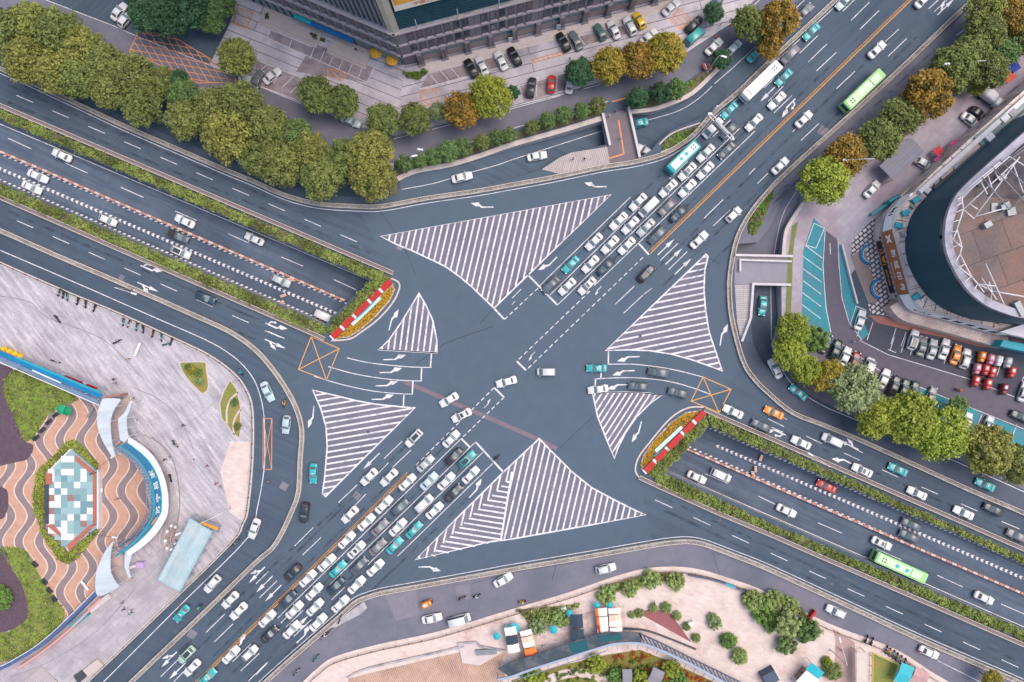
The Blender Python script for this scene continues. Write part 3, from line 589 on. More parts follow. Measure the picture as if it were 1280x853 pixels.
for px, py in ((451, 309), (163, 165), (841, 222), (731, 352), (570, 398), (660, 375), (300, 425), (860, 605), (540, 720), (700, 480), (460, 540), (590, 480), (800, 420), (380, 300), (900, 650), (1040, 730)):
    x, y = W(px, py); b.sheet([(x+.38*math.cos(k*PI/8), y+.38*math.sin(k*PI/8)) for k in range(16)], z4+.004)
struct(b.build('manhole_cover', mat('iron_cover', lin(96, 98, 108), lin(84, 86, 96), 2, .8)))
b = MB()
pj = MB()
for pts, w in (([(617, 408), (560, 428), (548, 436), (520, 455)], .16), ([(716, 300), (650, 350), (600, 405)], .14), ([(700, 560), (742, 520)], .12), ([(0, 370), (38, 378), (60, 397), (130, 425), (175, 470)], .2), ([(165, 484), (200, 500), (225, 525), (242, 562)], .18), ([(190, 546), (212, 566), (222, 596), (225, 630), (220, 662), (208, 684)], .3), ([(170, 540), (196, 552), (214, 572)], .2), ([(12, 846), (60, 828), (120, 790), (170, 735)], .18), ([(300, 470), (250, 520), (215, 540)], .1), ([(20, 345), (60, 400), (40, 430)], .08), ([(120, 395), (100, 440)], .08)):
    z = .135 if pts[0][0] < 310 and pts[0][1] > 340 and pts[0][1] != 800 else z1+.003
    (pj if z > .1 else b).strip(smooth(WP(pts), 5), w*(.75 if z > .1 else 1), z)
for pts, w in (([(470, 258), (500, 300), (520, 345)], .1), ([(900, 330), (840, 300), (800, 300), (760, 330)], .12), ([(548, 700), (560, 690), (640, 672)], .12), ([(1016, 70), (960, 130), (880, 205)], .1), ([(300, 800), (420, 690), (500, 610)], .1), ([(130, 190), (170, 150)], .1), ([(1080, 600), (1100, 560)], .1), ([(700, 690), (690, 725)], .12), ([(900, 720), (890, 690)], .1), ([(590, 730), (640, 716), (720, 703)], .1)): b.strip(smooth(WP(pts), 5), w, .0115)
struct(pj.build('paving_joint', mat('paving_seam', lin(118, 111, 120), lin(140, 133, 140), .5, .9)))
struct(b.build('road_crack', mat('tar_seam', lin(66, 66, 78), rough=.9)))

b = MB(); b2 = MB()
def lanes(L, n0=(0, 0)):
    for a, c in L:
        p = [W(*a), W(*c)]; b.strip(p, .55, .0116)
        for o in (-.85, .85): b2.strip(offset(p, o), .5, .0113)
up = [(690, 354), (950, 103)]; sx, sy = 12.2, 12.6
lanes([((684, 357), (900, 146)), ((705, 361), (950, 122)), ((730, 361), (1000, 98)), ((815, 300), (1040, 80)), ((812, 345), (1130, 30)), ((828, 358), (1150, 42)), ((842, 374), (1170, 60))])
lanes([((570, 545), (250, 856)), ((572, 567), (290, 842)), ((590, 572), (310, 850)), ((594, 590), (350, 826)), ((590, 618), (400, 800)), ((520, 545), (220, 838)), ((500, 592), (240, 846)), ((460, 600), (200, 836))])
lanes([((10, 106), (440, 292)), ((10, 128), (470, 320)), ((10, 264), (330, 403)), ((10, 290), (320, 425)), ((820, 618), (1270, 826)), ((830, 638), (1250, 835)), ((900, 520), (1270, 684)), ((960, 532), (1270, 668))])
struct(b.build('oil_stain', OIL)); struct(b2.build('tyre_polish', POLISH))
# ------------------------------------------------------------------ foliage
rng = np.random.default_rng(5)
def leaf_mesh(name, centers, radii, tones, per, leaf, flat=.0):
    """quads spread over the shells of many clumps; 'tone' differs from clump to clump"""
    C = np.repeat(np.asarray(centers, float), per, 0); R = np.repeat(np.asarray(radii, float), per); n = len(C)
    d = rng.normal(size=(n, 3)); d[:, 2] += .35; d /= np.linalg.norm(d, axis=1)[:, None]
    pos = C+d*(R*rng.uniform(.45, 1.22, n))[:, None]
    nrm = d*.8+rng.normal(size=(n, 3))*.45; nrm[:, 2] += .35; nrm /= np.linalg.norm(nrm, axis=1)[:, None]
    t = np.cross(nrm, rng.normal(size=(n, 3))); t /= np.linalg.norm(t, axis=1)[:, None]; bt = np.cross(nrm, t)
    s = leaf*rng.uniform(.6, 1.3, n)[:, None]
    V = np.empty((n, 4, 3)); V[:, 0] = pos-t*s; V[:, 1] = pos+bt*s*.62; V[:, 2] = pos+t*s; V[:, 3] = pos-bt*s*.62
    me = bpy.data.meshes.new(name); me.vertices.add(4*n); me.vertices.foreach_set('co', V.ravel())
    me.loops.add(4*n); me.loops.foreach_set('vertex_index', np.arange(4*n)); me.polygons.add(n)
    me.polygons.foreach_set('loop_start', np.arange(n)*4); me.polygons.foreach_set('loop_total', np.full(n, 4))
    a = me.attributes.new('tone', 'FLOAT', 'POINT'); a.data.foreach_set('value', np.repeat(np.repeat(np.asarray(tones, float), per), 4).astype(np.float32))
    me.materials.append(LEAF); me.update(); me.validate(); return me
def crown_mesh(seed, n=92, per=66, leaf=.056, zr=.62, spread=.72, drop=0):
    r = random.Random(seed); cs, rs, ts = [], [], []
    lob = [(r.uniform(0, 2*PI), r.uniform(.82, 1.12)) for _ in range(5)]
    for i in range(n):
        a = i*2.39996+r.uniform(-.3, .3); h = 1-(i+.5)/n*1.35; q = math.sqrt(max(0, 1-h*h))
        k = spread*r.uniform(.78, 1.16)*(1+.13*sum(math.cos(a-l[0])*(l[1]-1)*6 for l in lob)/2)
        cs.append((q*k*math.cos(a), q*k*math.sin(a), h*zr*r.uniform(.8, 1.12)+r.uniform(-.05, .05))); rs.append(r.uniform(.11, .24)); ts.append(r.random())
    for i in range(8): a = r.uniform(0, 6.28); cs.append((.3*math.cos(a), .3*math.sin(a), r.uniform(-.2, .15))); rs.append(.32); ts.append(r.random())
    return leaf_mesh('crown', cs, rs, ts, per, leaf)
CROWNS = [crown_mesh(i) for i in range(6)]
CROWNF = [crown_mesh(20+i, 60, 90, .05, .8, .72) for i in range(2)]      # tight clipped ball
CROWNL = [crown_mesh(30+i, 26, 110, .075, .55, .8) for i in range(2)]     # loose, gappy
def trunk_mesh(seed):
    r = random.Random(seed); b = MB()
    b.tube([(0, 0, 0), (.02, .01, .5), (0, .03, 1.0)], [.05, .038, .03], 7)
    for k in range(6):
        a = k*1.05+r.uniform(-.3, .3); h = r.uniform(.55, .95)
        b.tube([(0, .02, h), (.25*math.cos(a), .25*math.sin(a), h+.2), (.6*math.cos(a), .6*math.sin(a), h+.38)], [.024, .016, .006], 5)
    return b.mesh('trunk', BARK)
TRUNKS = [trunk_mesh(i) for i in range(3)]
tn = [0]
TCOL = {'olive': (.155, .190, .058, .05), 'olive_gold': (.205, .225, .06, .1), 'mid': (.13, .205, .07, .02), 'dark': (.05, .115, .055, .0), 'lime': (.25, .30, .045, .06), 'gold': (.27, .255, .04, .35), 'rust': (.20, .165, .045, .62), 'shrub': (.25, .32, .11, .04), 'sage': (.23, .29, .14, .02), 'pale': (.28, .34, .14, .02), 'fresh': (.14, .24, .06, .0)}
def tree(px, py, rp, col, label, group=None, zc=None, kind=None, name='tree', cat='tree'):
    i = tn[0]; tn[0] += 1; r = random.Random(1000+i)
    R0 = rp*G; zc = zc if zc is not None else min(7.5, 1.2+R0*1.15)
    x, y = W(px, py, zc); R = R0*(CAM_H-zc)/CAM_H*1.1
    t = thing(name, label, cat, (x, y, 0), r.uniform(0, 6.28), group)
    ms = kind or CROWNS
    c = link('crown', ms[i % len(ms)], t, (0, 0, zc)); c.scale = (R*r.uniform(.94, 1.06), R*r.uniform(.94, 1.06), R*.95)
    k = TCOL[col]; j = r.uniform(.88, 1.14); c.color = (k[0]*j*r.uniform(.93, 1.07), k[1]*j, k[2]*j, k[3])
    tr = link('trunk', TRUNKS[i % 3], t, (0, 0, -.02)); tr.scale = (R*.9, R*.9, max(zc-.15*R, .3))
    return t
ORD = ['first', 'second', 'third', 'fourth', 'fifth', 'sixth', 'seventh', 'eighth', 'ninth', 'tenth', 'eleventh', 'twelfth', 'thirteenth', 'fourteenth', 'fifteenth', 'sixteenth', 'seventeenth', 'eighteenth', 'nineteenth', 'twentieth', '21st', '22nd', '23rd', '24th', '25th', '26th', '27th', '28th', '29th', '30th']
CN = {'shrub': 'olive green', 'olive': 'olive green', 'olive_gold': 'golden olive', 'mid': 'mid green', 'dark': 'dark green', 'lime': 'bright yellow green', 'gold': 'golden yellow', 'rust': 'rust tinged', 'sage': 'grey green', 'pale': 'pale green', 'fresh': 'fresh green'}
def row(L, size, where, group, **kw):
    for i, (px, py, r, c) in enumerate(L): tree(px, py, r, c, f'{size} {CN[c]} tree, {ORD[i]} {where}', group, **kw)
row([(12, 40, 30, 'olive'), (40, 30, 27, 'olive_gold'), (36, 75, 30, 'olive_gold'), (75, 42, 30, 'olive'), (70, 92, 28, 'olive_gold'), (100, 60, 26, 'olive_gold'), (103, 100, 27, 'olive'), (132, 80, 25, 'olive'), (140, 112, 24, 'olive'), (168, 96, 27, 'olive'), (180, 130, 27, 'olive'), (200, 105, 22, 'olive'), (231, 122, 22, 'mid'), (233, 150, 25, 'olive'), (268, 135, 26, 'olive'), (283, 172, 32, 'olive_gold'), (300, 130, 28, 'olive'), (325, 200, 25, 'olive'), (338, 160, 26, 'olive'), (352, 205, 28, 'olive'), (372, 172, 22, 'mid'), (388, 190, 26, 'olive_gold'), (402, 222, 27, 'olive'), (430, 200, 24, 'olive'), (462, 190, 29, 'olive_gold'), (465, 222, 30, 'olive_gold')], 'broad', 'from the west in the upper left roadside belt', 'tree belt along the upper left road')
tree(222, 102, 15, 'dark', 'small dark green tree wedged in the belt below the orange crosshatched junction', zc=5)
row([(186, 18, 25, 'dark'), (212, 22, 27, 'dark'), (240, 12, 27, 'dark'), (262, 24, 18, 'mid'), (275, 6, 20, 'mid'), (176, -8, 20, 'dark')], 'dense', 'of the dark clump above the orange crosshatched junction', 'dark trees above the crosshatched junction')
tree(295, 72, 25, 'olive_gold', 'lone rounded olive tree on striped paving right of the orange crosshatched junction')
row([(397, 118, 24, 'olive'), (431, 128, 21, 'olive'), (480, 152, 21, 'olive'), (519, 149, 20, 'olive'), (547, 140, 12, 'sage'), (578, 137, 24, 'rust'), (612, 122, 27, 'lime'), (640, 117, 10, 'dark')], 'street', 'from west in row edging the striped car park', 'row between the car park and the upper service road')
row([(725, 92, 18, 'dark'), (762, 82, 23, 'gold'), (797, 76, 24, 'rust'), (830, 66, 25, 'gold')], 'street', 'in the short row below the yellow car', 'short row below the yellow car')
row([(507, 205, 11, 'mid'), (525, 202, 10, 'mid'), (542, 197, 12, 'mid'), (560, 190, 14, 'mid'), (580, 186, 12, 'mid'), (602, 179, 11, 'olive'), (620, 172, 11, 'mid'), (636, 168, 10, 'mid'), (664, 160, 10, 'olive'), (684, 152, 11, 'mid'), (704, 144, 11, 'mid'), (726, 139, 11, 'mid'), (747, 133, 11, 'olive')], 'small clipped', 'from the west on the pink ramp kerb', 'small trees on the ramp verge', zc=2.6, kind=CROWNF)
row([(796, 124, 14, 'dark'), (824, 118, 15, 'dark'), (846, 111, 13, 'mid'), (900, 75, 13, 'dark')], 'clipped', 'from the little bridge on the curved verge', 'clipped trees on the curved verge', zc=3, kind=CROWNF)
tree(892, 18, 13, 'dark', 'small dark round tree beside the green van at the top', zc=3.2, kind=CROWNF)
tree(936, 30, 22, 'olive', 'large green tree joined to an orange one beside the top of the highway'); tree(972, 26, 27, 'rust', 'big orange leaved tree leaning over the railing at the highway top'); tree(960, 58, 16, 'rust', 'lower orange crown hanging over the turquoise car at the ramp')
row([(1030, 226, 31, 'lime'), (1056, 196, 27, 'rust'), (1096, 174, 26, 'olive'), (1124, 148, 26, 'olive'), (1157, 118, 31, 'rust'), (1190, 84, 29, 'olive'), (1213, 66, 25, 'olive'), (1234, 88, 25, 'olive'), (1232, 40, 25, 'olive'), (1256, 66, 19, 'mid'), (1232, 10, 24, 'olive_gold'), (1262, 22, 24, 'rust'), (1285, 48, 22, 'olive')], 'street', 'from the bottom in the belt right of the highway', 'tree belt right of the highway')
tree(1220, 110, 10, 'lime', 'small yellow green tree beside the white tarpaulin truck', zc=3)
row([(992, 412, 22, 'lime'), (985, 440, 21, 'lime'), (1006, 462, 20, 'lime'), (1038, 470, 22, 'gold'), (1067, 487, 31, 'sage'), (1095, 520, 26, 'lime'), (1136, 524, 33, 'lime'), (1176, 543, 34, 'lime'), (1196, 508, 13, 'mid'), (1236, 562, 31, 'olive_gold'), (1268, 580, 26, 'olive')], 'spreading', 'from the small bridge beside right car park', 'tree strip beside the right car park')
tree(1020, 425, 16, 'fresh', 'light green tree beside the lower end of the turquoise parking bays', zc=4, kind=CROWNL)
tree(1240, 851, 13, 'gold', 'yellow green tree at the bottom right edge of the picture', zc=4)
# lower plaza trees and clipped balls
PG = 'shrubs on the pink plaza'
tree(984, 781, 15, 'pale', 'pale feathery tree rising from the dark shrubs on the pink plaza', zc=4.5, kind=CROWNL); tree(983, 805, 13, 'mid', 'dark shrub cluster below the pale feathery tree', zc=1.4, kind=CROWNL, name='shrub', cat='shrub'); tree(1008, 788, 15, 'mid', 'dark straggly shrub right of the pale feathery tree', zc=1.4, kind=CROWNL, name='shrub', cat='shrub')
for px, py, r, c, lb in ((940, 750, 13, 'shrub', 'broad olive shrub at the tip of the planted bed'), (955, 765, 15, 'fresh', 'leafy green shrub in the middle of the planted bed'), (966, 750, 13, 'shrub', 'rounded shrub along the upper edge of the planted bed'), (985, 757, 13, 'shrub', 'dense green shrub near the pale tree'), (962, 778, 11, 'fresh', 'bright green shrub low in the planted bed'),
                        (911, 800, 11, 'fresh', 'smooth clipped green ball on the pink plaza'), (925, 820, 11, 'shrub', 'rough speckled green ball below the clipped ball'), (893, 778, 9, 'sage', 'twiggy grey shrub above the clipped ball'), (890, 772, 6, 'shrub', 'tiny green shrub at the top of the shrub chain'),
                        (758, 744, 12, 'shrub', 'round bare edged shrub above the striped awnings'), (787, 737, 10, 'shrub', 'second round shrub along the plaza kerb'), (814, 724, 12, 'shrub', 'third larger round shrub along the plaza kerb'), (844, 726, 11, 'shrub', 'end shrub of the kerb planting'), (672, 783, 11, 'sage', 'grey green shrub at the left end of the stall hedge'), (701, 772, 12, 'shrub', 'bushy shrub at the middle of the stall hedge'),
                        (1040, 840, 12, 'shrub', 'dark green shrub right of the turquoise awning kiosk'), (1033, 828, 7, 'lime', 'small yellow shrub behind the turquoise awning kiosk'),
                        (2, 748, 15, 'fresh', 'clipped dome bush on purple planting at the left edge')):
    tree(px, py, r, c, lb, zc=max(.7, r*G*.5), kind=CROWNL if py < 800 and px > 600 else CROWNF, name='shrub', cat='shrub')
for px, py, r in ((790, 769, 5), (799, 766, 6), (817, 760, 6), (832, 760, 7), (846, 770, 6), (859, 783, 6), (870, 797, 6)):
    t = tree(px, py, r, 'shrub', 'small yellow olive clipped ball edging the maroon play surface', 'clipped balls round the maroon play surface', zc=.7, kind=CROWNF, name='shrub', cat='shrub')
for i, (px, py, c, w) in enumerate(((656, 838, 'fresh', 'leftmost'), (670, 846, 'lime', 'second'), (745, 830, 'lime', 'third'), (770, 845, 'fresh', 'fourth'), (800, 848, 'lime', 'fifth'), (838, 835, 'lime', 'sixth'), (848, 848, 'fresh', 'seventh'))):
    tree(px, py, 10+i % 3, c, f'leafy light green bush, {w} along the sunken garden below the walkway', zc=1.4, kind=CROWNL, name='shrub', cat='shrub')

# ------------------------------------------------------------------ hedges and verges
def hedge(pts, h, label, col=(.235, .30, .08, .06), dens=15, leaf=.17, jit=1.0, seed=0, name='hedge', parts=True):
    """a planted bed: clumps scattered inside a polygon (world metres)"""
    r = random.Random(seed); xs, ys = [p[0] for p in pts], [p[1] for p in pts]; cs, rs, ts = [], [], []
    n = int(abs(area(pts))*dens/4)
    k = 0
    while len(cs) < n and k < n*60:
        k += 1; x, y = r.uniform(min(xs), max(xs)), r.uniform(min(ys), max(ys))
        if inside((x, y), pts): cs.append((x, y, h*r.uniform(.4, .85)*jit)); rs.append(r.uniform(.35, .7)*min(1, h+.2)); ts.append(max(0, min(1, .5+.5*math.sin(x*.9)*math.cos(y*.7)+r.uniform(-.35, .35))))
    t = thing(name, label, 'hedge', (0, 0, 0))
    cut = [(math.sin(c[0]*.55+seed)+math.sin(c[1]*.8+c[0]*.21)+r.uniform(-.5, .5)) > .75 for c in cs]
    for flag, kc in ((False, 1), (True, .62)):
        ix = [i for i, q in enumerate(cut) if q == flag]
        if ix: o = link('foliage', leaf_mesh('foliage', [cs[i] for i in ix], [rs[i] for i in ix], [ts[i] for i in ix], 26, leaf), t); o.color = (col[0]*kc, col[1]*kc, col[2]*kc, col[3])
    b = MB(); b.prism(pts, 0, .16); b.build('planting_soil', SOIL, t)
    return t
hTL1 = WP([(-90, 104), (0, 141), (468, 343), (484, 346), (479, 352), (466, 347), (0, 150), (-90, 111)])
hedge(WP([(-100, 96), (0, 137), (490, 347), (487, 350), (464, 348.5), (0, 148.5), (-100, 107)]), .9, 'long green hedge above the upper left underpass, along its northern edge', seed=1)
hedge(WP([(-100, 183), (0, 229.5), (405, 407), (409, 417), (398, 417), (0, 243), (-100, 199)]), .9, 'long green hedge below the upper left underpass, along its southern edge', seed=2)
hedge(WP([(466, 350), (487, 350.5), (416, 418), (408, 410)]), .9, 'short hedge across the end of the upper left underpass behind the red planters', col=(.21, .28, .07, .08), seed=3)
hedge(WP([(888, 533), (883, 519), (893, 521), (960, 553), (1132, 631), (1400, 750), (1400, 757), (1130, 638), (960, 564.5)]), .9, 'long green hedge above the lower right underpass, along its northern edge', seed=4)
hedge(WP([(831, 592), (818, 600), (822, 606), (895, 636), (960, 662), (1280, 801), (1400, 855), (1400, 842), (1280, 788), (960, 653.5)]), .9, 'long green hedge below the lower right underpass, along its southern edge', seed=5)
hedge(WP([(885, 532), (879, 519), (806, 590), (820, 599), (830, 590)]), .9, 'short hedge across the end of the lower right underpass behind the red planters', col=(.21, .28, .07, .08), seed=6)
for pts, lb, sd in (([(645, 762), (704, 757), (724, 754), (722, 759), (700, 766), (690, 779), (664, 784), (660, 775)], 'low hedge along the plaza between the stalls and the lower service road', 7), ([(750, 733), (800, 720), (825, 715), (853, 716), (854, 726), (828, 726), (800, 733), (775, 738), (750, 745)], 'low hedge along the curved plaza kerb above the pink paving', 8), ([(926, 742), (935, 738), (965, 745), (1000, 760), (1028, 790), (1010, 795), (985, 790), (955, 775), (935, 757)], 'planted bed of mixed shrubs on the right of the pink plaza', 9), ([(827, 182), (841, 169), (873, 157), (874, 161), (850, 179), (829, 187)], 'grassy planted island between the ramp and the highway railing', 10), ([(935, 288), (938, 272), (958, 246), (968, 236), (960, 262), (945, 293), (938, 292)], 'narrow grassy island beside the right hand ramp', 11), ([(858, 104), (880, 96), (889, 90), (885, 95), (868, 108), (855, 112)], 'narrow grass verge below the red tricycle shelter', 12), ([(481, 7), (495, 5)], '', 13)):
    if len(pts) > 3: hedge(WP(pts), .45 if sd >= 10 else .8, lb, seed=sd, col=(.14, .27, .04, 0) if sd >= 10 else (.25, .31, .095, .06), leaf=.13 if sd >= 10 else .17)
# flower beds at the tunnel ends
for pts, lb in (([(490, 357), (493, 362), (487, 376), (470, 395), (452, 411), (436, 421), (420, 423)], 'bed of orange and yellow flowers before the upper left red planters'), ([(874, 514), (858, 516), (838, 529), (815, 554), (804, 570), (801, 582), (804, 585)], 'bed of orange and yellow flowers before the lower right red planters')):
    t = thing('flower_bed', lb, 'flower bed'); p = WP(pts); b = MB(); b.prism(p, 0, .2); b.build('planting_soil', SOIL, t)
    r = random.Random(3); cs = []; xs, ys = [q[0] for q in p], [q[1] for q in p]
    while len(cs) < 700:
        x, y = r.uniform(min(xs), max(xs)), r.uniform(min(ys), max(ys))
        if inside((x, y), p): cs.append((x, y, r.uniform(.2, .32)))
    o = link('flowers', leaf_mesh('flowers', cs, [.2]*len(cs), [r.random() for _ in cs], 16, .1), t); o.color = (.62, .37, .03, .3)
    b = MB(); b.strip(p+[p[0]], .3, .24, 0, -.02); b.build('kerb', KERB, t)
b = MB()
for pts in ([(488, 348), (498, 353), (499, 362), (490, 380), (472, 400), (452, 415), (437, 424), (414, 426)], [(880, 509), (860, 510), (838, 523), (812, 553), (798, 572), (794, 588), (799, 597)]): b.strip(WP(smooth(pts, 4)), .35, .16, 0, -.02)
struct(b.build('kerb', KERB))
# grass sheets with texture
def lawn(name, pts, m, label=None, z=.14, kb=True, tuft=0, col=(.12, .16, .03, .1)):
    b = MB(); b.sheet(WP(pts), z); o = b.build(name, m); struct(o)
    if tuft:
        p = WP(pts); r = random.Random(len(pts)+tuft); cs = []; xs, ys = [q[0] for q in p], [q[1] for q in p]
        while len(cs) < tuft:
            x, y = r.uniform(min(xs), max(xs)), r.uniform(min(ys), max(ys))
            if inside((x, y), p): cs.append((x, y, z+.05))
        g = link('ground_cover', leaf_mesh('ground_cover', cs, [r.uniform(.15, .45) for _ in cs], [max(0, min(1, .5+.6*math.sin(c[0]*1.3+c[1])*math.sin(c[1]*.9)+r.uniform(-.3, .3))) for c in cs], 14, .16), None); g.color = col; stuff(g)
        tag(g, label, 'ground cover')
    if kb: b = MB(); b.strip(WP(pts), .22, z+.06, 0, 0, closed=True); struct(b.build('kerb', KERB))
lawn('lawn', smooth([(225, 455), (232, 453), (256, 453), (258, 460), (261, 484), (254, 492), (246, 486), (232, 470)], 3, True), GRASSY, 'x')
lawn('lawn', [(288, 475), (280, 489), (275, 505), (277, 523), (284, 531), (291, 541), (300, 548), (301, 530), (301, 508), (296, 486)], GRASSY, 'x')
b = MB()
for pts in ([(298, 491), (289, 499), (284, 512), (284, 530)], [(301, 512), (295, 521), (292, 531), (293, 544)]): b.strip(smooth(WP(pts), 5), .4, .2, 0, .1)
struct(b.build('kerb', KERB))
lawn('lawn', smooth([(38, 458), (60, 472), (97, 498), (85, 505), (60, 520), (44, 545), (30, 551), (18, 520), (8, 500), (5, 475), (18, 464)], 3, True), GRASS, 'speckled green ground cover bed beside the blue striped fence of the left plaza', kb=False, tuft=700, col=(.2, .24, .085, .1))
lawn('lawn', smooth([(2, 685), (30, 686), (40, 700), (55, 728), (68, 745), (82, 770), (55, 800), (20, 822), (-20, 832), (-60, 840), (-60, 790), (0, 792), (30, 778), (36, 760), (28, 730), (12, 705)], 3, True), GRASS, 'mottled green ground cover bed in the bottom left corner', kb=False, tuft=1300, col=(.23, .265, .1, .12))
for pts in ([(-60, 455), (15, 460), (6, 475), (8, 500), (18, 520), (30, 550), (42, 556), (38, 570), (20, 578), (-60, 580)], [(-60, 690), (2, 686), (14, 708), (28, 732), (36, 760), (30, 778), (0, 791), (-60, 790)], [(-60, 608), (2, 608), (11, 625), (8, 642), (-3, 650), (-60, 650)]):
    b = MB(); b.sheet(WP(smooth(pts, 3, True)), .148); struct(b.build('planting_bed', PURSOIL))
for px, py, c, r, lb in ((240, 463, 'gold', 5, 'small golden shrub in the triangular plaza bed'), (248, 466, 'fresh', 5, 'small green shrub in the triangular plaza bed'), (250, 477, 'sage', 5, 'small pale shrub in the triangular plaza bed'), (235, 459, 'mid', 4, 'small dark shrub at the corner of the triangular plaza bed'), (293, 503, 'mid', 5, 'small green shrub in the crescent plaza bed'), (297, 533, 'olive', 5, 'small olive shrub at the tip of the crescent plaza bed')):
    tree(px, py, r, c, lb, zc=.6, kind=CROWNL, name='shrub', cat='shrub')
# soil verge under the ramp trees with pink kerbs
b = MB()
for pts, w in (([(492, 244), (500, 212), (560, 198), (640, 172), (700, 154), (752, 139)], 1.6), ([(786, 132), (815, 127), (850, 116), (885, 92), (905, 68)], 2.2)): b.strip(smooth(WP(pts), 4), w, .14, 0, -.02)
struct(b.build('planting_strip', SOIL))
b = MB()
for pts, w in (([(497, 224), (520, 214), (563, 206), (600, 195), (640, 181), (700, 164), (752, 148)], 1.1), ([(789, 140), (815, 137), (840, 129), (865, 117), (889, 95), (912, 72)], .9), ([(826, 190), (850, 181), (876, 160)], .3), ([(875, 154), (841, 166.5), (824, 181)], .3), ([(979, 322), (982, 292), (990, 275), (1004, 254)], .8)): b.strip(smooth(WP(pts), 4), w, .15, 0, -.02)
b.strip(smooth(WP([(-20, 10), (120, 66), (240, 116), (330, 154), (430, 198), (492, 208)]), 4), 1.4, .15, 0, -.02)
struct(b.build('kerb', KERB))

# ------------------------------------------------------------------ railings
PLINTH = mat('grey_plinth', lin(142, 128, 132), lin(126, 116, 122), 1, .9)
def railing(pts, label, w=.95, h=.75, planted=True, step=2.2, cl=BEIGE):
    t = thing('roadside_railing', label, 'railing')
    b = MB(); b.strip(pts, w, .18, 0, -.02); b.build('plinth', CONC if planted else PLINTH, t)
    if planted:
        cs = [(x+random.uniform(-.12, .12), y+random.uniform(-.12, .12), .28) for x, y, a in walk(pts, .55)]
        o = link('planting', leaf_mesh('planting', cs, [.26]*len(cs), [random.random() for _ in cs], 9, .1), t); o.color = (.24, .22, .11, .15)
    b = MB(); ps = b
    for o in (-w/2+.06, w/2-.06):
        q = offset(pts, o); b.strip(q, .13, h, 0, h-.1); b.strip(q, .08, h*.55, 0, h*.55-.07)
    for o in (-w/2+.06, w/2-.06):
        for x, y, a in walk(offset(pts, o), step): ps.box(x, y, .18, h+.06, .16, .16, a)
    b.build('frame', cl, t); return t
def wsm(p): return WP(smooth(p, 4))
railing(F1w, 'planted double railing curving along the northern side of the junction')
railing(F4w, 'planted double railing curving along the western side of the junction')
railing(F5w, 'planted double railing curving along the southern side of the junction')
railing(F6w, 'planted double railing curving along the eastern side of the junction')
railing(WP([(-100, 89), (0, 132), (492, 342)]), 'straight double railing above the hedge of the upper left underpass', planted=False)
railing(WP([(-100, 202), (0, 246.5), (398, 420), (406, 424)]), 'straight double railing below the hedge of the upper left underpass', planted=False)
railing(WP([(880, 512), (960, 547), (1173, 640), (1280, 687), (1390, 736)]), 'straight double railing above the hedge of the lower right underpass', planted=False)
railing(WP([(799, 596.5), (830, 611), (895, 640), (960, 667), (1280, 806), (1390, 853)]), 'straight double railing below the hedge of the lower right underpass', planted=False)
def thin_rail(pts, label, m=STEEL, h=1.0, step=2.4, r=.05, name='fence', z=0, cat='fence'):
    t = thing(name, label, cat); b = MB(); b.strip(pts, r*1.6, z+h, 0, z+h-.1); b.strip(pts, r, z+h*.5, 0, z+h*.5-.06)
    for x, y, a in walk(pts, step): b.box(x, y, z-.02, z+h+.05, .12, .12, a)
    b.build('frame', m, t); return t
OBAR = mat('orange_rail', lin(206, 148, 90), lin(192, 140, 96), 1, .6)
thin_rail(WP([(814, 314), (1235, -95)]), 'low orange railing on the double yellow line of the upper highway', OBAR, .8, 2.3, .05, 'median_fence')
thin_rail(WP([(508, 594), (150, 948)]), 'low orange railing on the double yellow line of the lower highway', OBAR, .8, 2.3, .05, 'median_fence')
thin_rail(offset(kerbLw, -.25), 'low dark rail fence along the kerb of the left plaza', DSTEEL, .9, 3, .05, z=.12)
thin_rail(offset(kerbBw, -1.1), 'low rail fence along the kerb of the pink lower plaza', mat('rusty_rail', lin(150, 110, 80), lin(110, 90, 84), 1, .7), .9, 2.9, .07, z=.12)
# red and white crash barrier down the sunken roads
def jersey(sl, a, c, label):
    t = thing('traffic_barrier', label, 'barrier'); A, B = sl.px(*a)[:2], sl.px(*c)[:2]; ms = []
    for nm, mm in (('white_block', mat('barrier_white', lin(190, 158, 148), lin(206, 182, 174), 1, .6)), ('red_block', mat('barrier_red', lin(164, 112, 98), lin(176, 128, 114), 1, .6))): q = MB(); q.box(0, 0, -.02, .8, 1.2, .5, 0, 0, .96); ms.append((nm, q.mesh(nm, mm)))
    for i, (x, y, an) in enumerate(walk([A, B], 1.25)):
        link(ms[i % 2][0], ms[i % 2][1], t, (x, y, sl(x, y)), an)
    return t
jersey(TL, (-100, 146), (434, 377), 'red and white barrier along the middle of the upper left underpass')
jersey(BR, (858, 561), (1390, 790), 'red and white barrier along the middle of the lower right underpass')
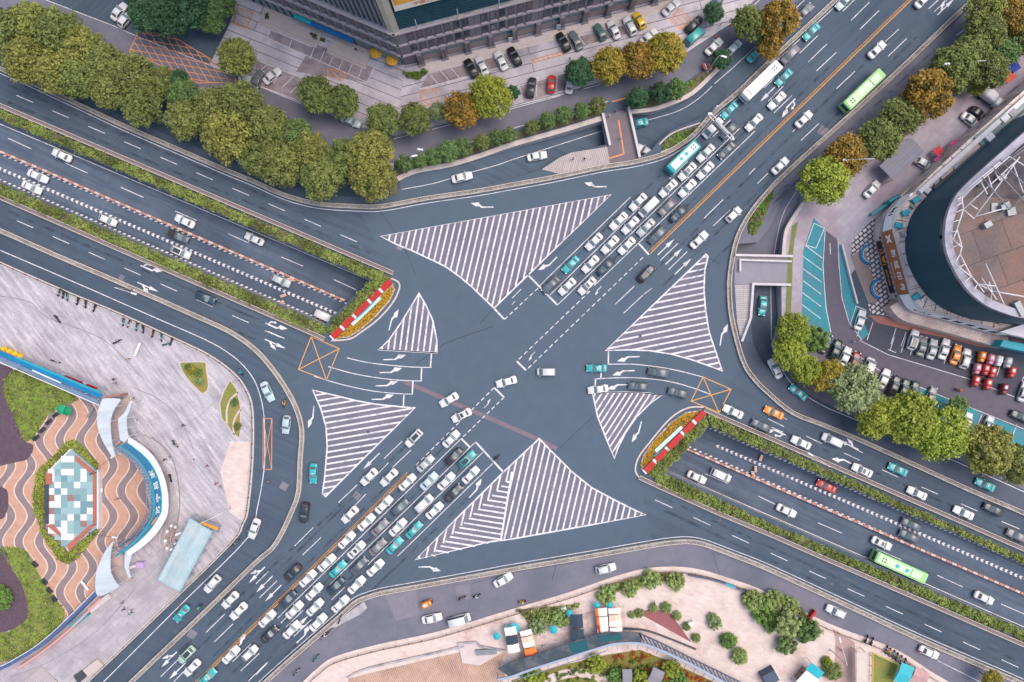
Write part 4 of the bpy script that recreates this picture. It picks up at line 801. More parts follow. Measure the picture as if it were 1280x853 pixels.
# red planters with white gaps at the tunnel ends
def planters(a, c, label, tl, tr, tlabel):
    t = thing('planter_barrier', label, 'planter'); A, B = W(*a), W(*c); an = math.atan2(B[1]-A[1], B[0]-A[0]); L = math.hypot(B[0]-A[0], B[1]-A[1])
    e, e2 = MB(), MB(); seq = [.13, .03, .14, .03, .2, .03, .15, .03, .13, .02]; s = sum(seq); p = 0
    for i, q in enumerate(seq):
        m = (p+q/2)/s; x, y = A[0]+(B[0]-A[0])*m, A[1]+(B[1]-A[1])*m
        (e2 if i % 2 else e).box(x, y, 0, 1.0 if i % 2 == 0 else .9, L*q/s-.04, 1.35 if i % 2 == 0 else 1.2, an); p += q
    e.build('red_planter_box', REDM, t); e2.build('white_planter_box', WHITE, t)
    b = MB(); b.strip([A, B], 1.75, .1, 0, -.02); b.build('plinth', KERB, t)
    o = thing('sculpted_sign', tlabel, 'sign', (*W((tl[0]+tr[0])/2, (tl[1]+tr[1])/2), 0), 0)
    A, B = W(*tl), W(*tr); c0 = o.location; b = MB(); b2 = MB(); sg = 1 if c0[0] < 0 else -1
    P_ = [(A[0]-c0[0], A[1]-c0[1]), (B[0]-c0[0], B[1]-c0[1])]
    b.strip(smooth([P_[0], ((P_[0][0]+P_[1][0])/2+.3, (P_[0][1]+P_[1][1])/2-.2), P_[1]], 4), .35, .75, 0, .2); b.build('cyan_board', CYAN, o)
    b2.strip([(P_[0][0]*.8+sg*.4, P_[0][1]*.8-sg*.4), (P_[1][0]*.8+sg*.4, P_[1][1]*.8-sg*.4)], .75, .6, 0, .1); b2.build('pale_backing', mat('pale_blue_board', lin(186, 222, 232), rough=.5), o)
planters((489, 352), (415, 423), 'row of red planter boxes with white spacers guarding the upper left underpass end', (434, 408), (478, 366), 'low cyan sculpted board among flowers at the upper left underpass')
planters((879, 515), (804, 590), 'row of red planter boxes with white spacers guarding the lower right underpass end', (858, 532), (817, 570), 'low cyan sculpted board among flowers at the lower right underpass')
def parapet(pts, label, h=.9, w=.5):
    b = MB(); b.strip(WP(pts), w, h, 0, -.6); return tag(b.build('parapet_wall', mat('pale_parapet', lin(206, 198, 200), lin(190, 182, 186), 1, .8)), label, 'wall')
parapet([(753, 143), (762, 183)], 'white parapet on the west side of the small upper road bridge', .9, .55)
parapet([(785, 135), (799, 198)], 'white parapet on the east side of the small upper road bridge', .9, .55)
parapet([(918, 319.5), (989, 321)], 'white parapet on the north side of the small right road bridge')
parapet([(924, 340), (924, 325.5), (988, 327.5)], 'inner angled white wall on the small right road bridge', .8, .4)
parapet([(926, 427), (937, 398), (940, 355.5), (987, 356.5)], 'white parapet bending along the south side of the small right road bridge')
parapet([(1051, 306), (1061, 346), (1070, 380)], 'thin white wall between the narrow turquoise strip and the dark ramp', .8, .35)
# ------------------------------------------------------------------ vehicles (local x = forward, z = 0 at the road)
def loft(b, st, m=0):
    """st: (x, half width, z bottom, z shoulder, z top) -> closed rounded body"""
    vs = []; n = 10
    for x, w, zb, zs, zt in st:
        vs += [(x, -w*.8, zb), (x, -w, zb+.14), (x, -w, zs), (x, -w*.92, zt-.05), (x, -w*.55, zt), (x, w*.55, zt), (x, w*.92, zt-.05), (x, w, zs), (x, w, zb+.14), (x, w*.8, zb)]
    fs = [((i+1)*n+k, (i+1)*n+(k+1) % n, i*n+(k+1) % n, i*n+k) for i in range(len(st)-1) for k in range(n)]
    fs += [tuple(range(n)), tuple(reversed(range((len(st)-1)*n, len(st)*n)))]
    b.add(vs, fs, m, True)
def car_parts(L=4.65, Wd=1.84, belt=.92, roof=1.45, fb=.95, ft=.22, rt=-.98, rb=-1.62, hood=.82, trunk=.95, wb=1.34, sunroof=0, sign=False, boxy=0, rack=False):
    h, w = L/2, Wd/2; P = []
    b = MB()
    e = .62+boxy*.25
    loft(b, [(-h, w*e, .42, .62, trunk-.2), (-h+.1, w*(e+.16), .3, .66, trunk-.06), (-h+.42, w*.97, .24, .7, trunk), (rb, w, .2, .72, belt), (0, w, .2, .72, belt+.02), (fb, w, .2, .72, belt), (h-.75, w*.97, .22, .66, hood), (h-.3, w*(.86+boxy*.08), .26, .6, hood-.08), (h-.08, w*(e+.06), .32, .54, hood-.18), (h, w*(e-.08), .42, .5, hood-.28)])
    # greenhouse: painted shell with rounded roof
    bw, rw = w*.93, w*.775+boxy*.08
    X = [rb, (rb+rt)/2, rt, (rt+ft)/2, ft, (ft+fb)/2, fb]; Z = [belt-.03, (belt+roof)/2+.03, roof-.02, roof+.03, roof-.01, (belt+roof)/2+.02, belt-.03]; Hw = [bw*.92, (bw+rw)/2, rw, rw+.02, rw, (bw+rw)/2, bw*.94]
    vs = []; 
    for x, z, q in zip(X, Z, Hw): vs += [(x, -bw if z > belt else -q, belt-.05), (x, -q, z-.04), (x, -q*.82, z), (x, 0, z+.02), (x, q*.82, z), (x, q, z-.04), (x, bw if z > belt else q, belt-.05)]
    fs = [((i+1)*7+k, (i+1)*7+k+1, i*7+k+1, i*7+k) for i in range(6) for k in range(6)]
    b.add(vs, fs, 0, True)
    for sx in (-1, 1):
        for sy in (-1, 1): b.box(sx*wb, sy*(w-.1), .12, .52, .78, .16, 0, 1)       # dark wheel arches
    b.box(h-.02, 0, .3, .46, .1, w*1.1, 0, 1); b.box(-h+.02, 0, .3, .42, .1, w*1.1, 0, 1)
    P.append(('body', b.mesh('body', [PAINTC, TRIMC])))
    def panel(name, q, m=CGLASS, t=.02):
        g = MB(); a = [Vector(p) for p in q]; n = (a[1]-a[0]).cross(a[2]-a[0]).normalized()
        top = [p+n*.022 for p in a]; bot = [p-n*t for p in a]
        g.add([tuple(p) for p in top+bot], [(0, 1, 2, 3), (0, 4, 5, 1), (1, 5, 6, 2), (2, 6, 7, 3), (3, 7, 4, 0)]); P.append((name, g.mesh(name, m)))
    def lerp(a, c, t): return a+(c-a)*t
    def slope(x0, z0, w0, x1, z1, w1, a, c): return [(lerp(x0, x1, a), -lerp(w0, w1, a), lerp(z0, z1, a)), (lerp(x0, x1, a), lerp(w0, w1, a), lerp(z0, z1, a)), (lerp(x0, x1, c), lerp(w0, w1, c), lerp(z0, z1, c)), (lerp(x0, x1, c), -lerp(w0, w1, c), lerp(z0, z1, c))]
    # windscreens follow the two-step slope of the shell
    def screen(name, x0, x1, w0, w1, m, a=.05, c=.95, kw=.8):
        g = MB(); rows = []
        for t in (a, .5, c):
            x = lerp(x0, x1, t); z = lerp(belt-.03, roof-.015, t)+.06*(1-abs(2*t-1))
            q = lerp(w0, w1, t)*kw; rows.append((x, q, z))
        sx = 1 if x0 > x1 else -1; vs = []
        for dz, dx in ((.035, .02*sx), (-.02, -.02*sx)):
            for x, q, z in rows: vs += [(x+dx, -q, z+dz-.012), (x+dx, 0, z+dz+.016), (x+dx, q, z+dz-.012)]
        fs = [(0, 3, 4, 1), (1, 4, 5, 2), (3, 6, 7, 4), (4, 7, 8, 5)]; fs = [tuple(reversed(f)) for f in fs] if sx > 0 else fs
        fs += [(0, 1, 10, 9), (1, 2, 11, 10), (6, 15, 16, 7), (7, 16, 17, 8), (0, 9, 12, 3), (3, 12, 15, 6), (2, 5, 14, 11), (5, 8, 17, 14)]
        g.add(vs, fs); P.append((name, g.mesh(name, m)))
    screen('windscreen', fb, ft, bw*.97, rw*1.0, WGLASS, .06, .93, .86)
    screen('rear_window', rb, rt, bw*.92, rw*.98, RGLASS, .22, .86, .74)
    for s in (-1, 1):
        z0, z1 = belt+.06, roof-.12; y0, y1 = bw*.995, rw+.02
        q = [(lerp(rb, rt, .3), s*y0, z0), (lerp(fb, ft, .4), s*y0, z0), (lerp(fb, ft, .93), s*y1, z1), (lerp(rb, rt, .95), s*y1, z1)]
        panel('side_window', q if s < 0 else [q[1], q[0], q[3], q[2]])
    if sunroof: panel('glass_roof', [(rt+.12 if sunroof > 1 else ft-.75, -rw*.66, roof+.04), (ft-.12, -rw*.66, roof+.03), (ft-.12, rw*.66, roof+.03), (rt+.12 if sunroof > 1 else ft-.75, rw*.66, roof+.04)])
    for s in (-1, 1):
        g = MB(); g.box(h-.2, s*w*(.66+boxy*.1), .52, .66, .34, .3, -s*.35, 0, .8); P.append(('headlight', g.mesh('headlight', LAMPW)))
        g = MB(); g.box(-h+.14, s*w*(.68+boxy*.1), .62, .8, .22, .34, s*.3, 0, .85); P.append(('tail_light', g.mesh('tail_light', LAMPR)))
        g = MB(); g.box(lerp(fb, ft, .12), s*(w+.1), belt-.02, belt+.13, .12, .22, 0, 0, .85); P.append(('wing_mirror', g.mesh('wing_mirror', PAINTC)))
        for sx in (-1, 1):
            g = MB(); g.tube([(sx*wb, s*(w-.24), .32), (sx*wb, s*(w-.22), .32), (sx*wb, s*(w+.004), .32)], [.3, .32, .31], 14, 0); g.tube([(sx*wb, s*(w-.05), .32), (sx*wb, s*(w+.012), .32)], .19, 10, 1)
            P.append(('wheel', g.mesh('wheel', [RUBBER, STEEL])))
    if sign: g = MB(); g.box((rt+ft)/2+.25, 0, roof+.02, roof+.16, .22, .62, 0, 0, .85); P.append(('roof_sign', g.mesh('roof_sign', WHITE)))
    if rack:
        g = MB()
        for s in (-1, 1): g.box((rt+ft)/2, s*rw*.86, roof+.01, roof+.07, ft-rt-.2, .05, 0, 0)
        P.append(('roof_rail', g.mesh('roof_rail', DSTEEL)))
    return P
def van_parts(L=5.2, Wd=1.95, H=2.1):
    P = car_parts(L, Wd, 1.05, H, L/2-.55, L/2-1.35, -L/2+.25, -L/2+.08, .98, 1.0, L/2-.95, boxy=.9)
    return P
def pickup_parts():
    P = car_parts(5.1, 1.9, .98, 1.72, 1.15, .5, -.45, -.75, .98, .98, 1.55, boxy=.6)
    g = MB(); g.box(-1.6, 0, .9, 1.0, 1.5, 1.5, 0, 0); 
    for s in (-1, 1): g.box(-1.6, s*.8, .9, 1.12, 1.6, .08)
    P.append(('load_bed', g.mesh('load_bed', TRIMC))); return P
def bus_parts(L=11, Wd=2.5, H=3.1, body=None, roofm=None, band=None, sections=1):
    P = []; h, w = L/2, Wd/2
    b = MB(); n = 10
    st = [(-h, w*.94, 2.8), (-h+.12, w, 3.0), (-h+.5, w, H), (h-.6, w, H), (h-.15, w*.98, H-.15), (h, w*.9, H-.6)]
    vs = []
    for x, q, z in st: vs += [(x, -q, .35), (x, -q, z-.28), (x, -q*.93, z-.06), (x, -q*.6, z), (x, q*.6, z), (x, q*.93, z-.06), (x, q, z-.28), (x, q, .35)]
    b.add(vs, [((i+1)*8+k, (i+1)*8+(k+1) % 8, i*8+(k+1) % 8, i*8+k) for i in range(5) for k in range(8)]+[tuple(range(8)), tuple(reversed(range(40, 48)))], 0)
    P.append(('body', b.mesh('body', body)))
    g = MB(); g.box(-h*.1, 0, H-.02, H+.03, L*.80, Wd*.66); P.append(('roof_panel', g.mesh('roof_panel', roofm)))
    g = MB(); g.box(h*.55, 0, H+.03, H+.22, 2.4, 1.7, 0, 0, .94); P.append(('air_conditioner', g.mesh('air_conditioner', roofm)))
    for k in range(4):
        g = MB(); g.box(-h*.74+(k//2)*.62, (-.3 if k % 2 else .3), H+.03, H+.1, .34, .34, 0, 0, .8); P.append(('roof_vent', g.mesh('roof_vent', DSTEEL)))
    for x in (-h*.18, h*.2): g = MB(); g.box(x, 0, H+.03, H+.075, .8, .8); P.append(('roof_hatch', g.mesh('roof_hatch', band)))
    for s in (-1, 1):
        g = MB(); g.box(-.1, s*(w+.004), 1.35, 2.35, L-1.3, .03); P.append(('side_window', g.mesh('side_window', CGLASS)))
        g = MB(); g.box(h+.12, s*(w+.05), 2.2, 2.55, .18, .28); P.append(('wing_mirror', g.mesh('wing_mirror', TRIMC)))
        g = MB(); g.box(0, s*(w+.006), .5, 1.0, L-.8, .02); P.append(('side_stripe', g.mesh('side_stripe', band)))
        for x in (-h*.55, h*.55): g = MB(); g.tube([(x, s*(w-.3), .48), (x, s*(w+.02), .48)], .48, 14); P.append(('wheel', g.mesh('wheel', RUBBER)))
        g = MB(); g.box(h+.01, s*w*.7, .6, .8, .04, .36); P.append(('headlight', g.mesh('headlight', LAMPW)))
    g = MB(); g.add([(h+.03, -w*.86, 1.1), (h+.03, w*.86, 1.1), (h-.07, w*.92, H-.5), (h-.07, -w*.92, H-.5), (h-.1, -w*.86, 1.1), (h-.1, w*.86, 1.1), (h-.2, w*.92, H-.5), (h-.2, -w*.92, H-.5)], [(0, 1, 2, 3), (3, 2, 6, 7), (1, 5, 6, 2), (4, 0, 3, 7), (4, 5, 1, 0)]); P.append(('windscreen', g.mesh('windscreen', CGLASS)))
    g = MB(); g.box(-h-.005, 0, 1.5, 2.6, .03, w*1.6); P.append(('rear_window', g.mesh('rear_window', CGLASS)))
    return P
def truck_parts():
    P = []; b = MB(); loft(b, [(1.0, .95, .4, 1.2, 2.1), (1.15, 1.0, .4, 1.3, 2.25), (2.5, 1.0, .4, 1.2, 2.2), (2.85, .96, .4, 1.0, 1.6), (2.95, .85, .45, .9, 1.2)]); P.append(('cab', b.mesh('cab', PAINTC)))
    b = MB(); b.box(-1.0, 0, .7, .95, 3.9, 2.1); P.append(('flatbed', b.mesh('flatbed', DSTEEL)))
    b = MB(); loft(b, [(-2.8, .9, .95, 1.4, 1.8), (-2.5, 1.05, .95, 1.6, 2.5), (-1, 1.08, .95, 1.7, 2.75), (.4, 1.05, .95, 1.6, 2.6), (.85, .95, .95, 1.4, 2.2)]); P.append(('tarpaulin', b.mesh('tarpaulin', mat('tarpaulin_sheet', lin(208, 206, 212), lin(186, 186, 194), .8, .7))))
    b = MB(); b.add([(2.9, -.8, 1.2), (2.9, .8, 1.2), (2.58, .85, 2.08), (2.58, -.85, 2.08)], [(0, 1, 2, 3)]); P.append(('windscreen', b.mesh('windscreen', CGLASS)))
    for s in (-1, 1):
        for x in (-2, 1.9): b = MB(); b.tube([(x, s*.75, .42), (x, s*1.03, .42)], .42, 12); P.append(('wheel', b.mesh('wheel', RUBBER)))
    return P
def trike_parts():
    P = []; b = MB(); loft(b, [(-1.3, .55, .4, .8, 1.55), (-1.2, .62, .4, .9, 1.72), (.1, .62, .4, .9, 1.75), (.25, .58, .4, .9, 1.6)]); P.append(('cargo_box', b.mesh('cargo_box', PAINTC)))
    b = MB(); loft(b, [(.3, .5, .35, .6, 1.6), (.5, .52, .35, .7, 1.66), (.95, .48, .35, .6, 1.5), (1.25, .3, .4, .55, .9)]); P.append(('cabin', b.mesh('cabin', PAINTC)))
    b = MB(); b.add([(1.3, -.26, .95), (1.3, .26, .95), (1.0, .4, 1.5), (1.0, -.4, 1.5), (1.1, -.26, .9), (1.1, .26, .9), (.85, .4, 1.45), (.85, -.4, 1.45)], [(0, 1, 2, 3), (3, 2, 6, 7), (1, 5, 6, 2), (4, 0, 3, 7)]); P.append(('windscreen', b.mesh('windscreen', CGLASS)))
    b = MB(); b.box(-.55, 0, 1.755, 1.775, .7, .5); P.append(('lid_panel', b.mesh('lid_panel', WHITE)))
    for x, y in ((-.8, .62), (-.8, -.62), (1.05, 0)): b = MB(); b.tube([(x, y-.07, .27), (x, y+.07, .27)], .27, 12); P.append(('wheel', b.mesh('wheel', RUBBER)))
    return P
def scooter_parts():
    P = []
    b = MB(); loft(b, [(-.75, .1, .4, .55, .68), (-.5, .17, .32, .5, .76), (-.05, .17, .28, .5, .74), (.1, .14, .25, .34, .4), (.4, .14, .25, .34, .4), (.5, .19, .3, .6, .95), (.62, .12, .4, .6, 1.0)]); P.append(('body', b.mesh('body', PAINTC)))
    b = MB(); b.box(-.3, 0, .75, .83, .62, .28, 0, 0, .85); P.append(('seat', b.mesh('seat', TRIMC)))
    b = MB(); b.tube([(.42, -.36, 1.05), (.54, 0, 1.06), (.42, .36, 1.05)], .03, 5); b.tube([(.54, 0, 1.06), (.75, 0, .3)], .035, 5); P.append(('handlebar', b.mesh('handlebar', DSTEEL)))
    for x in (-.62, .72): b = MB(); b.tube([(x, -.06, .26), (x, .06, .26)], .26, 12); P.append(('wheel', b.mesh('wheel', RUBBER)))
    b = MB(); b.box(-.82, 0, .72, 1.02, .32, .36, 0, 0, .92); P.append(('top_box', b.mesh('top_box', TRIMC)))
    return P
M_ = lambda n, r, g, b_, ro=.4: mat(n, lin(r, g, b_), rough=ro)
GREENB, PALEG, WHT, TEALB = M_('bus_green', 150, 196, 132), M_('bus_pale_green', 190, 220, 178), M_('bus_white', 228, 226, 228), M_('bus_teal', 52, 168, 170)
PROTO = {
 'saloon': ('saloon_car', car_parts()), 'saloon2': ('saloon_car', car_parts(4.8, 1.86, hood=.84)), 'hatch': ('hatchback', car_parts(4.2, 1.78, .95, 1.5, .95, .25, -1.25, -1.85, .86, .95, 1.25)),
 'suv': ('suv', car_parts(4.65, 1.88, 1.0, 1.68, 1.0, .32, -1.6, -2.08, .98, 1.0, 1.36, boxy=.5, rack=True)), 'suvg': ('suv', car_parts(4.65, 1.88, 1.0, 1.66, 1.05, .35, -1.55, -2.05, .98, 1.0, 1.36, sunroof=2, boxy=.5)),
 'mpv': ('minivan', car_parts(4.9, 1.9, 1.02, 1.75, 1.55, .75, -2.0, -2.3, .95, 1.0, 1.45, boxy=.7)), 'glass': ('saloon_car', car_parts(4.8, 1.88, .92, 1.45, 1.05, .3, -1.05, -1.75, .82, .96, 1.4, sunroof=1)),
 'van': ('van', van_parts()), 'boxvan': ('van', van_parts(4.1, 1.7, 1.95)), 'taxi': ('taxi', car_parts(4.6, 1.8, sign=True)), 'pickup': ('pickup_truck', pickup_parts()), 'truck': ('truck', truck_parts()), 'trike': ('delivery_tricycle', trike_parts()), 'scooter': ('scooter', scooter_parts()),
 'busg': ('bus', bus_parts(11.2, 2.5, 3.1, GREENB, PALEG, WHT)), 'busg2': ('bus', bus_parts(12.2, 2.55, 3.1, GREENB, PALEG, TEALB)), 'busw': ('bus', bus_parts(10.6, 2.5, 3.1, WHT, WHT, PALEG)), 'bust': ('bus', bus_parts(8.6, 2.4, 2.9, TEALB, WHT, TEALB)),
}
CATS = {'saloon_car': 'car', 'hatchback': 'car', 'suv': 'car', 'minivan': 'car', 'van': 'van', 'taxi': 'taxi', 'pickup_truck': 'pickup', 'truck': 'truck', 'delivery_tricycle': 'tricycle', 'scooter': 'scooter', 'bus': 'bus'}
KN = {'saloon': 'saloon', 'saloon2': 'saloon', 'hatch': 'hatchback', 'suv': 'SUV', 'suvg': 'SUV with glass roof', 'mpv': 'minivan', 'glass': 'saloon with glass roof', 'van': 'van', 'boxvan': 'small boxy van', 'taxi': 'taxi', 'pickup': 'pickup', 'truck': 'truck', 'trike': 'cargo tricycle', 'scooter': 'scooter', 'busg': 'bus', 'busg2': 'bus', 'busw': 'bus', 'bust': 'bus'}
KIDS, FIRST = {}, {}
CC = {'white': (.64, .635, .65), 'silver': (.42, .44, .46), 'grey': (.16, .17, .19), 'slate': (.085, .105, .13), 'charcoal': (.03, .034, .042), 'black': (.012, .014, .017), 'navy': (.025, .045, .075), 'turquoise': (.04, .36, .38), 'mauve': (.19, .165, .19), 'red': (.50, .05, .04), 'dark red': (.18, .02, .03), 'orange': (.75, .25, .03), 'yellow': (.75, .48, .02), 'green': (.07, .16, .15), 'pale blue': (.42, .53, .58), 'dark green': (.012, .04, .04), 'teal': (.04, .33, .33), 'pink': (.55, .22, .3), 'pale green': (.35, .5, .42)}
def vehicle(px, py, hd, kind, col, label, group=None, sl=None):
    name, parts = PROTO[kind]
    if sl: x, y, z = sl.px(px, py, .6); z -= .6
    else: x, y = W(px, py, .6); z = .0
    a = math.radians(hd); pit = 0
    if sl: z += .015; pit = -math.atan(sl.gx*math.cos(a)+sl.gy*math.sin(a))
    elif z == 0: z = .01
    k = CC[col]; j = random.uniform(.93, 1.05); c = (k[0]*j, k[1]*j, k[2]*j, 1)
    if kind not in FIRST:
        r = thing(name, label, CATS[name]); r.location = (x, y, z); r.rotation_euler = (0, pit, a); ks = []
        for pn, me in parts: o = link(pn, me, r); o.color = c; ks.append(o)
        FIRST[kind] = r; KIDS[kind] = ks
    else:
        r = dup(FIRST[kind], KIDS[kind], (x, y, z), (0, pit, a), c); r['label'] = label
        if 'group' in r and not group: del r['group']
    if group: r['group'] = group
    return r
def lane(L, hd, where, group, sl=None):
    for i, (px, py, kind, col) in enumerate(L):
        vehicle(px, py, hd+random.uniform(-1.5, 1.5), kind, col, f'{col} {KN[kind]}, {ORD[i]} {where}', group, sl)
S_, S2, H_, V_, VG, M2, GL, TX = 'saloon', 'saloon2', 'hatch', 'suv', 'suvg', 'mpv', 'glass', 'taxi'
g = 'cars queuing on the upper highway'
lane([(688.2, 356.6, GL, 'slate'), (713.3, 331, TX, 'turquoise'), (742.4, 302.4, S_, 'white'), (773.1, 276.6, S2, 'white'), (797.6, 252.8, S_, 'white')], 225, 'in upper queue lane nearest the hatched triangle', g)
lane([(708.8, 358.5, S_, 'white'), (737.9, 330.4, S_, 'white'), (762.4, 306.2, S2, 'white'), (787.8, 281.9, S_, 'white'), (810.4, 259.4, 'van', 'white'), (835.1, 235.9, GL, 'white'), (858.9, 214.7, GL, 'white'), (881.9, 191.6, S2, 'white'), (911, 163.8, V_, 'slate')], 225, 'in second upper queue lane from hatched triangle', g)
lane([(733.8, 357.6, GL, 'white'), (756.6, 333.8, V_, 'navy'), (783.3, 307.6, S_, 'white'), (807.2, 284.7, S2, 'silver'), (833.8, 259.4, V_, 'mauve'), (859.1, 235.6, S2, 'white'), (881.4, 213.5, S_, 'white'), (907.8, 188.2, S_, 'slate'), (942.3, 153.5, S_, 'white'), (970.8, 126.2, S2, 'white')], 225, 'in third upper queue lane from hatched triangle', g)
lane([(821.3, 294.1, M2, 'slate'), (847.7, 267.4, V_, 'navy')], 225, 'in the short upper queue beside the yellow line', g)
g = 'cars queuing on the lower highway'
lane([(564, 548.8, S_, 'white'), (532, 579.4, S_, 'silver'), (509.3, 602.8, TX, 'white'), (480, 630.9, S2, 'white'), (458.1, 652.8, S_, 'white'), (433.6, 675, S_, 'white'), (408.7, 703.4, S2, 'white'), (385, 723, S_, 'white'), (360.3, 748.8, V_, 'navy'), (334.3, 773.3, S_, 'white'), (289, 818.3, S2, 'white'), (260, 845.8, TX, 'turquoise')], 44, 'in lower queue lane beside the yellow line', g)
lane([(567.8, 570.6, V_, 'charcoal'), (536.3, 601.3, S2, 'pale blue'), (500.4, 634, V_, 'slate'), (475, 659.4, S_, 'mauve'), (445.6, 687.2, GL, 'white'), (422.6, 711.3, TX, 'turquoise'), (393, 739.4, S_, 'white'), (368.4, 762.3, S2, 'white'), (337.2, 793.2, S_, 'charcoal'), (312.5, 816.2, H_, 'white')], 44, 'in second lower queue lane from yellow line', g)
lane([(584, 574, VG, 'teal'), (557.8, 601.5, S2, 'white'), (529.8, 629.2, M2, 'white'), (497.5, 659, S2, 'white'), (472.2, 683.8, S_, 'mauve'), (449.1, 707, S_, 'slate'), (420.3, 731.9, V_, 'navy'), (394, 759, S_, 'white'), (365, 787, S2, 'white')], 44, 'in third lower queue lane from yellow line', g)
lane([(588.4, 593.8, S_, 'white'), (567.2, 616.3, GL, 'charcoal'), (543.3, 638.2, S_, 'white'), (517.6, 662.6, TX, 'turquoise'), (493.4, 681.9, TX, 'turquoise'), (469.4, 709.6, S_, 'white'), (446, 731, S2, 'white'), (425.6, 754.8, S_, 'white'), (397.8, 777.8, S2, 'white')], 44, 'in lower queue lane farthest from yellow line', g)
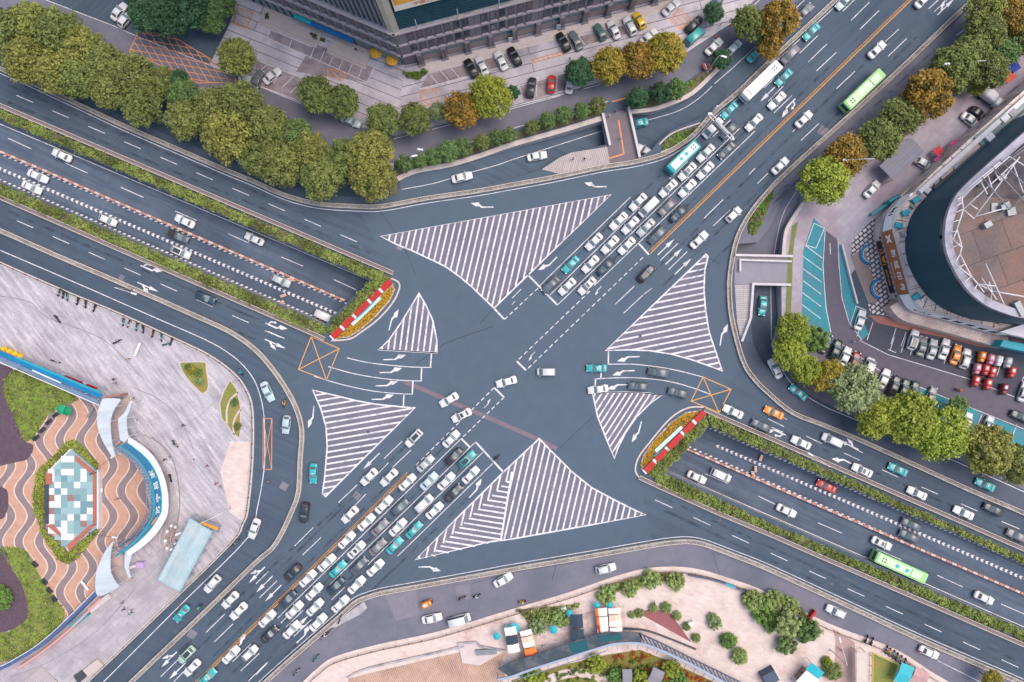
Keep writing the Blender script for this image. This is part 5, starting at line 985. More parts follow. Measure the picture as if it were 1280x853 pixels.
for a in ((911.2, 138.5, 225, TX, 'turquoise', 'turquoise taxi just in front of the long white bus'), (979.4, 97.5, 225, TX, 'turquoise', 'turquoise taxi beside the rear of the long white bus'), (1013.9, 40.3, 225, TX, 'turquoise', 'turquoise taxi near the top of the highway by the railing'), (987.3, 68.8, 225, M2, 'mauve', 'mauve grey minivan behind the long white bus'), (1055, 2, 225, S_, 'pale blue', 'pale blue saloon cut by the top edge on the highway'),
          (890, 161, 225, 'van', 'white', 'white van half under the overhead gantry'), (948.4, 105, 224, 'busw', 'white', 'long white bus on the upper highway beside the railing'), (851.8, 199, 224, 'bust', 'teal', 'short teal sided bus with white roof below the grass island'), (1074.5, 116, 44, 'busg', 'green', 'green bus with pale roof driving up the right of the highway'),
          (1004.6, 149.4, 44, S_, 'white', 'white saloon driving away right of the yellow line, level with the white bus'), (1096, 62.5, 44, S2, 'white', 'white saloon above the green bus'), (1154, 0, 44, S_, 'white', 'white saloon cut by the top edge right of the yellow line'), (975, 207.5, 44, S_, 'white', 'white saloon below the green bus'), (916.8, 268.5, 44, H_, 'white', 'white hatchback beside the narrow grassy island'), (873.8, 300, 44, S2, 'white', 'white saloon above the right hatched triangle tip'), (807.5, 342.3, 46, VG, 'charcoal', 'charcoal SUV leaving the junction below the yellow line end'),
          (561.2, 500, 211, S_, 'white', 'white saloon crossing the brown strip in the junction centre'), (576.9, 519.4, 207, GL, 'white', 'white glass roofed saloon turning just below the brown strip'), (633, 477.5, 196, S2, 'white', 'white saloon turning left near the centre of the junction'), (682.5, 465, 180, 'boxvan', 'white', 'small white boxy van alone in the middle of the junction'), (745.7, 460.5, 180, TX, 'turquoise', 'turquoise taxi waiting at the right hand turning lanes'), (747.5, 486.8, 188, S_, 'white', 'white saloon at the front of the right lower turning lane'),
          (823, 466, 171, M2, 'slate', 'slate minivan in the upper right turning lane'), (798, 483, 176, V_, 'slate', 'slate SUV behind the white saloon in the right turning lane'), (847.5, 491, 166, V_, 'slate', 'slate SUV beside the right yellow box'), (916, 514.7, 155, S2, 'white', 'white saloon just past the right yellow box'), (967, 516, 155, TX, 'orange', 'orange taxi on the right approach road'), (951, 532, 155, V_, 'slate', 'slate SUV below the orange taxi'),
          (517.3, 548, 226, VG, 'white', 'white glass roofed SUV beside the left hatched triangle'), (461.3, 596.2, 225, S_, 'white', 'white saloon leaving by the lane beside the left hatched triangle'), (486.3, 597, 225, S2, 'white', 'white saloon beside the tip of the lower orange railing'), (437.5, 643.4, 225, S_, 'white', 'white saloon leaving beside the lower orange railing'), (366.3, 715.4, 225, V_, 'charcoal', 'charcoal SUV with pale hood leaving beside the lower orange railing'), (381, 641, 262, V_, 'charcoal', 'charcoal SUV in the left slip lane beside the curved railing'),
          (334.5, 489.8, 296, S2, 'pale blue', 'pale blue saloon on the left service road curve'), (358, 531, 263, H_, 'pale blue', 'pale blue hatchback by the orange crossed box'), (391.8, 592, 268, TX, 'turquoise', 'turquoise taxi in the left slip lane beside the hatched triangle'), (318, 661, 250, S2, 'white', 'white saloon on the left service road below the orange crossed box'), (257.5, 372.5, 335, V_, 'navy', 'navy SUV on the lower left carriageway'),
          (288, 750, 225, S_, 'white', 'left one of two white saloons side by side leaving at lower left'), (298.4, 764, 225, S2, 'white', 'right one of two white saloons side by side leaving at lower left'), (233.4, 818.3, 225, VG, 'pale green', 'pale green SUV with dark roof at the lower left arrows'), (240.3, 834.6, 225, S_, 'white', 'white saloon beside the pale green SUV'), (265.6, 730, 228, V_, 'white', 'white SUV on the lower left service road'), (227.2, 767, 228, TX, 'turquoise', 'turquoise taxi on the lower left service road'),
          (1001, 553.5, 155, S_, 'white', 'white saloon below the turning arrow on the right carriageway'), (1040, 550.5, 155, M2, 'white', 'white minivan beside the tree strip on the right carriageway'), (1077.5, 588, 155, GL, 'white', 'white glass roofed saloon behind the curved arrow on the right carriageway'), (1122, 587, 155, TX, 'turquoise', 'turquoise taxi on the right carriageway'), (1145.8, 616.5, 155, S_, 'white', 'white saloon behind the turquoise taxi on the right carriageway'), (1204, 641, 155, S2, 'white', 'white saloon near the right edge on the right carriageway'), (1241, 637, 155, V_, 'charcoal', 'charcoal SUV at the right edge beside the railing'), (1270, 669.5, 155, V_, 'mauve', 'mauve SUV cut by the right edge'),
          (1231, 606, 155, TX, 'turquoise', 'turquoise taxi on the dark ramp road under the trees at right'), (997.5, 490.5, 142, TX, 'turquoise', 'turquoise taxi on the bend of the ramp road'), (968.8, 461, 118, S2, 'white', 'white saloon on the ramp road below the little bridge'),
          (540, 773, 12, S_, 'white', 'white saloon on the lower service road below the orange tricycle'), (574, 774.5, 14, 'van', 'white', 'white van on the lower service road'), (629, 725, 30, S_, 'white', 'white saloon on the lower service road beside the railing'), (757, 710.5, 12, V_, 'white', 'white SUV with roof rails on the lower service road'), (1044.5, 764, 157, V_, 'white', 'white SUV driving along the lower right service road'), (1161, 815.5, 336, S2, 'white', 'white saloon at the end of the lower right service road'),
          (577.5, 221.8, 14, S2, 'white', 'white saloon at the bottom of the upper left ramp road'), (1006, 15, 44, S_, 'grey', 'grey saloon on the service road beside the big orange tree'), (892.5, 58.7, 44, S2, 'white', 'white saloon beside the clipped tree at the top service road'), (944, 68, 44, TX, 'turquoise', 'turquoise taxi half hidden below the big orange tree'), (917, 60, 44, H_, 'pale blue', 'pale blue hatchback tucked behind the verge trees'), (439, 152, 338, S2, 'pale blue', 'pale blue saloon under the street trees on the upper service road')):
    vehicle(*a)
for a in ((671, 195.5, 12, S_, 'white', 'white saloon driving down the ramp toward the upper bridge', None, RA), (798, 154.5, 190, TX, 'turquoise', 'turquoise taxi disappearing under the upper bridge', None, RB), (807, 190, 148, V_, 'white', 'white SUV at the ramp mouth beside the railing', None, RB), (953, 383, 262, TX, 'turquoise', 'turquoise taxi coming out below the right bridge', None, RD),
          (77.5, 194.5, 155, S_, 'white', 'white saloon highest on the upper left underpass', None, TL), (231, 276.8, 155, S2, 'white', 'white saloon level with the grey pickup, upper left underpass', None, TL), (318, 299, 155, S_, 'white', 'white saloon beside the hedge in the upper left underpass', None, TL), (47.5, 220.5, 335, S2, 'white', 'upper one of two cars side by side at the left edge of the underpass', None, TL), (40, 234.7, 335, S_, 'white', 'lower one of two cars side by side at the left edge of the underpass', None, TL), (135, 275.5, 335, H_, 'white', 'white hatchback beside the lower hedge of the upper left underpass', None, TL), (223, 295.5, 335, 'pickup', 'slate', 'slate pickup beside the red and white barrier of the upper left underpass', None, TL), (226, 315.5, 335, VG, 'white', 'white glass roofed SUV in the lower lane of the upper left underpass', None, TL), (351, 351, 335, V_, 'silver', 'silver SUV by the orange works barriers in the underpass', None, TL), (407, 396, 335, 'van', 'white', 'white van entering the tunnel at the upper left underpass end', None, TL),
          (871, 596.8, 335, S_, 'white', 'left one of two white cars leaving the lower right tunnel', None, BR), (901, 594, 335, M2, 'white', 'right one of two white cars leaving the lower right tunnel', None, BR), (983, 638.5, 335, S2, 'white', 'white saloon in the lower lane of the lower right underpass', None, BR), (1102, 679.3, 335, GL, 'white', 'white glass roofed saloon beside the long green bus in the underpass', None, BR), (1230, 747.5, 335, S_, 'white', 'white saloon beyond the green bus in the lower right underpass', None, BR), (1120.5, 706.5, 336, 'busg2', 'green', 'long green bus with teal front panel in the lower right underpass', None, BR), (1033, 608, 155, S_, 'red', 'red saloon in the upper lane of the lower right underpass', None, BR), (1138.8, 655.8, 155, V_, 'slate', 'upper one of two dark SUVs side by side in the lower right underpass', None, BR), (1136, 670.5, 155, V_, 'slate', 'lower one of two dark SUVs side by side in the lower right underpass', None, BR)):
    vehicle(*a)
# parked
lane([(589, 86, V_, 'black'), (602.5, 82.5, S_, 'white'), (626, 76, S2, 'white'), (643, 71, V_, 'black'), (704, 53, V_, 'black'), (719.5, 51, S2, 'grey'), (750, 40.5, H_, 'green'), (767, 37.5, S_, 'white'), (787, 33, V_, 'white'), (799, 26, H_, 'yellow')], 118, 'from left in row along the office block', 'cars parked along the office building')
for a in ((340.5, 95, 40, S2, 'white', 'white saloon parked in the left bays below the office building'), (664, 110, 80, V_, 'charcoal', 'charcoal SUV parked left of the red car'), (689, 105.5, 84, H_, 'red', 'red hatchback parked in the lower bays near the trees'), (712, 105, 84, S_, 'white', 'white saloon mostly hidden beside the dark clipped tree'), (839, 9.5, 42, S2, 'white', 'white saloon parked right of the office building'), (867.5, 31, 44, V_, 'charcoal', 'charcoal SUV parked beside the green van'), (868.5, 46, 40, 'van', 'teal', 'small green van parked at the kerb beside dark tree'),
          (149, 15, 52, S_, 'white', 'white car parked upper of two at the top left trees'), (157, 25, 52, H_, 'white', 'white hatchback half under the top left trees'), (311, 100, 340, S_, 'white', 'white saloon passing below the lone rounded tree'), (811, 46, 40, S_, 'white', 'white saloon peeping out above the golden trees'), (322, 100, 70, S_, 'grey', 'grey saloon at the left end of the lower parking bays'), (893, 5, 44, V_, 'navy', 'navy SUV parked at the top beside the service road'),
          (1222, 144, 322, V_, 'black', 'black SUV parked beside the tarpaulin truck'), (1213, 151, 322, S2, 'white', 'white saloon parked beside the black SUV at the market wall'), (1236, 125, 322, 'truck', 'white', 'white truck under a pale tarpaulin at the top right'), (1154, 205, 330, H_, 'white', 'white hatchback beside the grey roofed shed'), (1090, 236.7, 48, S_, 'white', 'white saloon parked below the grey roofed shed'), (1075, 400.5, 72, S_, 'white', 'white saloon parked in the turquoise bay below the round building')):
    vehicle(*a)
lane([(1141, 425, VG, 'white'), (1152, 433, S_, 'grey'), (1165, 437, S_, 'silver'), (1180, 436.5, S2, 'white'), (1194.5, 443.5, TX, 'orange'), (1206, 448.5, V_, 'white')], 74, 'from left in row below the round hall', 'cars parked below the round building')
lane([(1032, 430, S_, 'navy'), (1044, 437, V_, 'dark green'), (1056, 446, S_, 'white'), (1068, 452, S_, 'dark red'), (1084, 461, 'van', 'white'), (1104.5, 473.5, S_, 'white'), (1117, 482, V_, 'charcoal'), (1129, 486, V_, 'dark green'), (1141, 489, V_, 'dark green'), (1163, 496, S2, 'grey'), (1208, 527, H_, 'white'), (1234, 532, V_, 'silver')], 66, 'from left in row under the tree strip', 'cars parked under the tree strip')
vehicle(1275, 521, 155, V_, 'charcoal', 'charcoal SUV at the right edge of the car park road'); vehicle(1279, 490, 72, S_, 'silver', 'silver saloon cut by the right edge in the car park')
for i, (px, py, c, lb) in enumerate(((1225, 447, 'orange', 'orange cargo tricycle in the top row of the red tricycles'), (1236, 450, 'pink', 'pinkish faded cargo tricycle in the top row'), (1246, 452, 'white', 'white and orange cargo tricycle in the top row'), (1257.5, 454, 'silver', 'silver white cargo tricycle in the top row'), (1219, 462, 'pink', 'pale pink cargo tricycle in the middle row'), (1229.5, 463, 'red', 'red cargo tricycle, left of the touching pair'), (1238, 466, 'red', 'red cargo tricycle, right of the touching pair'), (1262.5, 466, 'red', 'red cargo tricycle alone at the right of the middle row'), (1217.5, 477, 'red', 'red cargo tricycle, left of the bottom row on the white line'), (1232.5, 481, 'red', 'red cargo tricycle, middle of the bottom row'), (1253, 487, 'dark red', 'dark red cargo tricycle, right of the bottom row'))):
    vehicle(px, py, 258, 'trike', c, lb, 'cargo tricycles in the car park')
vehicle(534.5, 753.7, 25, 'trike', 'orange', 'orange loaded cargo tricycle riding on the lower service road')
# ------------------------------------------------------------------ people and scooters
def person_mesh(name, joints, bones, radii):
    me = bpy.data.meshes.new(name); me.from_pydata([Vector(j) for j in joints], bones, []); o = bpy.data.objects.new(name, me); COL.objects.link(o)
    sk = o.modifiers.new('s', 'SKIN'); lay = me.skin_vertices[0] if me.skin_vertices else None
    if lay is None:
        bm = bmesh.new(); bm.from_mesh(me); bm.verts.layers.skin.verify(); bm.to_mesh(me); bm.free(); lay = me.skin_vertices[0]
    for i, r in enumerate(radii): lay.data[i].radius = (r, r) if not isinstance(r, tuple) else r
    lay.data[0].use_root = True
    ss = o.modifiers.new('u', 'SUBSURF'); ss.levels = 1; ss.render_levels = 1
    dg = bpy.context.evaluated_depsgraph_get(); ev = o.evaluated_get(dg); out = bpy.data.meshes.new_from_object(ev)
    bpy.data.objects.remove(o); out.name = name; return out
def colour(me, fn, mats):
    me.materials.clear()
    for m in mats: me.materials.append(m)
    for p in me.polygons: p.material_index = fn(p.center); p.use_smooth = True
    return me
walkJ = [(0, 0, .95), (0, 0, 1.2), (.01, 0, 1.42), (.03, 0, 1.55), (.05, 0, 1.66), (.05, 0, 1.74), (0, .1, .9), (.22, .1, .5), (.2, .1, .08), (.33, .1, .05), (0, -.1, .9), (-.06, -.1, .5), (-.3, -.1, .12), (-.2, -.1, .05), (0, .2, 1.4), (-.12, .24, 1.12), (-.02, .24, .88), (0, -.2, 1.4), (.1, -.24, 1.12), (.24, -.23, .92)]
walkB = [(0, 1), (1, 2), (2, 3), (3, 4), (4, 5), (0, 6), (6, 7), (7, 8), (8, 9), (0, 10), (10, 11), (11, 12), (12, 13), (2, 14), (14, 15), (15, 16), (2, 17), (17, 18), (18, 19)]
walkR = [.14, .13, .13, .055, .1, .09, .09, .065, .045, .04, .09, .065, .045, .04, .06, .045, .035, .06, .045, .035]
rideJ = [(-.3, 0, .92), (-.22, 0, 1.15), (-.12, 0, 1.36), (-.05, 0, 1.5), (-.02, 0, 1.6), (-.02, 0, 1.69), (-.28, .12, .9), (.1, .16, .82), (.18, .15, .44), (.3, .15, .4), (-.28, -.12, .9), (.1, -.16, .82), (.18, -.15, .44), (.3, -.15, .4), (-.12, .19, 1.34), (.08, .28, 1.15), (.38, .3, 1.08), (-.12, -.19, 1.34), (.08, -.28, 1.15), (.38, -.3, 1.08)]
pw = person_mesh('person', walkJ, walkB, walkR); pr = person_mesh('person', rideJ, walkB, walkR)
colour(pw, lambda c: 2 if c.z > 1.66 or (c.z > 1.56 and c.x < .02) else 1 if c.z > 1.5 else (1 if c.z < .95 and abs(c.y) > .21 else 0 if c.z > .88 else 3), [OBJC, SKIN, HAIR, CLOTHD])
colour(pr, lambda c: 2 if c.z > 1.58 else 1 if c.z > 1.47 else 1 if (c.x > .3 and c.z > 1.0) else 0 if c.z > .93 and c.x < .4 else 3, [OBJC, SKIN, OBJC, CLOTHD])
SH = {'white': (.7, .7, .7), 'black': (.03, .03, .035), 'red': (.45, .05, .05), 'teal': (.04, .35, .38), 'yellow': (.7, .45, .05), 'blue': (.06, .16, .4), 'pink': (.6, .25, .3), 'grey': (.25, .25, .28), 'purple': (.25, .1, .4), 'green': (.08, .4, .2), 'orange': (.7, .25, .05)}
def person(px, py, hd, shirt, label, z=.12):
    x, y = W(px, py, z); o = link('person', pw, None, (x, y, z), math.radians(hd)); o.color = (*SH[shirt], 1); tag(o, label, 'person'); return o
for i, (px, py, sh, lb) in enumerate(((145, 474, 'black', 'person in black walking near the red carpet'), (146.5, 479, 'grey', 'person in grey just behind the one in black near the red carpet'), (167, 498, 'white', 'person in white at the tip of the white canopy'), (172.5, 525, 'white', 'person in white crossing the plaza east of the canopy'), (231, 531, 'black', 'person in black alone on the open left plaza'), (243, 575, 'white', 'person in white standing in the middle of the left plaza'), (261, 582, 'red', 'person in red top near the light paved area'), (272, 604, 'red', 'person in red further down the left plaza'), (277, 608, 'pink', 'person in pink beside the one in red on the plaza'), (208, 574, 'black', 'person in black by the curved step of the blue sign'), (213, 572, 'white', 'person in white by the curved step of the blue sign'), (149, 623, 'pink', 'person in pink walking on the wavy paving'), (163, 449, 'orange', 'person in orange beside the long white bench'), (157, 760, 'black', 'person in black low on the left plaza paving'), (165, 762, 'white', 'person in white low on the left plaza paving'), (155, 752, 'grey', 'person in grey on the plaza above the cyan board'), (166, 765, 'teal', 'person in teal holding still by the cyan trolley'),
        (769, 140, 'pink', 'person in pink on the upper bridge deck, higher one'), (775, 174, 'white', 'person in white on the upper bridge deck, lower one'), (761, 146, 'white', 'person in white by the left parapet of the upper bridge'), (781, 139, 'black', 'person in black by the right parapet of the upper bridge'), (716, 200, 'red', 'person in red on the brick triangle'), (730, 200, 'black', 'person in black on the brick triangle'), (899, 33, 'white', 'person in white among red cones on the top service road'), (1065, 427, 'white', 'person in white on the car park road'), (1160, 493, 'pink', 'person in pink beside the turquoise bays'), (712, 76, 'black', 'person in black crossing the striped car park'), (446, 64, 'black', 'person in black at the office building steps'), (453, 66, 'white', 'person in white at the office building steps'), (660, 806, 'black', 'person in black beside the orange striped awning'), (679, 806, 'white', 'person in white between the stalls'), (790, 801, 'white', 'person in white on the pink plaza walkway'), (337, 601, 'pink', 'person in pink walking on the left service road'), (817, 752, 'black', 'person in dark clothes above the maroon surface'), (1048, 810, 'grey', 'person in grey near the turquoise awning kiosk'), (1000, 838, 'black', 'person in black by the kiosk bollards'), (1147, 812, 'red', 'person in red among the parked scooters at lower right'))):
    person(px, py, (i*77) % 360, sh, lb, .02 if py < 260 or (px > 1000 and py < 500) or px == 337 else .13)
def rider(px, py, hd, sc, sh, lb):
    s = vehicle(px, py, hd, 'scooter', sc, f'{sc} scooter ridden {lb}', 'scooters being ridden')
    o = link('person', pr, None, s.location, math.radians(hd)); o.color = (*SH[sh], 1); tag(o, f'person in {sh} riding a scooter {lb}', 'person')
for a in ((355.5, 504, 80, 'orange', 'yellow', 'beside the curved railing at left'), (301, 465, 130, 'teal', 'teal', 'on the left service road bend'), (295, 678, 40, 'grey', 'grey', 'along the kerb at lower left'), (249, 759.6, 228, 'teal', 'green', 'on the lower left service road'), (621, 572, 40, 'charcoal', 'black', 'ahead of the lower stop line'), (578, 747.5, 20, 'charcoal', 'grey', 'first of two on the lower service road'), (596, 745, 20, 'charcoal', 'white', 'second of two on the lower service road'), (395, 822.5, 48, 'teal', 'teal', 'near the pink plaza corner'), (371, 840, 48, 'silver', 'grey', 'at the bottom edge of the lower service road'), (652.5, 752.5, 195, 'orange', 'yellow', 'by the pink plaza kerb'), (1199, 488, 340, 'orange', 'orange', 'on the car park road'), (407, 793, 30, 'charcoal', 'white', 'below the little traffic island'), (219, 555, 300, 'silver', 'black', 'across the left plaza')):
    rider(*a)
def parked(px, py, hd, c, lb, grp, z=.12):
    s = vehicle(px, py, hd, 'scooter', c, lb, grp); s.location.z = z
for i, (px, py, c) in enumerate(((74, 366, 'mauve'), (79, 368.5, 'navy'), (84, 371, 'teal'), (97, 377, 'charcoal'), (107, 380.5, 'black'), (118, 385.5, 'black'), (154, 403, 'teal'), (161, 405, 'silver'), (171, 409, 'teal'), (179, 412, 'black'), (191, 417.5, 'dark red'), (202, 422, 'teal'), (214, 427.5, 'navy'))):
    parked(px, py, 240+(i*13) % 30, c, f'{c} scooter, {ORD[i]} from left in row along upper plaza kerb', 'scooters parked along the upper plaza kerb')
for i, (px, py, c) in enumerate(((1108, 812, 'charcoal'), (1112, 815, 'orange'), (1117, 818, 'teal'), (1121, 821, 'navy'), (1126, 824.5, 'silver'), (1131, 828, 'charcoal'), (1090, 802, 'charcoal'), (1083, 799, 'black'))):
    parked(px, py, 60, c, f'{c} scooter, {ORD[i]} in the row against the lower right kerb', 'scooters parked at the lower right kerb')
for px, py, hd, c, lb in ((72, 399, 300, 'charcoal', 'charcoal scooter alone on the weathered plaza paving'), (70, 452, 340, 'silver', 'silver scooter beside the blue striped fence'), (147, 427, 30, 'black', 'black scooter lying near the long white bench'), (213, 598, 280, 'black', 'black scooter by the curved step east of the blue sign'), (425, 774, 70, 'navy', 'navy scooter parked on the little pale traffic island'), (209, 430, 20, 'teal', 'teal scooter at the bend of the plaza kerb'), (1176, 213, 40, 'black', 'black scooter beside the pink covered stall')):
    parked(px, py, hd, c, lb, None)
# ------------------------------------------------------------------ lettering
def text_geo(s, size):
    cu = bpy.data.curves.new('lettering', 'FONT'); cu.body = s; cu.size = size; cu.align_x = 'CENTER'; cu.align_y = 'CENTER'; cu.resolution_u = 2; cu.offset = size*.012
    o = bpy.data.objects.new('lettering', cu); COL.objects.link(o); dg = bpy.context.evaluated_depsgraph_get(); dg.update()
    me = bpy.data.meshes.new_from_object(o.evaluated_get(dg)); vs = [tuple(v.co) for v in me.vertices]; fs = [tuple(p.vertices) for p in me.polygons]
    bpy.data.objects.remove(o); bpy.data.curves.remove(cu); bpy.data.meshes.remove(me); return vs, fs
class Face:
    """a vertical face along a polyline (world); d = distance out from it, to the right-hand side of travel unless flip"""
    def __init__(s, pts, flip=False):
        s.p = pts; s.sg = -1 if not flip else 1; s.cum = [0]
        for a, b in zip(pts, pts[1:]): s.cum.append(s.cum[-1]+math.hypot(b[0]-a[0], b[1]-a[1]))
        s.L = s.cum[-1]
    def at(s, u, d=0):
        i = 0
        while i < len(s.p)-2 and u > s.cum[i+1]: i += 1
        a, b = s.p[i], s.p[i+1]; l = s.cum[i+1]-s.cum[i]; t = (u-s.cum[i])/l; dx, dy = (b[0]-a[0])/l, (b[1]-a[1])/l
        return (a[0]+dx*l*t-dy*d*s.sg, a[1]+dy*l*t+dx*d*s.sg)
    def box(s, b, u0, u1, z0, z1, d0, d1, m=0, n=1):
        us = [u0+(u1-u0)*i/n for i in range(n+1)]; pi = [s.at(u, d0) for u in us]; po = [s.at(u, d1) for u in us]
        b.prism(pi+list(reversed(po)), z0, z1, m)
        p = ccw(pi+list(reversed(po))); b.add([(x, y, z0) for x, y in p], [tuple(reversed(range(len(p))))], m)
    def text(s, b, string, size, u, z, d=.03, m=0):
        vs, fs = text_geo(string, size); s.geo(b, vs, fs, u, z, d, m)
    def geo(s, b, vs, fs, u, z, d, m=0): b.add([(*s.at(u+v[0], d), z+v[1]) for v in vs], fs, m)

GRAN = mat('grey_granite', lin(134, 126, 132), lin(118, 111, 117), .4, .7, c3=lin(146, 136, 140), s3=.3, brick=(1.4, .7, 0, lin(84, 78, 88), .02))
LEDGE = mat('pale_ledge', lin(180, 168, 172), lin(166, 156, 160), .8, .8)
WGL = mat('office_glass', lin(48, 56, 70), lin(66, 76, 90), .5, .1, spec=.6)
LOUV = mat('louvre_glass', lin(40, 64, 78), lin(50, 76, 88), .15, .2, spec=.5)
# ------------------------------------------------------------------ office building at the top
ob = thing('office_building', 'grey stone office block with dark glass tower and billboard at the top', 'building', (*W(507, 82), 0)); O0 = Vector(ob.location)
def rel(p): return (p[0]-O0.x, p[1]-O0.y)
def relall(L): return [rel(W(*p)) for p in L]
Cn, Rt, Lf = rel(W(507, 82)), rel(W(885, -16.5)), rel(W(290, -9.5))
b = MB(); b.prism([Cn, Rt, (Rt[0]+8, Rt[1]+40), (Lf[0]+10, Lf[1]+60), Lf], 0, 16, 0, 1); b.build('podium_wall', [GRAN, CONC], ob)
FR = Face([Cn, Rt]); FL = Face([Lf, Cn])
for F, nm in ((FR, 'r'), (FL, 'l')):
    b = MB()
    for z in (5.1, 10.3, 15.7): F.box(b, -.3 if nm == 'r' else 0, F.L+(.3 if nm == 'l' else 0), z, z+.32, .0, .45)
    b.build('cornice', LEDGE, ob)
wm, wf, wsill = None, None, None
def window(F, u, z, w, h):
    g = MB(); F.box(g, u-w/2-.12, u+w/2+.12, z-.12, z+h+.12, .0, .06); f = g.build('window', mat('window_frame', lin(76, 70, 80), rough=.6), ob)
    g = MB(); F.box(g, u-w/2, u+w/2, z, z+h, .055, .075); g.build('pane', WGL, f)
    g = MB(); F.box(g, u-w/2-.1, u+w/2+.1, z-.3, z-.1, .0, .5); g.build('sill', LEDGE, f)
u = 2.2; k = 0
while u < 58:
    if k % 7 not in (0,) or k == 0:
        window(FR, u+.9, 6.0, 1.15, 3.1); window(FR, u+.9, 11.2, 1.15, 3.3)
    u += 1.95; k += 1
for k in range(14): window(FL, FL.L-1.8-k*2.05, 6.1, 1.0, 2.6); window(FL, FL.L-1.8-k*2.05, 11.4, 1.0, 2.6)
b, g, c = MB(), MB(), MB()
for k in range(11):
    u0 = 3.6+k*5.4
    FR.box(g, u0+.7, u0+4.9, 2.9, 4.5, .0, .1); FR.box(b, u0+.7, u0+4.9, 0, 2.8, .0, .06); FR.box(c, u0-.55, u0+.55, 0, 5.1, .0, .9); FR.box(c, u0-.8, u0+.8, 0, .5, .0, 1.3)
g.build('shop_glazing', mat('teal_shop_glass', lin(44, 104, 120), lin(36, 84, 102), .5, .12, spec=.6), ob); b.build('shop_front', mat('shop_stone', lin(168, 152, 150), lin(154, 140, 140), .6, .85), ob); c.build('column', GRAN, ob)
b = MB(); FR.box(b, 3.2, 62, 0, .22, .9, 2.4); FR.box(b, 3.2, 62, 0, .1, 2.4, 3.0); b.build('step', mat('pale_step', lin(206, 190, 186), lin(190, 176, 174), .8, .9), ob)
g = MB(); FL.box(g, 2, FL.L-7.5, .6, 4.4, .0, .12); FL.box(g, FL.L-6.5, FL.L-.6, .6, 4.6, .0, .4); g.build('shop_glazing', GLAZ, ob)
m_ = MB()
for k in range(16): FL.box(m_, 2+k*1.9, 2.14+k*1.9, .5, 4.6, .1, .3)
m_.build('mullion', DSTEEL, ob)
b = MB(); FL.box(b, FL.L-25.5, FL.L-11.6, 3.4, 4.1, .3, 1.15); FL.box(b, FL.L-25.5, FL.L-21.5, 4.12, 4.3, .3, 1.2, 1); b.build('entrance_canopy', [mat('blue_canopy', lin(18, 92, 158), lin(26, 108, 168), .6, .5), mat('teal_canopy', lin(24, 158, 160), rough=.5)], ob)
b = MB(); FL.box(b, FL.L-34, FL.L-20, 0, .35, .1, 3.4); FL.box(b, FL.L-17.5, FL.L-8, 0, .35, .1, 3.8); FL.box(b, FL.L-34, FL.L-20, 0, .18, 3.4, 4.2); FL.box(b, FL.L-17.5, FL.L-8, 0, .18, 3.8, 4.4); b.build('entrance_platform', mat('platform_stone', lin(190, 176, 170), lin(176, 162, 160), .6, .9), ob)
# tower
ins = .6
tC, tR, tL = (Cn[0]+.1, Cn[1]+ins), (Rt[0], Rt[1]+ins), (Lf[0]+.3, Lf[1]+ins)
b = MB(); b.prism([tC, tR, (tR[0]+8, tR[1]+38), (tL[0]+10, tL[1]+58), tL], 16, 46); b.build('tower_wall', LOUV, ob)
TR, TLf = Face([tC, tR]), Face([tL, tC])
b = MB()
for k in range(36): TR.box(b, 1.2, TR.L, 16.4+k*.8, 16.52+k*.8, .0, .22)
b.build('louvre', mat('louvre_blade', lin(52, 92, 104), lin(40, 76, 88), .6, .4), ob)
b = MB()
for k in range(30): TLf.box(b, TLf.L-1.8-k*1.2, TLf.L-1.65-k*1.2, 16, 46, .0, .4)
b.build('mullion', mat('tower_mullion', lin(150, 146, 156), rough=.5), ob)
b = MB(); TR.box(b, -.2, 1.1, 16, 46, -.2, .3); TLf.box(b, TLf.L-1.3, TLf.L+.1, 16, 46, -.2, .3); b.build('corner_column', mat('beige_column', lin(196, 186, 168), lin(184, 174, 158), .6, .8), ob)
b = MB(); TR.box(b, 1.6, 15.5, 24.4, 32.2, .25, .6); bb = b.build('billboard', mat('billboard_white', lin(240, 226, 214), rough=.6), ob)
b = MB(); TR.box(b, 1.8, 15.3, 26.6, 32.0, .6, .63); b.build('picture_panel', mat('billboard_picture', lin(240, 170, 40), lin(250, 212, 120), .35, .6, c3=lin(226, 120, 50), s3=.3), bb)
b = MB(); TR.text(b, '中国人民保险', 1.25, 9.0, 25.5, .64); b.build('lettering', mat('billboard_orange', lin(226, 110, 40), rough=.6), bb)
for u in (5, 13.5, 22, 31, 41):
    p = FR.at(u, .3); b = MB(); b.box(p[0], p[1], 16, 16.3, .35, .35); b.tube([(p[0], p[1], 16.2), (p[0], p[1], 20)], .07, 6); b.build('flagpole', STEELW, ob)
for px, py in ((594, 4+46), (698, 34)): # door signs
    pass
for px, py, lb in ((470, 65, 'left'), (490, 74, 'right')):
    x, y = W(px, py, 2.5); t = thing('parasol', f'{lb} one of two square yellow parasols outside the office building corner', 'parasol', (x, y, 0))
    b = MB(); b.lathe(0, 0, [(1.45, 2.3), (1.4, 2.36), (.7, 2.7), (.05, 2.95)], 8, 0, False); b.build('canopy', mat('yellow_canvas', lin(216, 160, 48), lin(204, 146, 42), 1, .8), t); b = MB(); b.tube([(0, 0, 0), (0, 0, 2.9)], .04, 6); b.lathe(0, 0, [(.3, 0), (.3, .1)], 10); b.build('pole', STEEL, t)
for px, py, lb in ((638, 50.5, 'left'), (698, 34.5, 'right')):
    x, y = W(px, py, 1); t = thing('notice_board', f'{lb} one of two white upright notice boards outside the office block', 'sign', (x, y, 0)); b = MB(); b.box(0, 0, .1, 2.3, .9, .18); b.build('panel', WHITE, t); b = MB(); b.box(0, 0, 0, .1, 1.1, .6); b.build('base', STEEL, t)
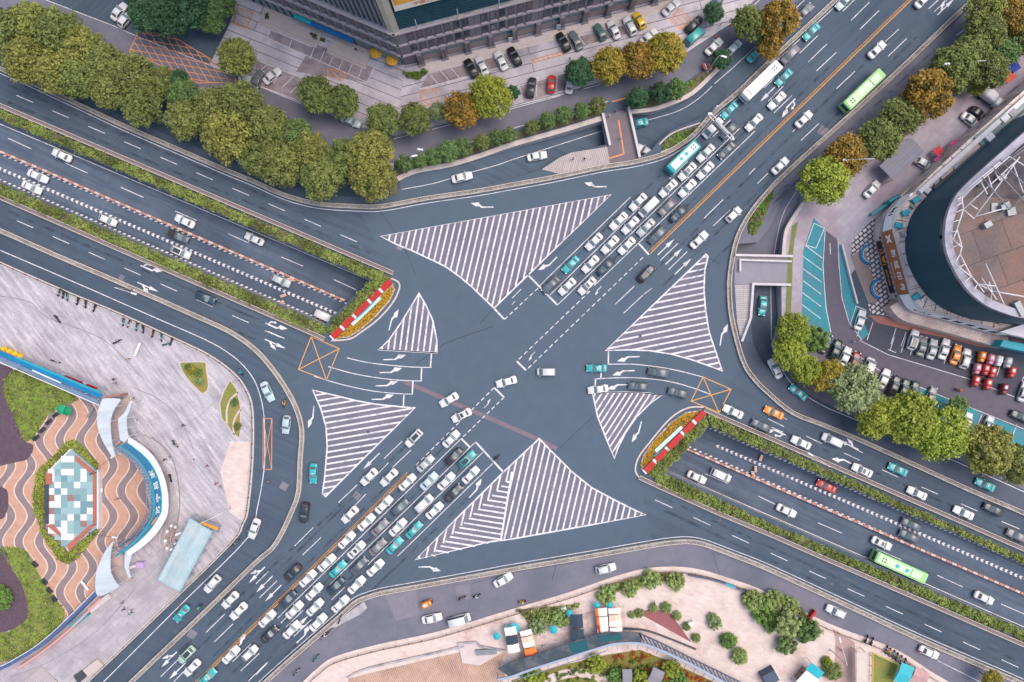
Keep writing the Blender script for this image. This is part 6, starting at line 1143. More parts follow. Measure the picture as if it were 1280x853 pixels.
for pts, lb, sd in (([(505, 90), (518, 92), (535, 87), (534, 92), (525, 99), (508, 98)], 'planted corner bed with yellow shrub at the office building', 21), ([(387, 42), (406, 50), (405, 53), (390, 47)], 'dark planter bed beside the blue entrance canopy', 22), ([(331, 17), (337, 19), (335, 26), (330, 24)], 'small shrub bed at the left end of the office building', 23)):
    hedge(WP(pts), .7, lb, seed=sd, col=(.12, .2, .03, .1) if sd == 21 else (.06, .09, .03, 0))

# ------------------------------------------------------------------ round building at right
rb_ = thing('round_mall', 'round teal glass hall with rusty tiled roof and white rooftop trusses', 'building', (*W(1230, 310), 0)); O1 = Vector(rb_.location)
def R1(L, z): return [(x-O1.x, y-O1.y) for x, y in WP(L, z)]
ZP, ZR = 8.1, 21.6
front = smooth([(1330, 68), (1250, 140), (1200, 185), (1160, 222), (1126, 259), (1119, 270), (1116, 287)], 4)+[(1137.5, 367)]+smooth([(1138.5, 370), (1150, 385.5), (1180, 394), (1220, 405), (1257, 415.5), (1330, 434)], 4)
fr = R1(front, ZP)
b = MB(); b.prism(fr+R1([(1420, 434), (1420, 68)], ZP), 0, ZP, 0, 1); b.build('podium', [mat('podium_stone', lin(214, 198, 192), lin(198, 182, 178), .6, .8, c3=lin(120, 96, 92), s3=.4), mat('terrace_tiles', lin(226, 208, 198), lin(212, 194, 186), .5, .9, brick=(2.4, 2.4, 12, lin(150, 118, 108), .05))], rb_)
FM = Face(fr, flip=False)
i1 = len(smooth([(1330, 68), (1250, 140), (1200, 185), (1160, 222), (1126, 259), (1119, 270), (1116, 287)], 4)); uB0, uB1 = FM.cum[i1-1], FM.cum[i1]
b = MB(); FM.box(b, uB0+.05, uB1-.05, 4.0, 8.35, .02, .3); sg = b.build('sign_board', BROWNS, rb_)
b = MB(); Lb = uB1-uB0
for a in range(4):       # four-petal emblem
    an = PI/4+a*PI/2; cx, cz = uB0+1.75+.62*math.cos(an), 6.2+.62*math.sin(an)
    vs = [(cx+.62*math.cos(an)*math.cos(t)-.3*math.sin(an)*math.sin(t), cz+.62*math.sin(an)*math.cos(t)+.3*math.cos(an)*math.sin(t)) for t in [k*PI/7 for k in range(14)]]
    FM.geo(b, [(x, z, 0) for x, z in vs], [tuple(range(14))], 0, 0, .33)
for i, ch in enumerate('新域印界'): FM.text(b, ch, 1.9, uB0+5.0+i*2.5, 6.4, .33)
FM.text(b, 'XIN YU YIN JIE', .55, uB0+8.6, 4.7, .33)
b.build('lettering', WLET, sg)
b = MB(); FM.box(b, uB0-9, uB0-.05, 4.6, 8.3, .02, .3, 0, 24); WB = mat('bright_white_band', lin(250, 248, 248), rough=.5); b.build('sign_band', WB, rb_); b = MB(); FM.box(b, uB1+.05, uB1+24, 4.6, 8.3, .02, .3, 0, 50); sw = b.build('sign_band', WB, rb_)
b = MB(); FM.box(b, uB1+1.5, uB1+27, 0, 3.4, .05, 2.6, 0, 50); b.build('lower_terrace', mat('pale_tile_terrace', lin(226, 204, 194), lin(206, 184, 176), .5, .9, c3=lin(176, 150, 144), s3=.25, brick=(1.2, .6, 24, lin(186, 162, 156), .04)), rb_)
b = MB(); FM.text(b, 'MI', 2.2, uB0-4.2, 6.4, .34); FM.text(b, 'CAR', 2.0, uB1+5.6, 6.4, .34)
for k in range(5): FM.box(b, uB1+10+k*2.7, uB1+11.6+k*2.7, 5.4, 7.4, .3, .34, 0, 3)
b.build('lettering', DLET, sw)
b = MB(); FM.box(b, uB0+1.6, uB1-.6, 1.3, 3.4, .05, .45); bs = b.build('sign_board', BLACKS, rb_)
b = MB(); FM.text(b, '江南|', 1.75, uB0+5.2, 2.35, .47); FM.text(b, 'MEISHIJIE', .95, uB0+10.0, 2.35, .47); b.build('lettering', ORLET, bs)
b = MB(); FM.box(b, uB0-8, uB1+22, 3.5, 3.85, .02, .5, 0, 60); FM.box(b, uB0-8, uB1+22, 8.3, 8.5, -.25, .35, 0, 60); b.build('fascia', LEDGE, rb_)
b = MB()
for k in range(12): FM.box(b, uB0+.8+k*1.2, uB0+1.3+k*1.2, 3.55, 3.9, .5, .8)
b.build('spotlight', DSTEEL, rb_)
rim = smooth([(1330, 122), (1241, 200), (1206, 232), (1192, 250), (1184, 270), (1181, 293), (1183, 313), (1190, 332), (1199, 348), (1210, 363), (1222, 374), (1235, 383), (1257, 392), (1280, 398), (1330, 404)], 5)
rw_ = R1(rim, ZR)
b = MB(); b.prism(rw_+R1([(1420, 404), (1420, 122)], ZR), ZP, ZR-.8, 0, 1); b.build('curtain_wall', [TEALG, mat('rusty_roof', lin(116, 104, 102), lin(100, 90, 90), .12, .9, c3=lin(134, 102, 92), s3=.09, brick=(6.2, 6.2, 20, lin(84, 70, 70), .07), fine=(3, .25))], rb_)
b = MB(); b.strip(offset(rw_, .75), 1.5, ZR, 0, ZR-1.6); b.build('parapet', mat('grey_coping', lin(176, 172, 184), lin(162, 158, 170), .5, .8, c3=lin(140, 136, 148), s3=.3), rb_)
def R1p(px, py, z): x, y = W(px, py, z); return (x-O1.x, y-O1.y, z)
b = MB(); z = ZR+.9
ring = [(1202, 246), (1204, 262), (1196, 287), (1202, 308), (1200, 318), (1214, 346), (1222, 355), (1240, 364), (1280, 371), (1320, 374)]
for a, c in zip(ring, ring[1:]): b.tube([R1p(*a, z), R1p(*c, z)], .14, 5)
for a, c in (((1202, 246), (1262, 196)), ((1204, 262), (1272, 200)), ((1219, 271), (1275, 196)), ((1219, 271), (1258, 260)), ((1204, 262), (1218, 274)), ((1266, 205), (1279, 241)), ((1222, 355), (1245, 358)), ((1232, 330), (1256, 383)), ((1227, 348), (1246, 375)), ((1196, 287), (1191, 300)), ((1191, 300), (1203, 310)), ((1200, 318), (1193, 330)), ((1193, 330), (1214, 346)), ((1212, 255), (1222, 262)), ((1235, 220), (1240, 236)), ((1226, 227), (1234, 243)), ((1243, 214), (1250, 226)), ((1222, 355), (1230, 366)), ((1240, 364), (1236, 352)), ((1206, 238), (1250, 203)), ((1285, 210), (1262, 196))): b.tube([R1p(*a, z), R1p(*c, z+.6)], .12, 5)
for a, c in (((1202, 246), (1196, 250)), ((1202, 254), (1194, 258)), ((1203, 262), (1194, 266)), ((1200, 275), (1190, 278)), ((1197, 290), (1188, 290)), ((1200, 305), (1190, 310)), ((1206, 330), (1196, 336)), ((1214, 346), (1205, 353)), ((1222, 355), (1216, 365)), ((1240, 364), (1238, 378))):
    b.tube([R1p(*a, z), R1p(*c, z)], .1, 5); b.tube([R1p(*a, z), R1p(*a, ZR-.8)], .1, 5)
b.build('roof_truss', STEELW, rb_)
for px, py, lx, ly in ((1234, 281, 1.6, 1.2), (1256, 258, 2.0, 1.3), (1252, 222, 1.5, 1.3), (1274, 386, 1.3, 3.2)): b = MB(); p = R1p(px, py, ZR); b.box(p[0], p[1], ZR-.8, ZR+.4, lx, ly, .5, 0, .9); b.build('roof_unit', STEEL, rb_)
rr = random.Random(8)
b = MB()
for a, c in (((1240, 208), (1290, 262)), ((1228, 222), (1262, 262)), ((1250, 200), (1300, 250)), ((1262, 262), (1300, 225)), ((1258, 200), (1300, 168)), ((1244, 214), (1300, 172))):
    b.tube([R1p(*a, z+.5), R1p(*c, z+.9)], .1, 5)
    for k in range(7):
        t = k/6; q = (a[0]+(c[0]-a[0])*t, a[1]+(c[1]-a[1])*t); b.tube([R1p(*q, z+.5), R1p(q[0]+rr.uniform(-1, 1), q[1]+rr.uniform(-1, 1), ZR-.8)], .06, 4)
b.build('roof_truss', STEEL, rb_)
for k in range(3):
    p = R1p(1226+k*20, 236+rr.uniform(-22, 40), ZR); b = MB(); b.box(p[0], p[1], ZR-.85, ZR-.55+rr.uniform(0, .6), rr.uniform(.6, 2.2), rr.uniform(.5, 1.6), rr.uniform(0, 3), 0, .95); b.build('roof_unit', rr.choice((STEEL, DSTEEL, CONC)), rb_)
b = MB(); b.sheet([p[:2] for p in (R1p(1248, 205, ZR-.79), R1p(1300, 165, ZR-.79), R1p(1300, 236, ZR-.79), R1p(1270, 250, ZR-.79), R1p(1234, 246, ZR-.79), R1p(1228, 228, ZR-.79))], ZR-.79); b.build('painted_shade', mat('painted_roof_shade', lin(64, 62, 70), lin(84, 78, 84), .3, .9, c3=lin(106, 94, 94), s3=.2), rb_)  # dark sheet that paints shade onto the upper part of the roof
# terrace clutter and panel joints round the podium
for k in range(34):
    u = FM.cum[8]+k*2.6
    if u > FM.L-14: break
    b = MB(); FM.box(b, u, u+.12, 8.1, 8.18, -2.6 if k % 3 else -4.4, -.2); b.build('terrace_joint', mat('joint_dark', lin(120, 96, 92), rough=.9), rb_)
    if rr.random() < .4: b = MB(); FM.box(b, u+.5, u+.5+rr.uniform(.5, 1.4), 8.1, 8.5+rr.uniform(0, .5), -2.2, -1.2); b.build('terrace_box', rr.choice((WHITE, STEEL, CONC, LEDGE)), rb_)
# rooftop strips beside the straight edge
for (a, c, w, h, m) in (((1168, 236), (1330, 96), .5, .8, DSTEEL), ((1172, 240), (1330, 104), 1.6, .25, LEDGE), ((1196, 214), (1222, 192), 1.8, .7, CONC), ((1150, 240), (1330, 80), 1.0, .9, STEELW), ((1158, 243), (1330, 92), .8, .3, DSTEEL), ((1178, 224), (1232, 177), 3.4, .35, mat('roof_tan', lin(206, 186, 176), lin(190, 170, 162), .5, .9)), ((1225, 180), (1330, 92), 3.6, .6, mat('green_glass_roof', lin(104, 132, 134), lin(88, 116, 122), .3, .3, c3=lin(130, 140, 136), s3=.3)), ((1190, 231), (1330, 108), 1.2, 1.6, mat('pale_parapet2', lin(206, 192, 192), rough=.8)), ((1200, 219), (1330, 104), .8, .5, DSTEEL), ((1212, 203), (1240, 180), 1.0, 1.0, GLAZ)):
    b = MB(); b.strip(R1([a, c], ZP+h), w, ZP+h, 0, ZP-.1); b.build('roof_strip', m, rb_)
b = MB(); x0, y0, _ = R1p(1240, 184, 9); b.box(x0, y0, ZP, 9.2, 2.6, 1.4, .72); b.build('orange_frame', ORLET, rb_)
for px, py, m in ((1256, 148, WHITE), (1266, 142, CONC), (1237, 172, WHITE)): x0, y0, _ = R1p(px, py, 9); b = MB(); b.box(x0, y0, ZP, 9.3, 1.7, 1.3, .72); b.build('roof_unit', m, rb_)
for px, py, a in ((1145, 250, .6), (1123, 282, -.2), (1145, 371, .6), (1132, 266, .4)): x0, y0, _ = R1p(px, py, 8.6); b = MB(); b.box(x0, y0, ZP, 8.9, 1.6, 1.1, a); b.build('cyan_awning', CYAN, rb_)
b = MB(); p = R1([(1250, 415), (1330, 434), (1330, 408), (1290, 402)], 9.5); b.prism(p, ZP-.05, 9.5); b.build('entrance_canopy', mat('white_roof', lin(226, 218, 222), rough=.6), rb_); b = MB(); p = R1([(1250, 433), (1330, 450), (1330, 440), (1254, 425)], 6); b.prism(p, 3, 6); b.build('cyan_fascia', CYAN, rb_)
for px, py, s in ((1083, 318, 'upper'), (1096, 361, 'lower')):
    x, y = W(px, py, .4); b = MB(); arc = [(2.1*math.cos(t)+1.0, 2.1*math.sin(t)) for t in [math.radians(95+k*10) for k in range(18)]]; b.strip(arc, .55, .45, 0, 0)
    b.strip(offset(arc, .34), .12, .47, 1, 0); o = b.build('curved_bench', [BLUE, WHITE], None, (x, y, .02)); tag(o, f'{s} blue crescent bench on the triangle patterned paving', 'bench')
# market wall and street stalls at the top right
mw = thing('market_arcade', 'long low market arcade with pale parapets along the upper right forecourt', 'building', (*W(1200, 190), 0)); O2 = Vector(mw.location)
for (a, c, w, z0, z1, m) in (((1128, 247), (1330, 72), 1.1, 0, 3.4, mat('beige_arcade', lin(220, 196, 180), lin(204, 182, 170), .6, .8)), ((1136, 250), (1246, 154), 1.0, 0, 4.2, mat('arcade_roof', lin(190, 184, 192), lin(176, 170, 180), .6, .7)), ((1240, 158), (1330, 80), 2.8, 0, 4.0, mat('arcade_green', lin(92, 122, 128), lin(78, 108, 116), .4, .5)), ((1112, 252), (1140, 236), .5, 0, 2.4, mat('arcade_teal', lin(52, 150, 160), rough=.6)), ((1090, 268), (1118, 250), .5, 0, 1.2, mat('arcade_teal', lin(52, 150, 160), rough=.6))):
    b = MB(); p = [(x-O2.x, y-O2.y) for x, y in WP([a, c], z1)]; b.strip(p, w, z1, 0, z0); b.build('parapet' if w < 1.05 else 'roof', m, mw)
b = MB()
for k in range(16): x, y = W(1142+k*7, 246.5-k*6.1, 4.25); b.box(x-O2.x, y-O2.y, 4.2, 4.26, .7, .25, .72)
b.build('roof_light', DSTEEL, mw)
def shed(px, py, lx, ly, rot, z, label, m, cat='shed', name='shed', ridge=True):
    x, y = W(px, py, z); t = thing(name, label, cat, (x, y, 0), math.radians(rot)); b = MB()
    if ridge: b.add([(-lx/2, -ly/2, z), (lx/2, -ly/2, z), (lx/2, 0, z+.35), (-lx/2, 0, z+.35), (-lx/2, ly/2, z), (lx/2, ly/2, z), (-lx/2, -ly/2, z-.08), (lx/2, -ly/2, z-.08), (-lx/2, ly/2, z-.08), (lx/2, ly/2, z-.08)], [(0, 1, 2, 3), (3, 2, 5, 4), (6, 7, 1, 0), (5, 9, 8, 4), (1, 7, 9, 5), (1, 5, 2), (0, 3, 4), (0, 4, 8, 6)])
    else: b.box(0, 0, z-.1, z, lx, ly)
    b.build('roof', m, t); b = MB()
    for sx in (-1, 1):
        for sy in (-1, 1): b.box(sx*(lx/2-.15), sy*(ly/2-.15), 0, z-.05, .1, .1)
    b.build('post', STEEL, t); return t
shed(1127, 199, 9.4, 4.4, 43, 3.2, 'grey roofed long shed between street trees and the forecourt', mat('grey_roof', lin(132, 130, 144), lin(122, 120, 134), .5, .6, brick=(30, .8, 0, lin(112, 110, 124), .06)))
for px, py, c, lb in ((1173, 189, 'red_tarp', 'red square stall awning on the upper right forecourt'), (1174, 200, 'magenta_tarp', 'lower magenta stall awning on the upper right forecourt'), (1194, 180, 'magenta_tarp', 'upper magenta stall awning on the upper right forecourt')): shed(px, py, 1.9, 1.6, 40, 2.0, lb, mat(c, lin(206, 60, 70) if c[0] == 'r' else lin(196, 84, 140), rough=.7), 'stall', 'market_stall', False)
for px, py, c, lb in ((1268, 84, (40, 60, 150), 'dark blue stall cover in the top right corner'), (1262, 96, (196, 80, 70), 'red stall cover in the top right corner')): shed(px, py, 2.4, 2.0, 35, 2.0, lb, mat('tarp_%d' % c[0], lin(*c), rough=.7), 'stall', 'market_stall', False)

# ------------------------------------------------------------------ left plaza
COURT = mat('court_plain', lin(196, 150, 126))
def wave_mat():
    m = bpy.data.materials.new('wavy_paving'); m.use_nodes = True; nt = m.node_tree; N = nt.nodes; L = nt.links; bs = N['Principled BSDF']; bs.inputs['Roughness'].default_value = .9
    tc = N.new('ShaderNodeTexCoord'); sp = N.new('ShaderNodeSeparateXYZ'); L.new(tc.outputs['Object'], sp.inputs[0])
    def M(op, a, c=0):
        x = N.new('ShaderNodeMath'); x.operation = op
        for v, i in ((a, 0), (c, 1)):
            if hasattr(v, 'node'): L.new(v, x.inputs[i])
            else: x.inputs[i].default_value = v
        return x.outputs[0]
    s = M('MULTIPLY', M('SINE', M('MULTIPLY', M('ADD', sp.outputs[1], 42.2), 2*PI/11.4)), 1.45)
    f = M('FRACT', M('DIVIDE', M('SUBTRACT', M('ADD', sp.outputs[0], 200.3), s), 4.6))
    cr = N.new('ShaderNodeValToRGB'); cr.color_ramp.interpolation = 'CONSTANT'; e = cr.color_ramp.elements
    e[0].position = 0; e[0].color = lin(188, 146, 126); e[1].position = .5; e[1].color = lin(216, 190, 178)
    for p, c in ((.555, lin(134, 118, 120)), (.945, lin(216, 190, 178))): q = e.new(p); q.color = c
    L.new(f, cr.inputs[0])
    n = N.new('ShaderNodeTexNoise'); n.inputs['Scale'].default_value = .9; n.inputs['Detail'].default_value = 8; L.new(tc.outputs['Object'], n.inputs['Vector'])
    mr = N.new('ShaderNodeMapRange'); mr.inputs['To Min'].default_value = .72; mr.inputs['To Max'].default_value = 1.2; L.new(n.outputs[0], mr.inputs[0])
    mx = N.new('ShaderNodeMix'); mx.data_type = 'RGBA'; mx.blend_type = 'MULTIPLY'; mx.inputs[0].default_value = 1; L.new(cr.outputs[0], mx.inputs[6]); L.new(mr.outputs[0], mx.inputs[7]); L.new(mx.outputs[2], bs.inputs['Base Color']); return m
flat('wavy_court', WP([(-60, 430), (0, 455), (122, 507), (127, 545), (145, 566), (165, 576), (182, 600), (188, 640), (178, 668), (150, 690), (122, 720), (120, 742), (80, 775), (0, 832), (-60, 850)]), wave_mat(), .13)
flat('curved_step', smooth(WP([(160, 556), (176, 556), (200, 572), (216, 600), (224, 640), (218, 670), (206, 690), (196, 690), (206, 660), (210, 630), (203, 600), (186, 572)]), 3, True), PLAZA2, .126)  # crescent of the second plaza paving, laid flat on the plaza
flat('lower_paving', WP([(105, 752), (190, 690), (204, 722), (226, 740), (112, 848), (30, 900), (-60, 940), (-60, 850), (20, 832)]), PLAZA2, .126)
flat('pale_paving', WP([(288, 552), (313, 552), (311, 630), (304, 652), (287, 640), (276, 590)]), PINKP, .127)
def chequer(s):
    b = MB(); pal = [lin(126, 156, 160), lin(142, 172, 174), lin(110, 142, 150), lin(212, 208, 212), lin(146, 112, 106)]
    ms = [mat('tile_%d' % i, c, rough=.7) for i, c in enumerate(pal)]; r = random.Random(s); st = 8.1
    poly = WP([(88, 563), (120, 592), (120, 658), (84, 683), (62, 655), (62, 590)])
    for i in range(-1, 8):
        for j in range(-1, 16):
            cx, cy = W(64+i*st, 566+j*st, 1.0)
            if inside((cx, cy), poly): h = st*G*.49; b.sheet([(cx-h, cy-h), (cx+h, cy-h), (cx+h, cy+h), (cx-h, cy+h)], 1.004, (3 if r.random() < .27 else r.choice((0, 0, 0, 1, 1, 2, 4) if r.random() < .5 else (0, 1, 2))))
    return b, ms
t = thing('tiled_platform', 'hexagonal platform tiled in pale teal and white squares with red brick borders', 'platform'); b, ms = chequer(4); b.build('tile_top', ms, t)
b = MB(); b.prism(WP([(88, 561), (122, 590), (122, 660), (86, 687), (58, 657), (58, 591)], 1), 0, 1.0); b.build('plinth', mat('grout', lin(140, 160, 162), rough=.8), t)
b = MB()
for q in ([(94, 569), (121, 592), (121, 656), (116, 657), (116, 594), (94, 576)], [(57, 592), (65, 592), (65, 606), (57, 606)], [(58, 657), (66, 655), (76, 667), (76, 672)], [(113, 656), (120, 656), (87, 688), (83, 682)]): b.prism(WP(q, 1.1), .9, 1.1)
b.build('brick_border', mat('red_brick', lin(180, 112, 96), lin(164, 100, 86), .8, .9, brick=(.5, .25, 40, lin(150, 96, 84), .02)), t)
b = MB(); b.strip(WP([(58, 606), (58, 655)], 1.2), .9, 1.2, 0, 0); b.build('dark_border', DSTEEL, t)
b = MB(); b.strip(WP([(122, 588), (122, 662)], 1.6), .35, 1.6, 0, 0); b.strip(WP([(60, 590), (88, 562)], 1.3), .3, 1.3, 0, 0); b.build('white_border', WHITE, t)
hedge(WP([(88, 560), (58, 592), (57, 660), (86, 690), (122, 660), (125, 664), (108, 685), (96, 700), (85, 704), (74, 700), (55, 672), (44, 640), (42, 615), (48, 588), (70, 568), (84, 552), (93, 549), (108, 562), (124, 580), (122, 588)]), .4, 'bright grassy hedge ring round the teal tiled platform', seed=31, col=(.27, .33, .055, .05), dens=26, leaf=.13)
# blue curved sign building
sgn = thing('curved_pavilion', 'curved entrance pavilion with blue lettered sign wall and white eaves', 'building')
outer = smooth([(160, 546), (185, 564), (200, 586), (208, 611), (209.5, 638), (204, 654), (192, 671), (175, 686), (160, 695)], 5); inner = smooth([(160, 555), (182, 573), (195, 593), (201, 616), (201, 638), (197, 647), (187, 662), (172, 677), (156, 689)], 5)
zo = 4.0; o_, i_ = WP(outer, zo), WP(inner, zo)
b = MB(); n = len(o_)
for k in range(n-1): b.prism([o_[k], o_[k+1], i_[k+1], i_[k]], zo-.35, zo)
b.build('white_eaves', mat('white_eaves_paint', lin(236, 232, 232), rough=.6), sgn)
b = MB(); b.strip(i_, .28, 4.0, 0, 0); b.build('lower_wall', mat('pale_lower_wall', lin(176, 160, 164), lin(160, 146, 150), .6, .9, c3=lin(130, 110, 112), s3=.4), sgn)
b = MB(); b.strip(i_, .3, 7.5, 0, 4.003); wl = b.build('sign_wall', BLUE, sgn)
FB = Face(list(reversed(i_)), flip=False)
b = MB(); FB.box(b, 0, FB.L, 6.9, 7.56, .0, .22, 0, 40); FB.box(b, 0, FB.L, 3.9, 4.4, .0, .24, 0, 40); b.build('cyan_band', CYAN, wl)
b = MB()
for i, ch in enumerate('苏宁易家'): FB.text(b, ch, 2.0, 12.7+i*2.6, 5.7, .26)
b.build('lettering', WLET, wl)
b = MB(); vs = [(1.05*math.cos(t)*(1+.12*math.cos(3*t)), .85*math.sin(t)*(1+.1*math.sin(2*t))) for t in [k*PI/9 for k in range(18)]]; FB.geo(b, [(x, z, 0) for x, z in vs], [tuple(range(18))], 10.2, 5.7, .26); b.build('orange_emblem', ORLET, wl)
b = MB(); q = WP(smooth([(147, 558), (164, 568), (181, 588), (187.5, 608), (188.5, 638), (185, 648), (177, 662), (160, 680), (144, 692)], 5), 7.6)
bk = offset(q, .9); sd = 1
b.strip(q, .1, 7.6, 0, 7.45); bk = offset(q, -.95); b.strip(bk, .1, 7.6, 0, 7.45); b.strip(bk, .1, 3.6, 0, 3.45)
for (x, y, a), (x2, y2, a2) in zip(walk(q, .75), walk(bk, .72)): b.tube([(x, y, 7.5), (x2, y2, 7.5)], .05, 4); b.tube([(x2, y2, 7.5), (x2, y2, .1)], .06, 4); b.tube([(x, y, 7.2), (x2, y2, 5)], .05, 4)
b.build('steel_frame', mat('blue_grey_steel', lin(130, 142, 162), lin(112, 124, 146), 1, .5), sgn)
def roofslab(pts, z, label, m=CANOPY, th=.18):
    t = thing('canopy', label, 'canopy'); p = WP(pts, z); b = MB(); b.prism(p, z-th, z); b.add([(x, y, z-th) for x, y in ccw(p)], [tuple(reversed(range(len(p))))]); b.build('roof_sheet', m, t); b = MB(); c = (sum(q[0] for q in p)/len(p), sum(q[1] for q in p)/len(p))
    for x, y in p[::max(1, len(p)//6)]: x, y = x+(c[0]-x)*.1, y+(c[1]-y)*.1; b.box(x, y, .1, z-th+.02, .14, .14)
    b.build('post', STEELW, t); return t
roofslab(smooth(T(120, 480, [(62, 130), (215, 135), (172, 210), (135, 300), (130, 400), (142, 520), (170, 630)], 7.108), 3)+smooth(T(120, 480, [(140, 645), (70, 530), (15, 390), (15, 260), (40, 170)], 7.108), 3), 4.2, 'large curved white canopy roof north of the blue sign')
roofslab(T(120, 480, [(325, 135), (300, 230), (270, 300), (275, 400), (290, 480), (250, 525), (215, 500), (200, 400), (195, 310), (250, 260), (300, 160)], 7.108), 4.4, 'narrow angular white canopy roof next to the blue sign')
roofslab(smooth(T(120, 580, [(125, 510), (105, 560), (95, 660), (105, 740), (155, 820)], 5.333), 3)+smooth(T(120, 580, [(100, 853), (10, 880), (-5, 790), (10, 700), (50, 600), (100, 530)], 5.333), 3), 4.2, 'curved white canopy roof south of the blue sign')
roofslab(T(120, 580, [(190, 600), (245, 590), (215, 690), (235, 760), (215, 760), (190, 690)], 5.333), 3.2, 'thin white canopy strip below the blue sign')
t = thing('entrance_terrace', 'brown decked terrace between the two white canopies north of the blue sign', 'terrace'); b = MB(); b.prism(WP(T(120, 480, [(215, 140), (325, 118), (300, 160), (250, 255), (195, 310), (205, 400), (220, 520), (170, 560), (140, 470), (130, 330), (170, 220)], 7.108), 1.2), 0, 1.2); b.build('deck', mat('deck_boards', lin(168, 154, 152), lin(150, 136, 136), .6, .9, c3=lin(190, 160, 150), s3=.4), t); b = MB(); b.strip(WP([(127, 497), (150, 494)], 3.4), .6, 3.4, 0, 0); b.build('end_wall', mat('brown_wall', lin(150, 116, 112), rough=.9), t)
t = thing('entrance_steps', 'brown stepped terrace below the blue sign beside the thin canopy', 'terrace'); b = MB(); b.prism(WP(T(120, 580, [(110, 560), (185, 610), (190, 700), (235, 770), (150, 800), (110, 740), (98, 660)], 5.333), 1), 0, 1.0); b.build('deck', mat('deck_boards', None), t)
# blue striped market canopy on the upper left, curved navy fence on the lower left
t = thing('market_canopy', 'long blue striped canopy running along the upper edge of the wavy court', 'canopy')
for a, c, w, z, m in (((-60, 416), (127, 496), 1.15, 3.2, BLUE), ((19, 447), (125, 491), .5, 3.26, CYAN), ((-60, 421), (122, 503), .9, 2.9, mat('blue_grey_roof', lin(112, 132, 158), lin(98, 118, 146), .6, .6)), ((-60, 427), (124, 507), .18, 3.0, WHITE), ((40, 463), (76, 479), .3, 3.35, WHITE), ((28, 446), (134, 488), .5, 2.8, mat('grey_roof_strip', lin(132, 126, 136), rough=.7))): b = MB(); b.strip(WP([a, c], z), w, z, 0, z-.12); b.build('roof_strip', m, t)
b = MB()
for x, y, a in walk(WP([(-60, 420), (124, 500)], 3), 3.2): b.box(x, y, .1, 3.0, .12, .12)
b.build('post', STEELW, t)
o = MB(); o.prism(WP(T(0, 420, [(410, 270), (460, 258), (662, 345), (622, 362)], 5.333), .2), .1, .16); tag(o.build('red_carpet', CRED), 'crimson carpet laid beside the blue striped canopy', 'carpet')
b = MB(); b.prism(WP([(103, 478), (107, 477), (110, 480), (106, 481)], .3), .16, .4); tag(b.build('white_box', WHITE), 'small white box on the crimson carpet', 'box')
t = thing('inflatable', 'yellow and orange inflatable at the left end of the blue striped canopy', 'inflatable', (*W(14, 443, 1.5), 0)); b = MB()
for k in range(7): b.lathe(-2+k*.62, (-.3 if k % 2 else .3)-k*.28+.8, [(.1, .15), (.6, .4), (.75, 1.0), (.5, 1.6), (.1, 1.9)], 10, k % 2)
b.build('inflated_body', [mat('inflatable_yellow', lin(232, 182, 50), rough=.5), mat('inflatable_orange', lin(226, 130, 90), rough=.5)], t)
t = thing('boundary_fence', 'curved navy and pink topped fence along the lower left court edge', 'fence'); cv = smooth([(-60, 862), (0, 836), (20, 826), (50, 807), (83, 778), (120, 741)], 4)
b = MB(); b.strip(WP(cv, 1.8), .75, 1.8, 0, .1); b.build('navy_panel', mat('navy_panel', lin(84, 100, 138), lin(70, 86, 124), .6, .6), t); b = MB(); b.strip(offset(WP(cv, 1.8), .45), .14, 1.9, 0, .1); b.build('white_rail', WHITE, t); b = MB(); b.strip(offset(WP(smooth([(20, 832), (52, 810), (86, 782), (122, 746)], 4), 1.5), -.8), .4, 1.5, 0, .1); b.build('pink_rail', mat('pink_rail', lin(206, 146, 136), rough=.7), t)
b = MB(); b.strip(WP([(87, 785), (108, 768)], 1.4), .95, 1.4, 0, .15); tag(b.build('sign_board', CYAN), 'bright cyan tilted board beside the pink topped fence', 'sign')
b = MB(); b.strip(WP([(112, 764), (137, 745)], 1.2), 1.2, 1.2, 0, .13); tag(b.build('covered_stall', mat('grey_cover', lin(196, 188, 190), lin(180, 170, 172), .8, .8)), 'pale covered stall beside the canopy at the lower court corner', 'stall')
# pale teal gate canopy, ride, lamp posts
t = thing('gate_canopy', 'large translucent pale teal canopy sheltering the lower plaza entrance', 'canopy'); q = T(120, 580, [(630, 365), (775, 452), (560, 850), (415, 772)], 5.333)
b = MB(); b.prism(WP(q, 4), 3.9, 4.0); b.build('roof_sheet', mat('pale_teal_sheet', lin(168, 186, 190), lin(152, 172, 178), .8, .5, c3=lin(190, 186, 188), s3=.15, brick=(30, 1.0, 62, lin(150, 184, 192), .06)), t)
b = MB(); w4 = WP(q, 4)
for i in range(4):
    a, c = w4[i], w4[(i+1) % 4]
    for k in range(5): x, y = a[0]+(c[0]-a[0])*k/5, a[1]+(c[1]-a[1])*k/5; b.box(x, y, .1, 3.9, .14, .14)
    b.strip([a, c], .16, 4.12, 0, 3.9)
b.build('steel_frame', mat('pale_teal_steel', lin(142, 180, 188), rough=.5), t)
b = MB(); b.strip(WP([(250, 652), (274, 662)], 3), 1.6, 3, 0, 2.6); b.build('ticket_booth', STEEL, t); b = MB(); b.strip(WP([(251, 653.5), (272, 661.5)], 3.1), .55, 3.1, 0, 2.9); b.build('orange_board', ORLET, t)
x, y = W(210, 672, 3); t = thing('fairground_wheel', 'small fairground wheel with white gondolas beside the blue sign', 'ride', (x, y, .12)); b, c = MB(), MB()
for s in (-.5, .5): b.tube([(s, 2.6*math.cos(k*PI/10), 3+2.6*math.sin(k*PI/10)) for k in range(21)], .07, 5)
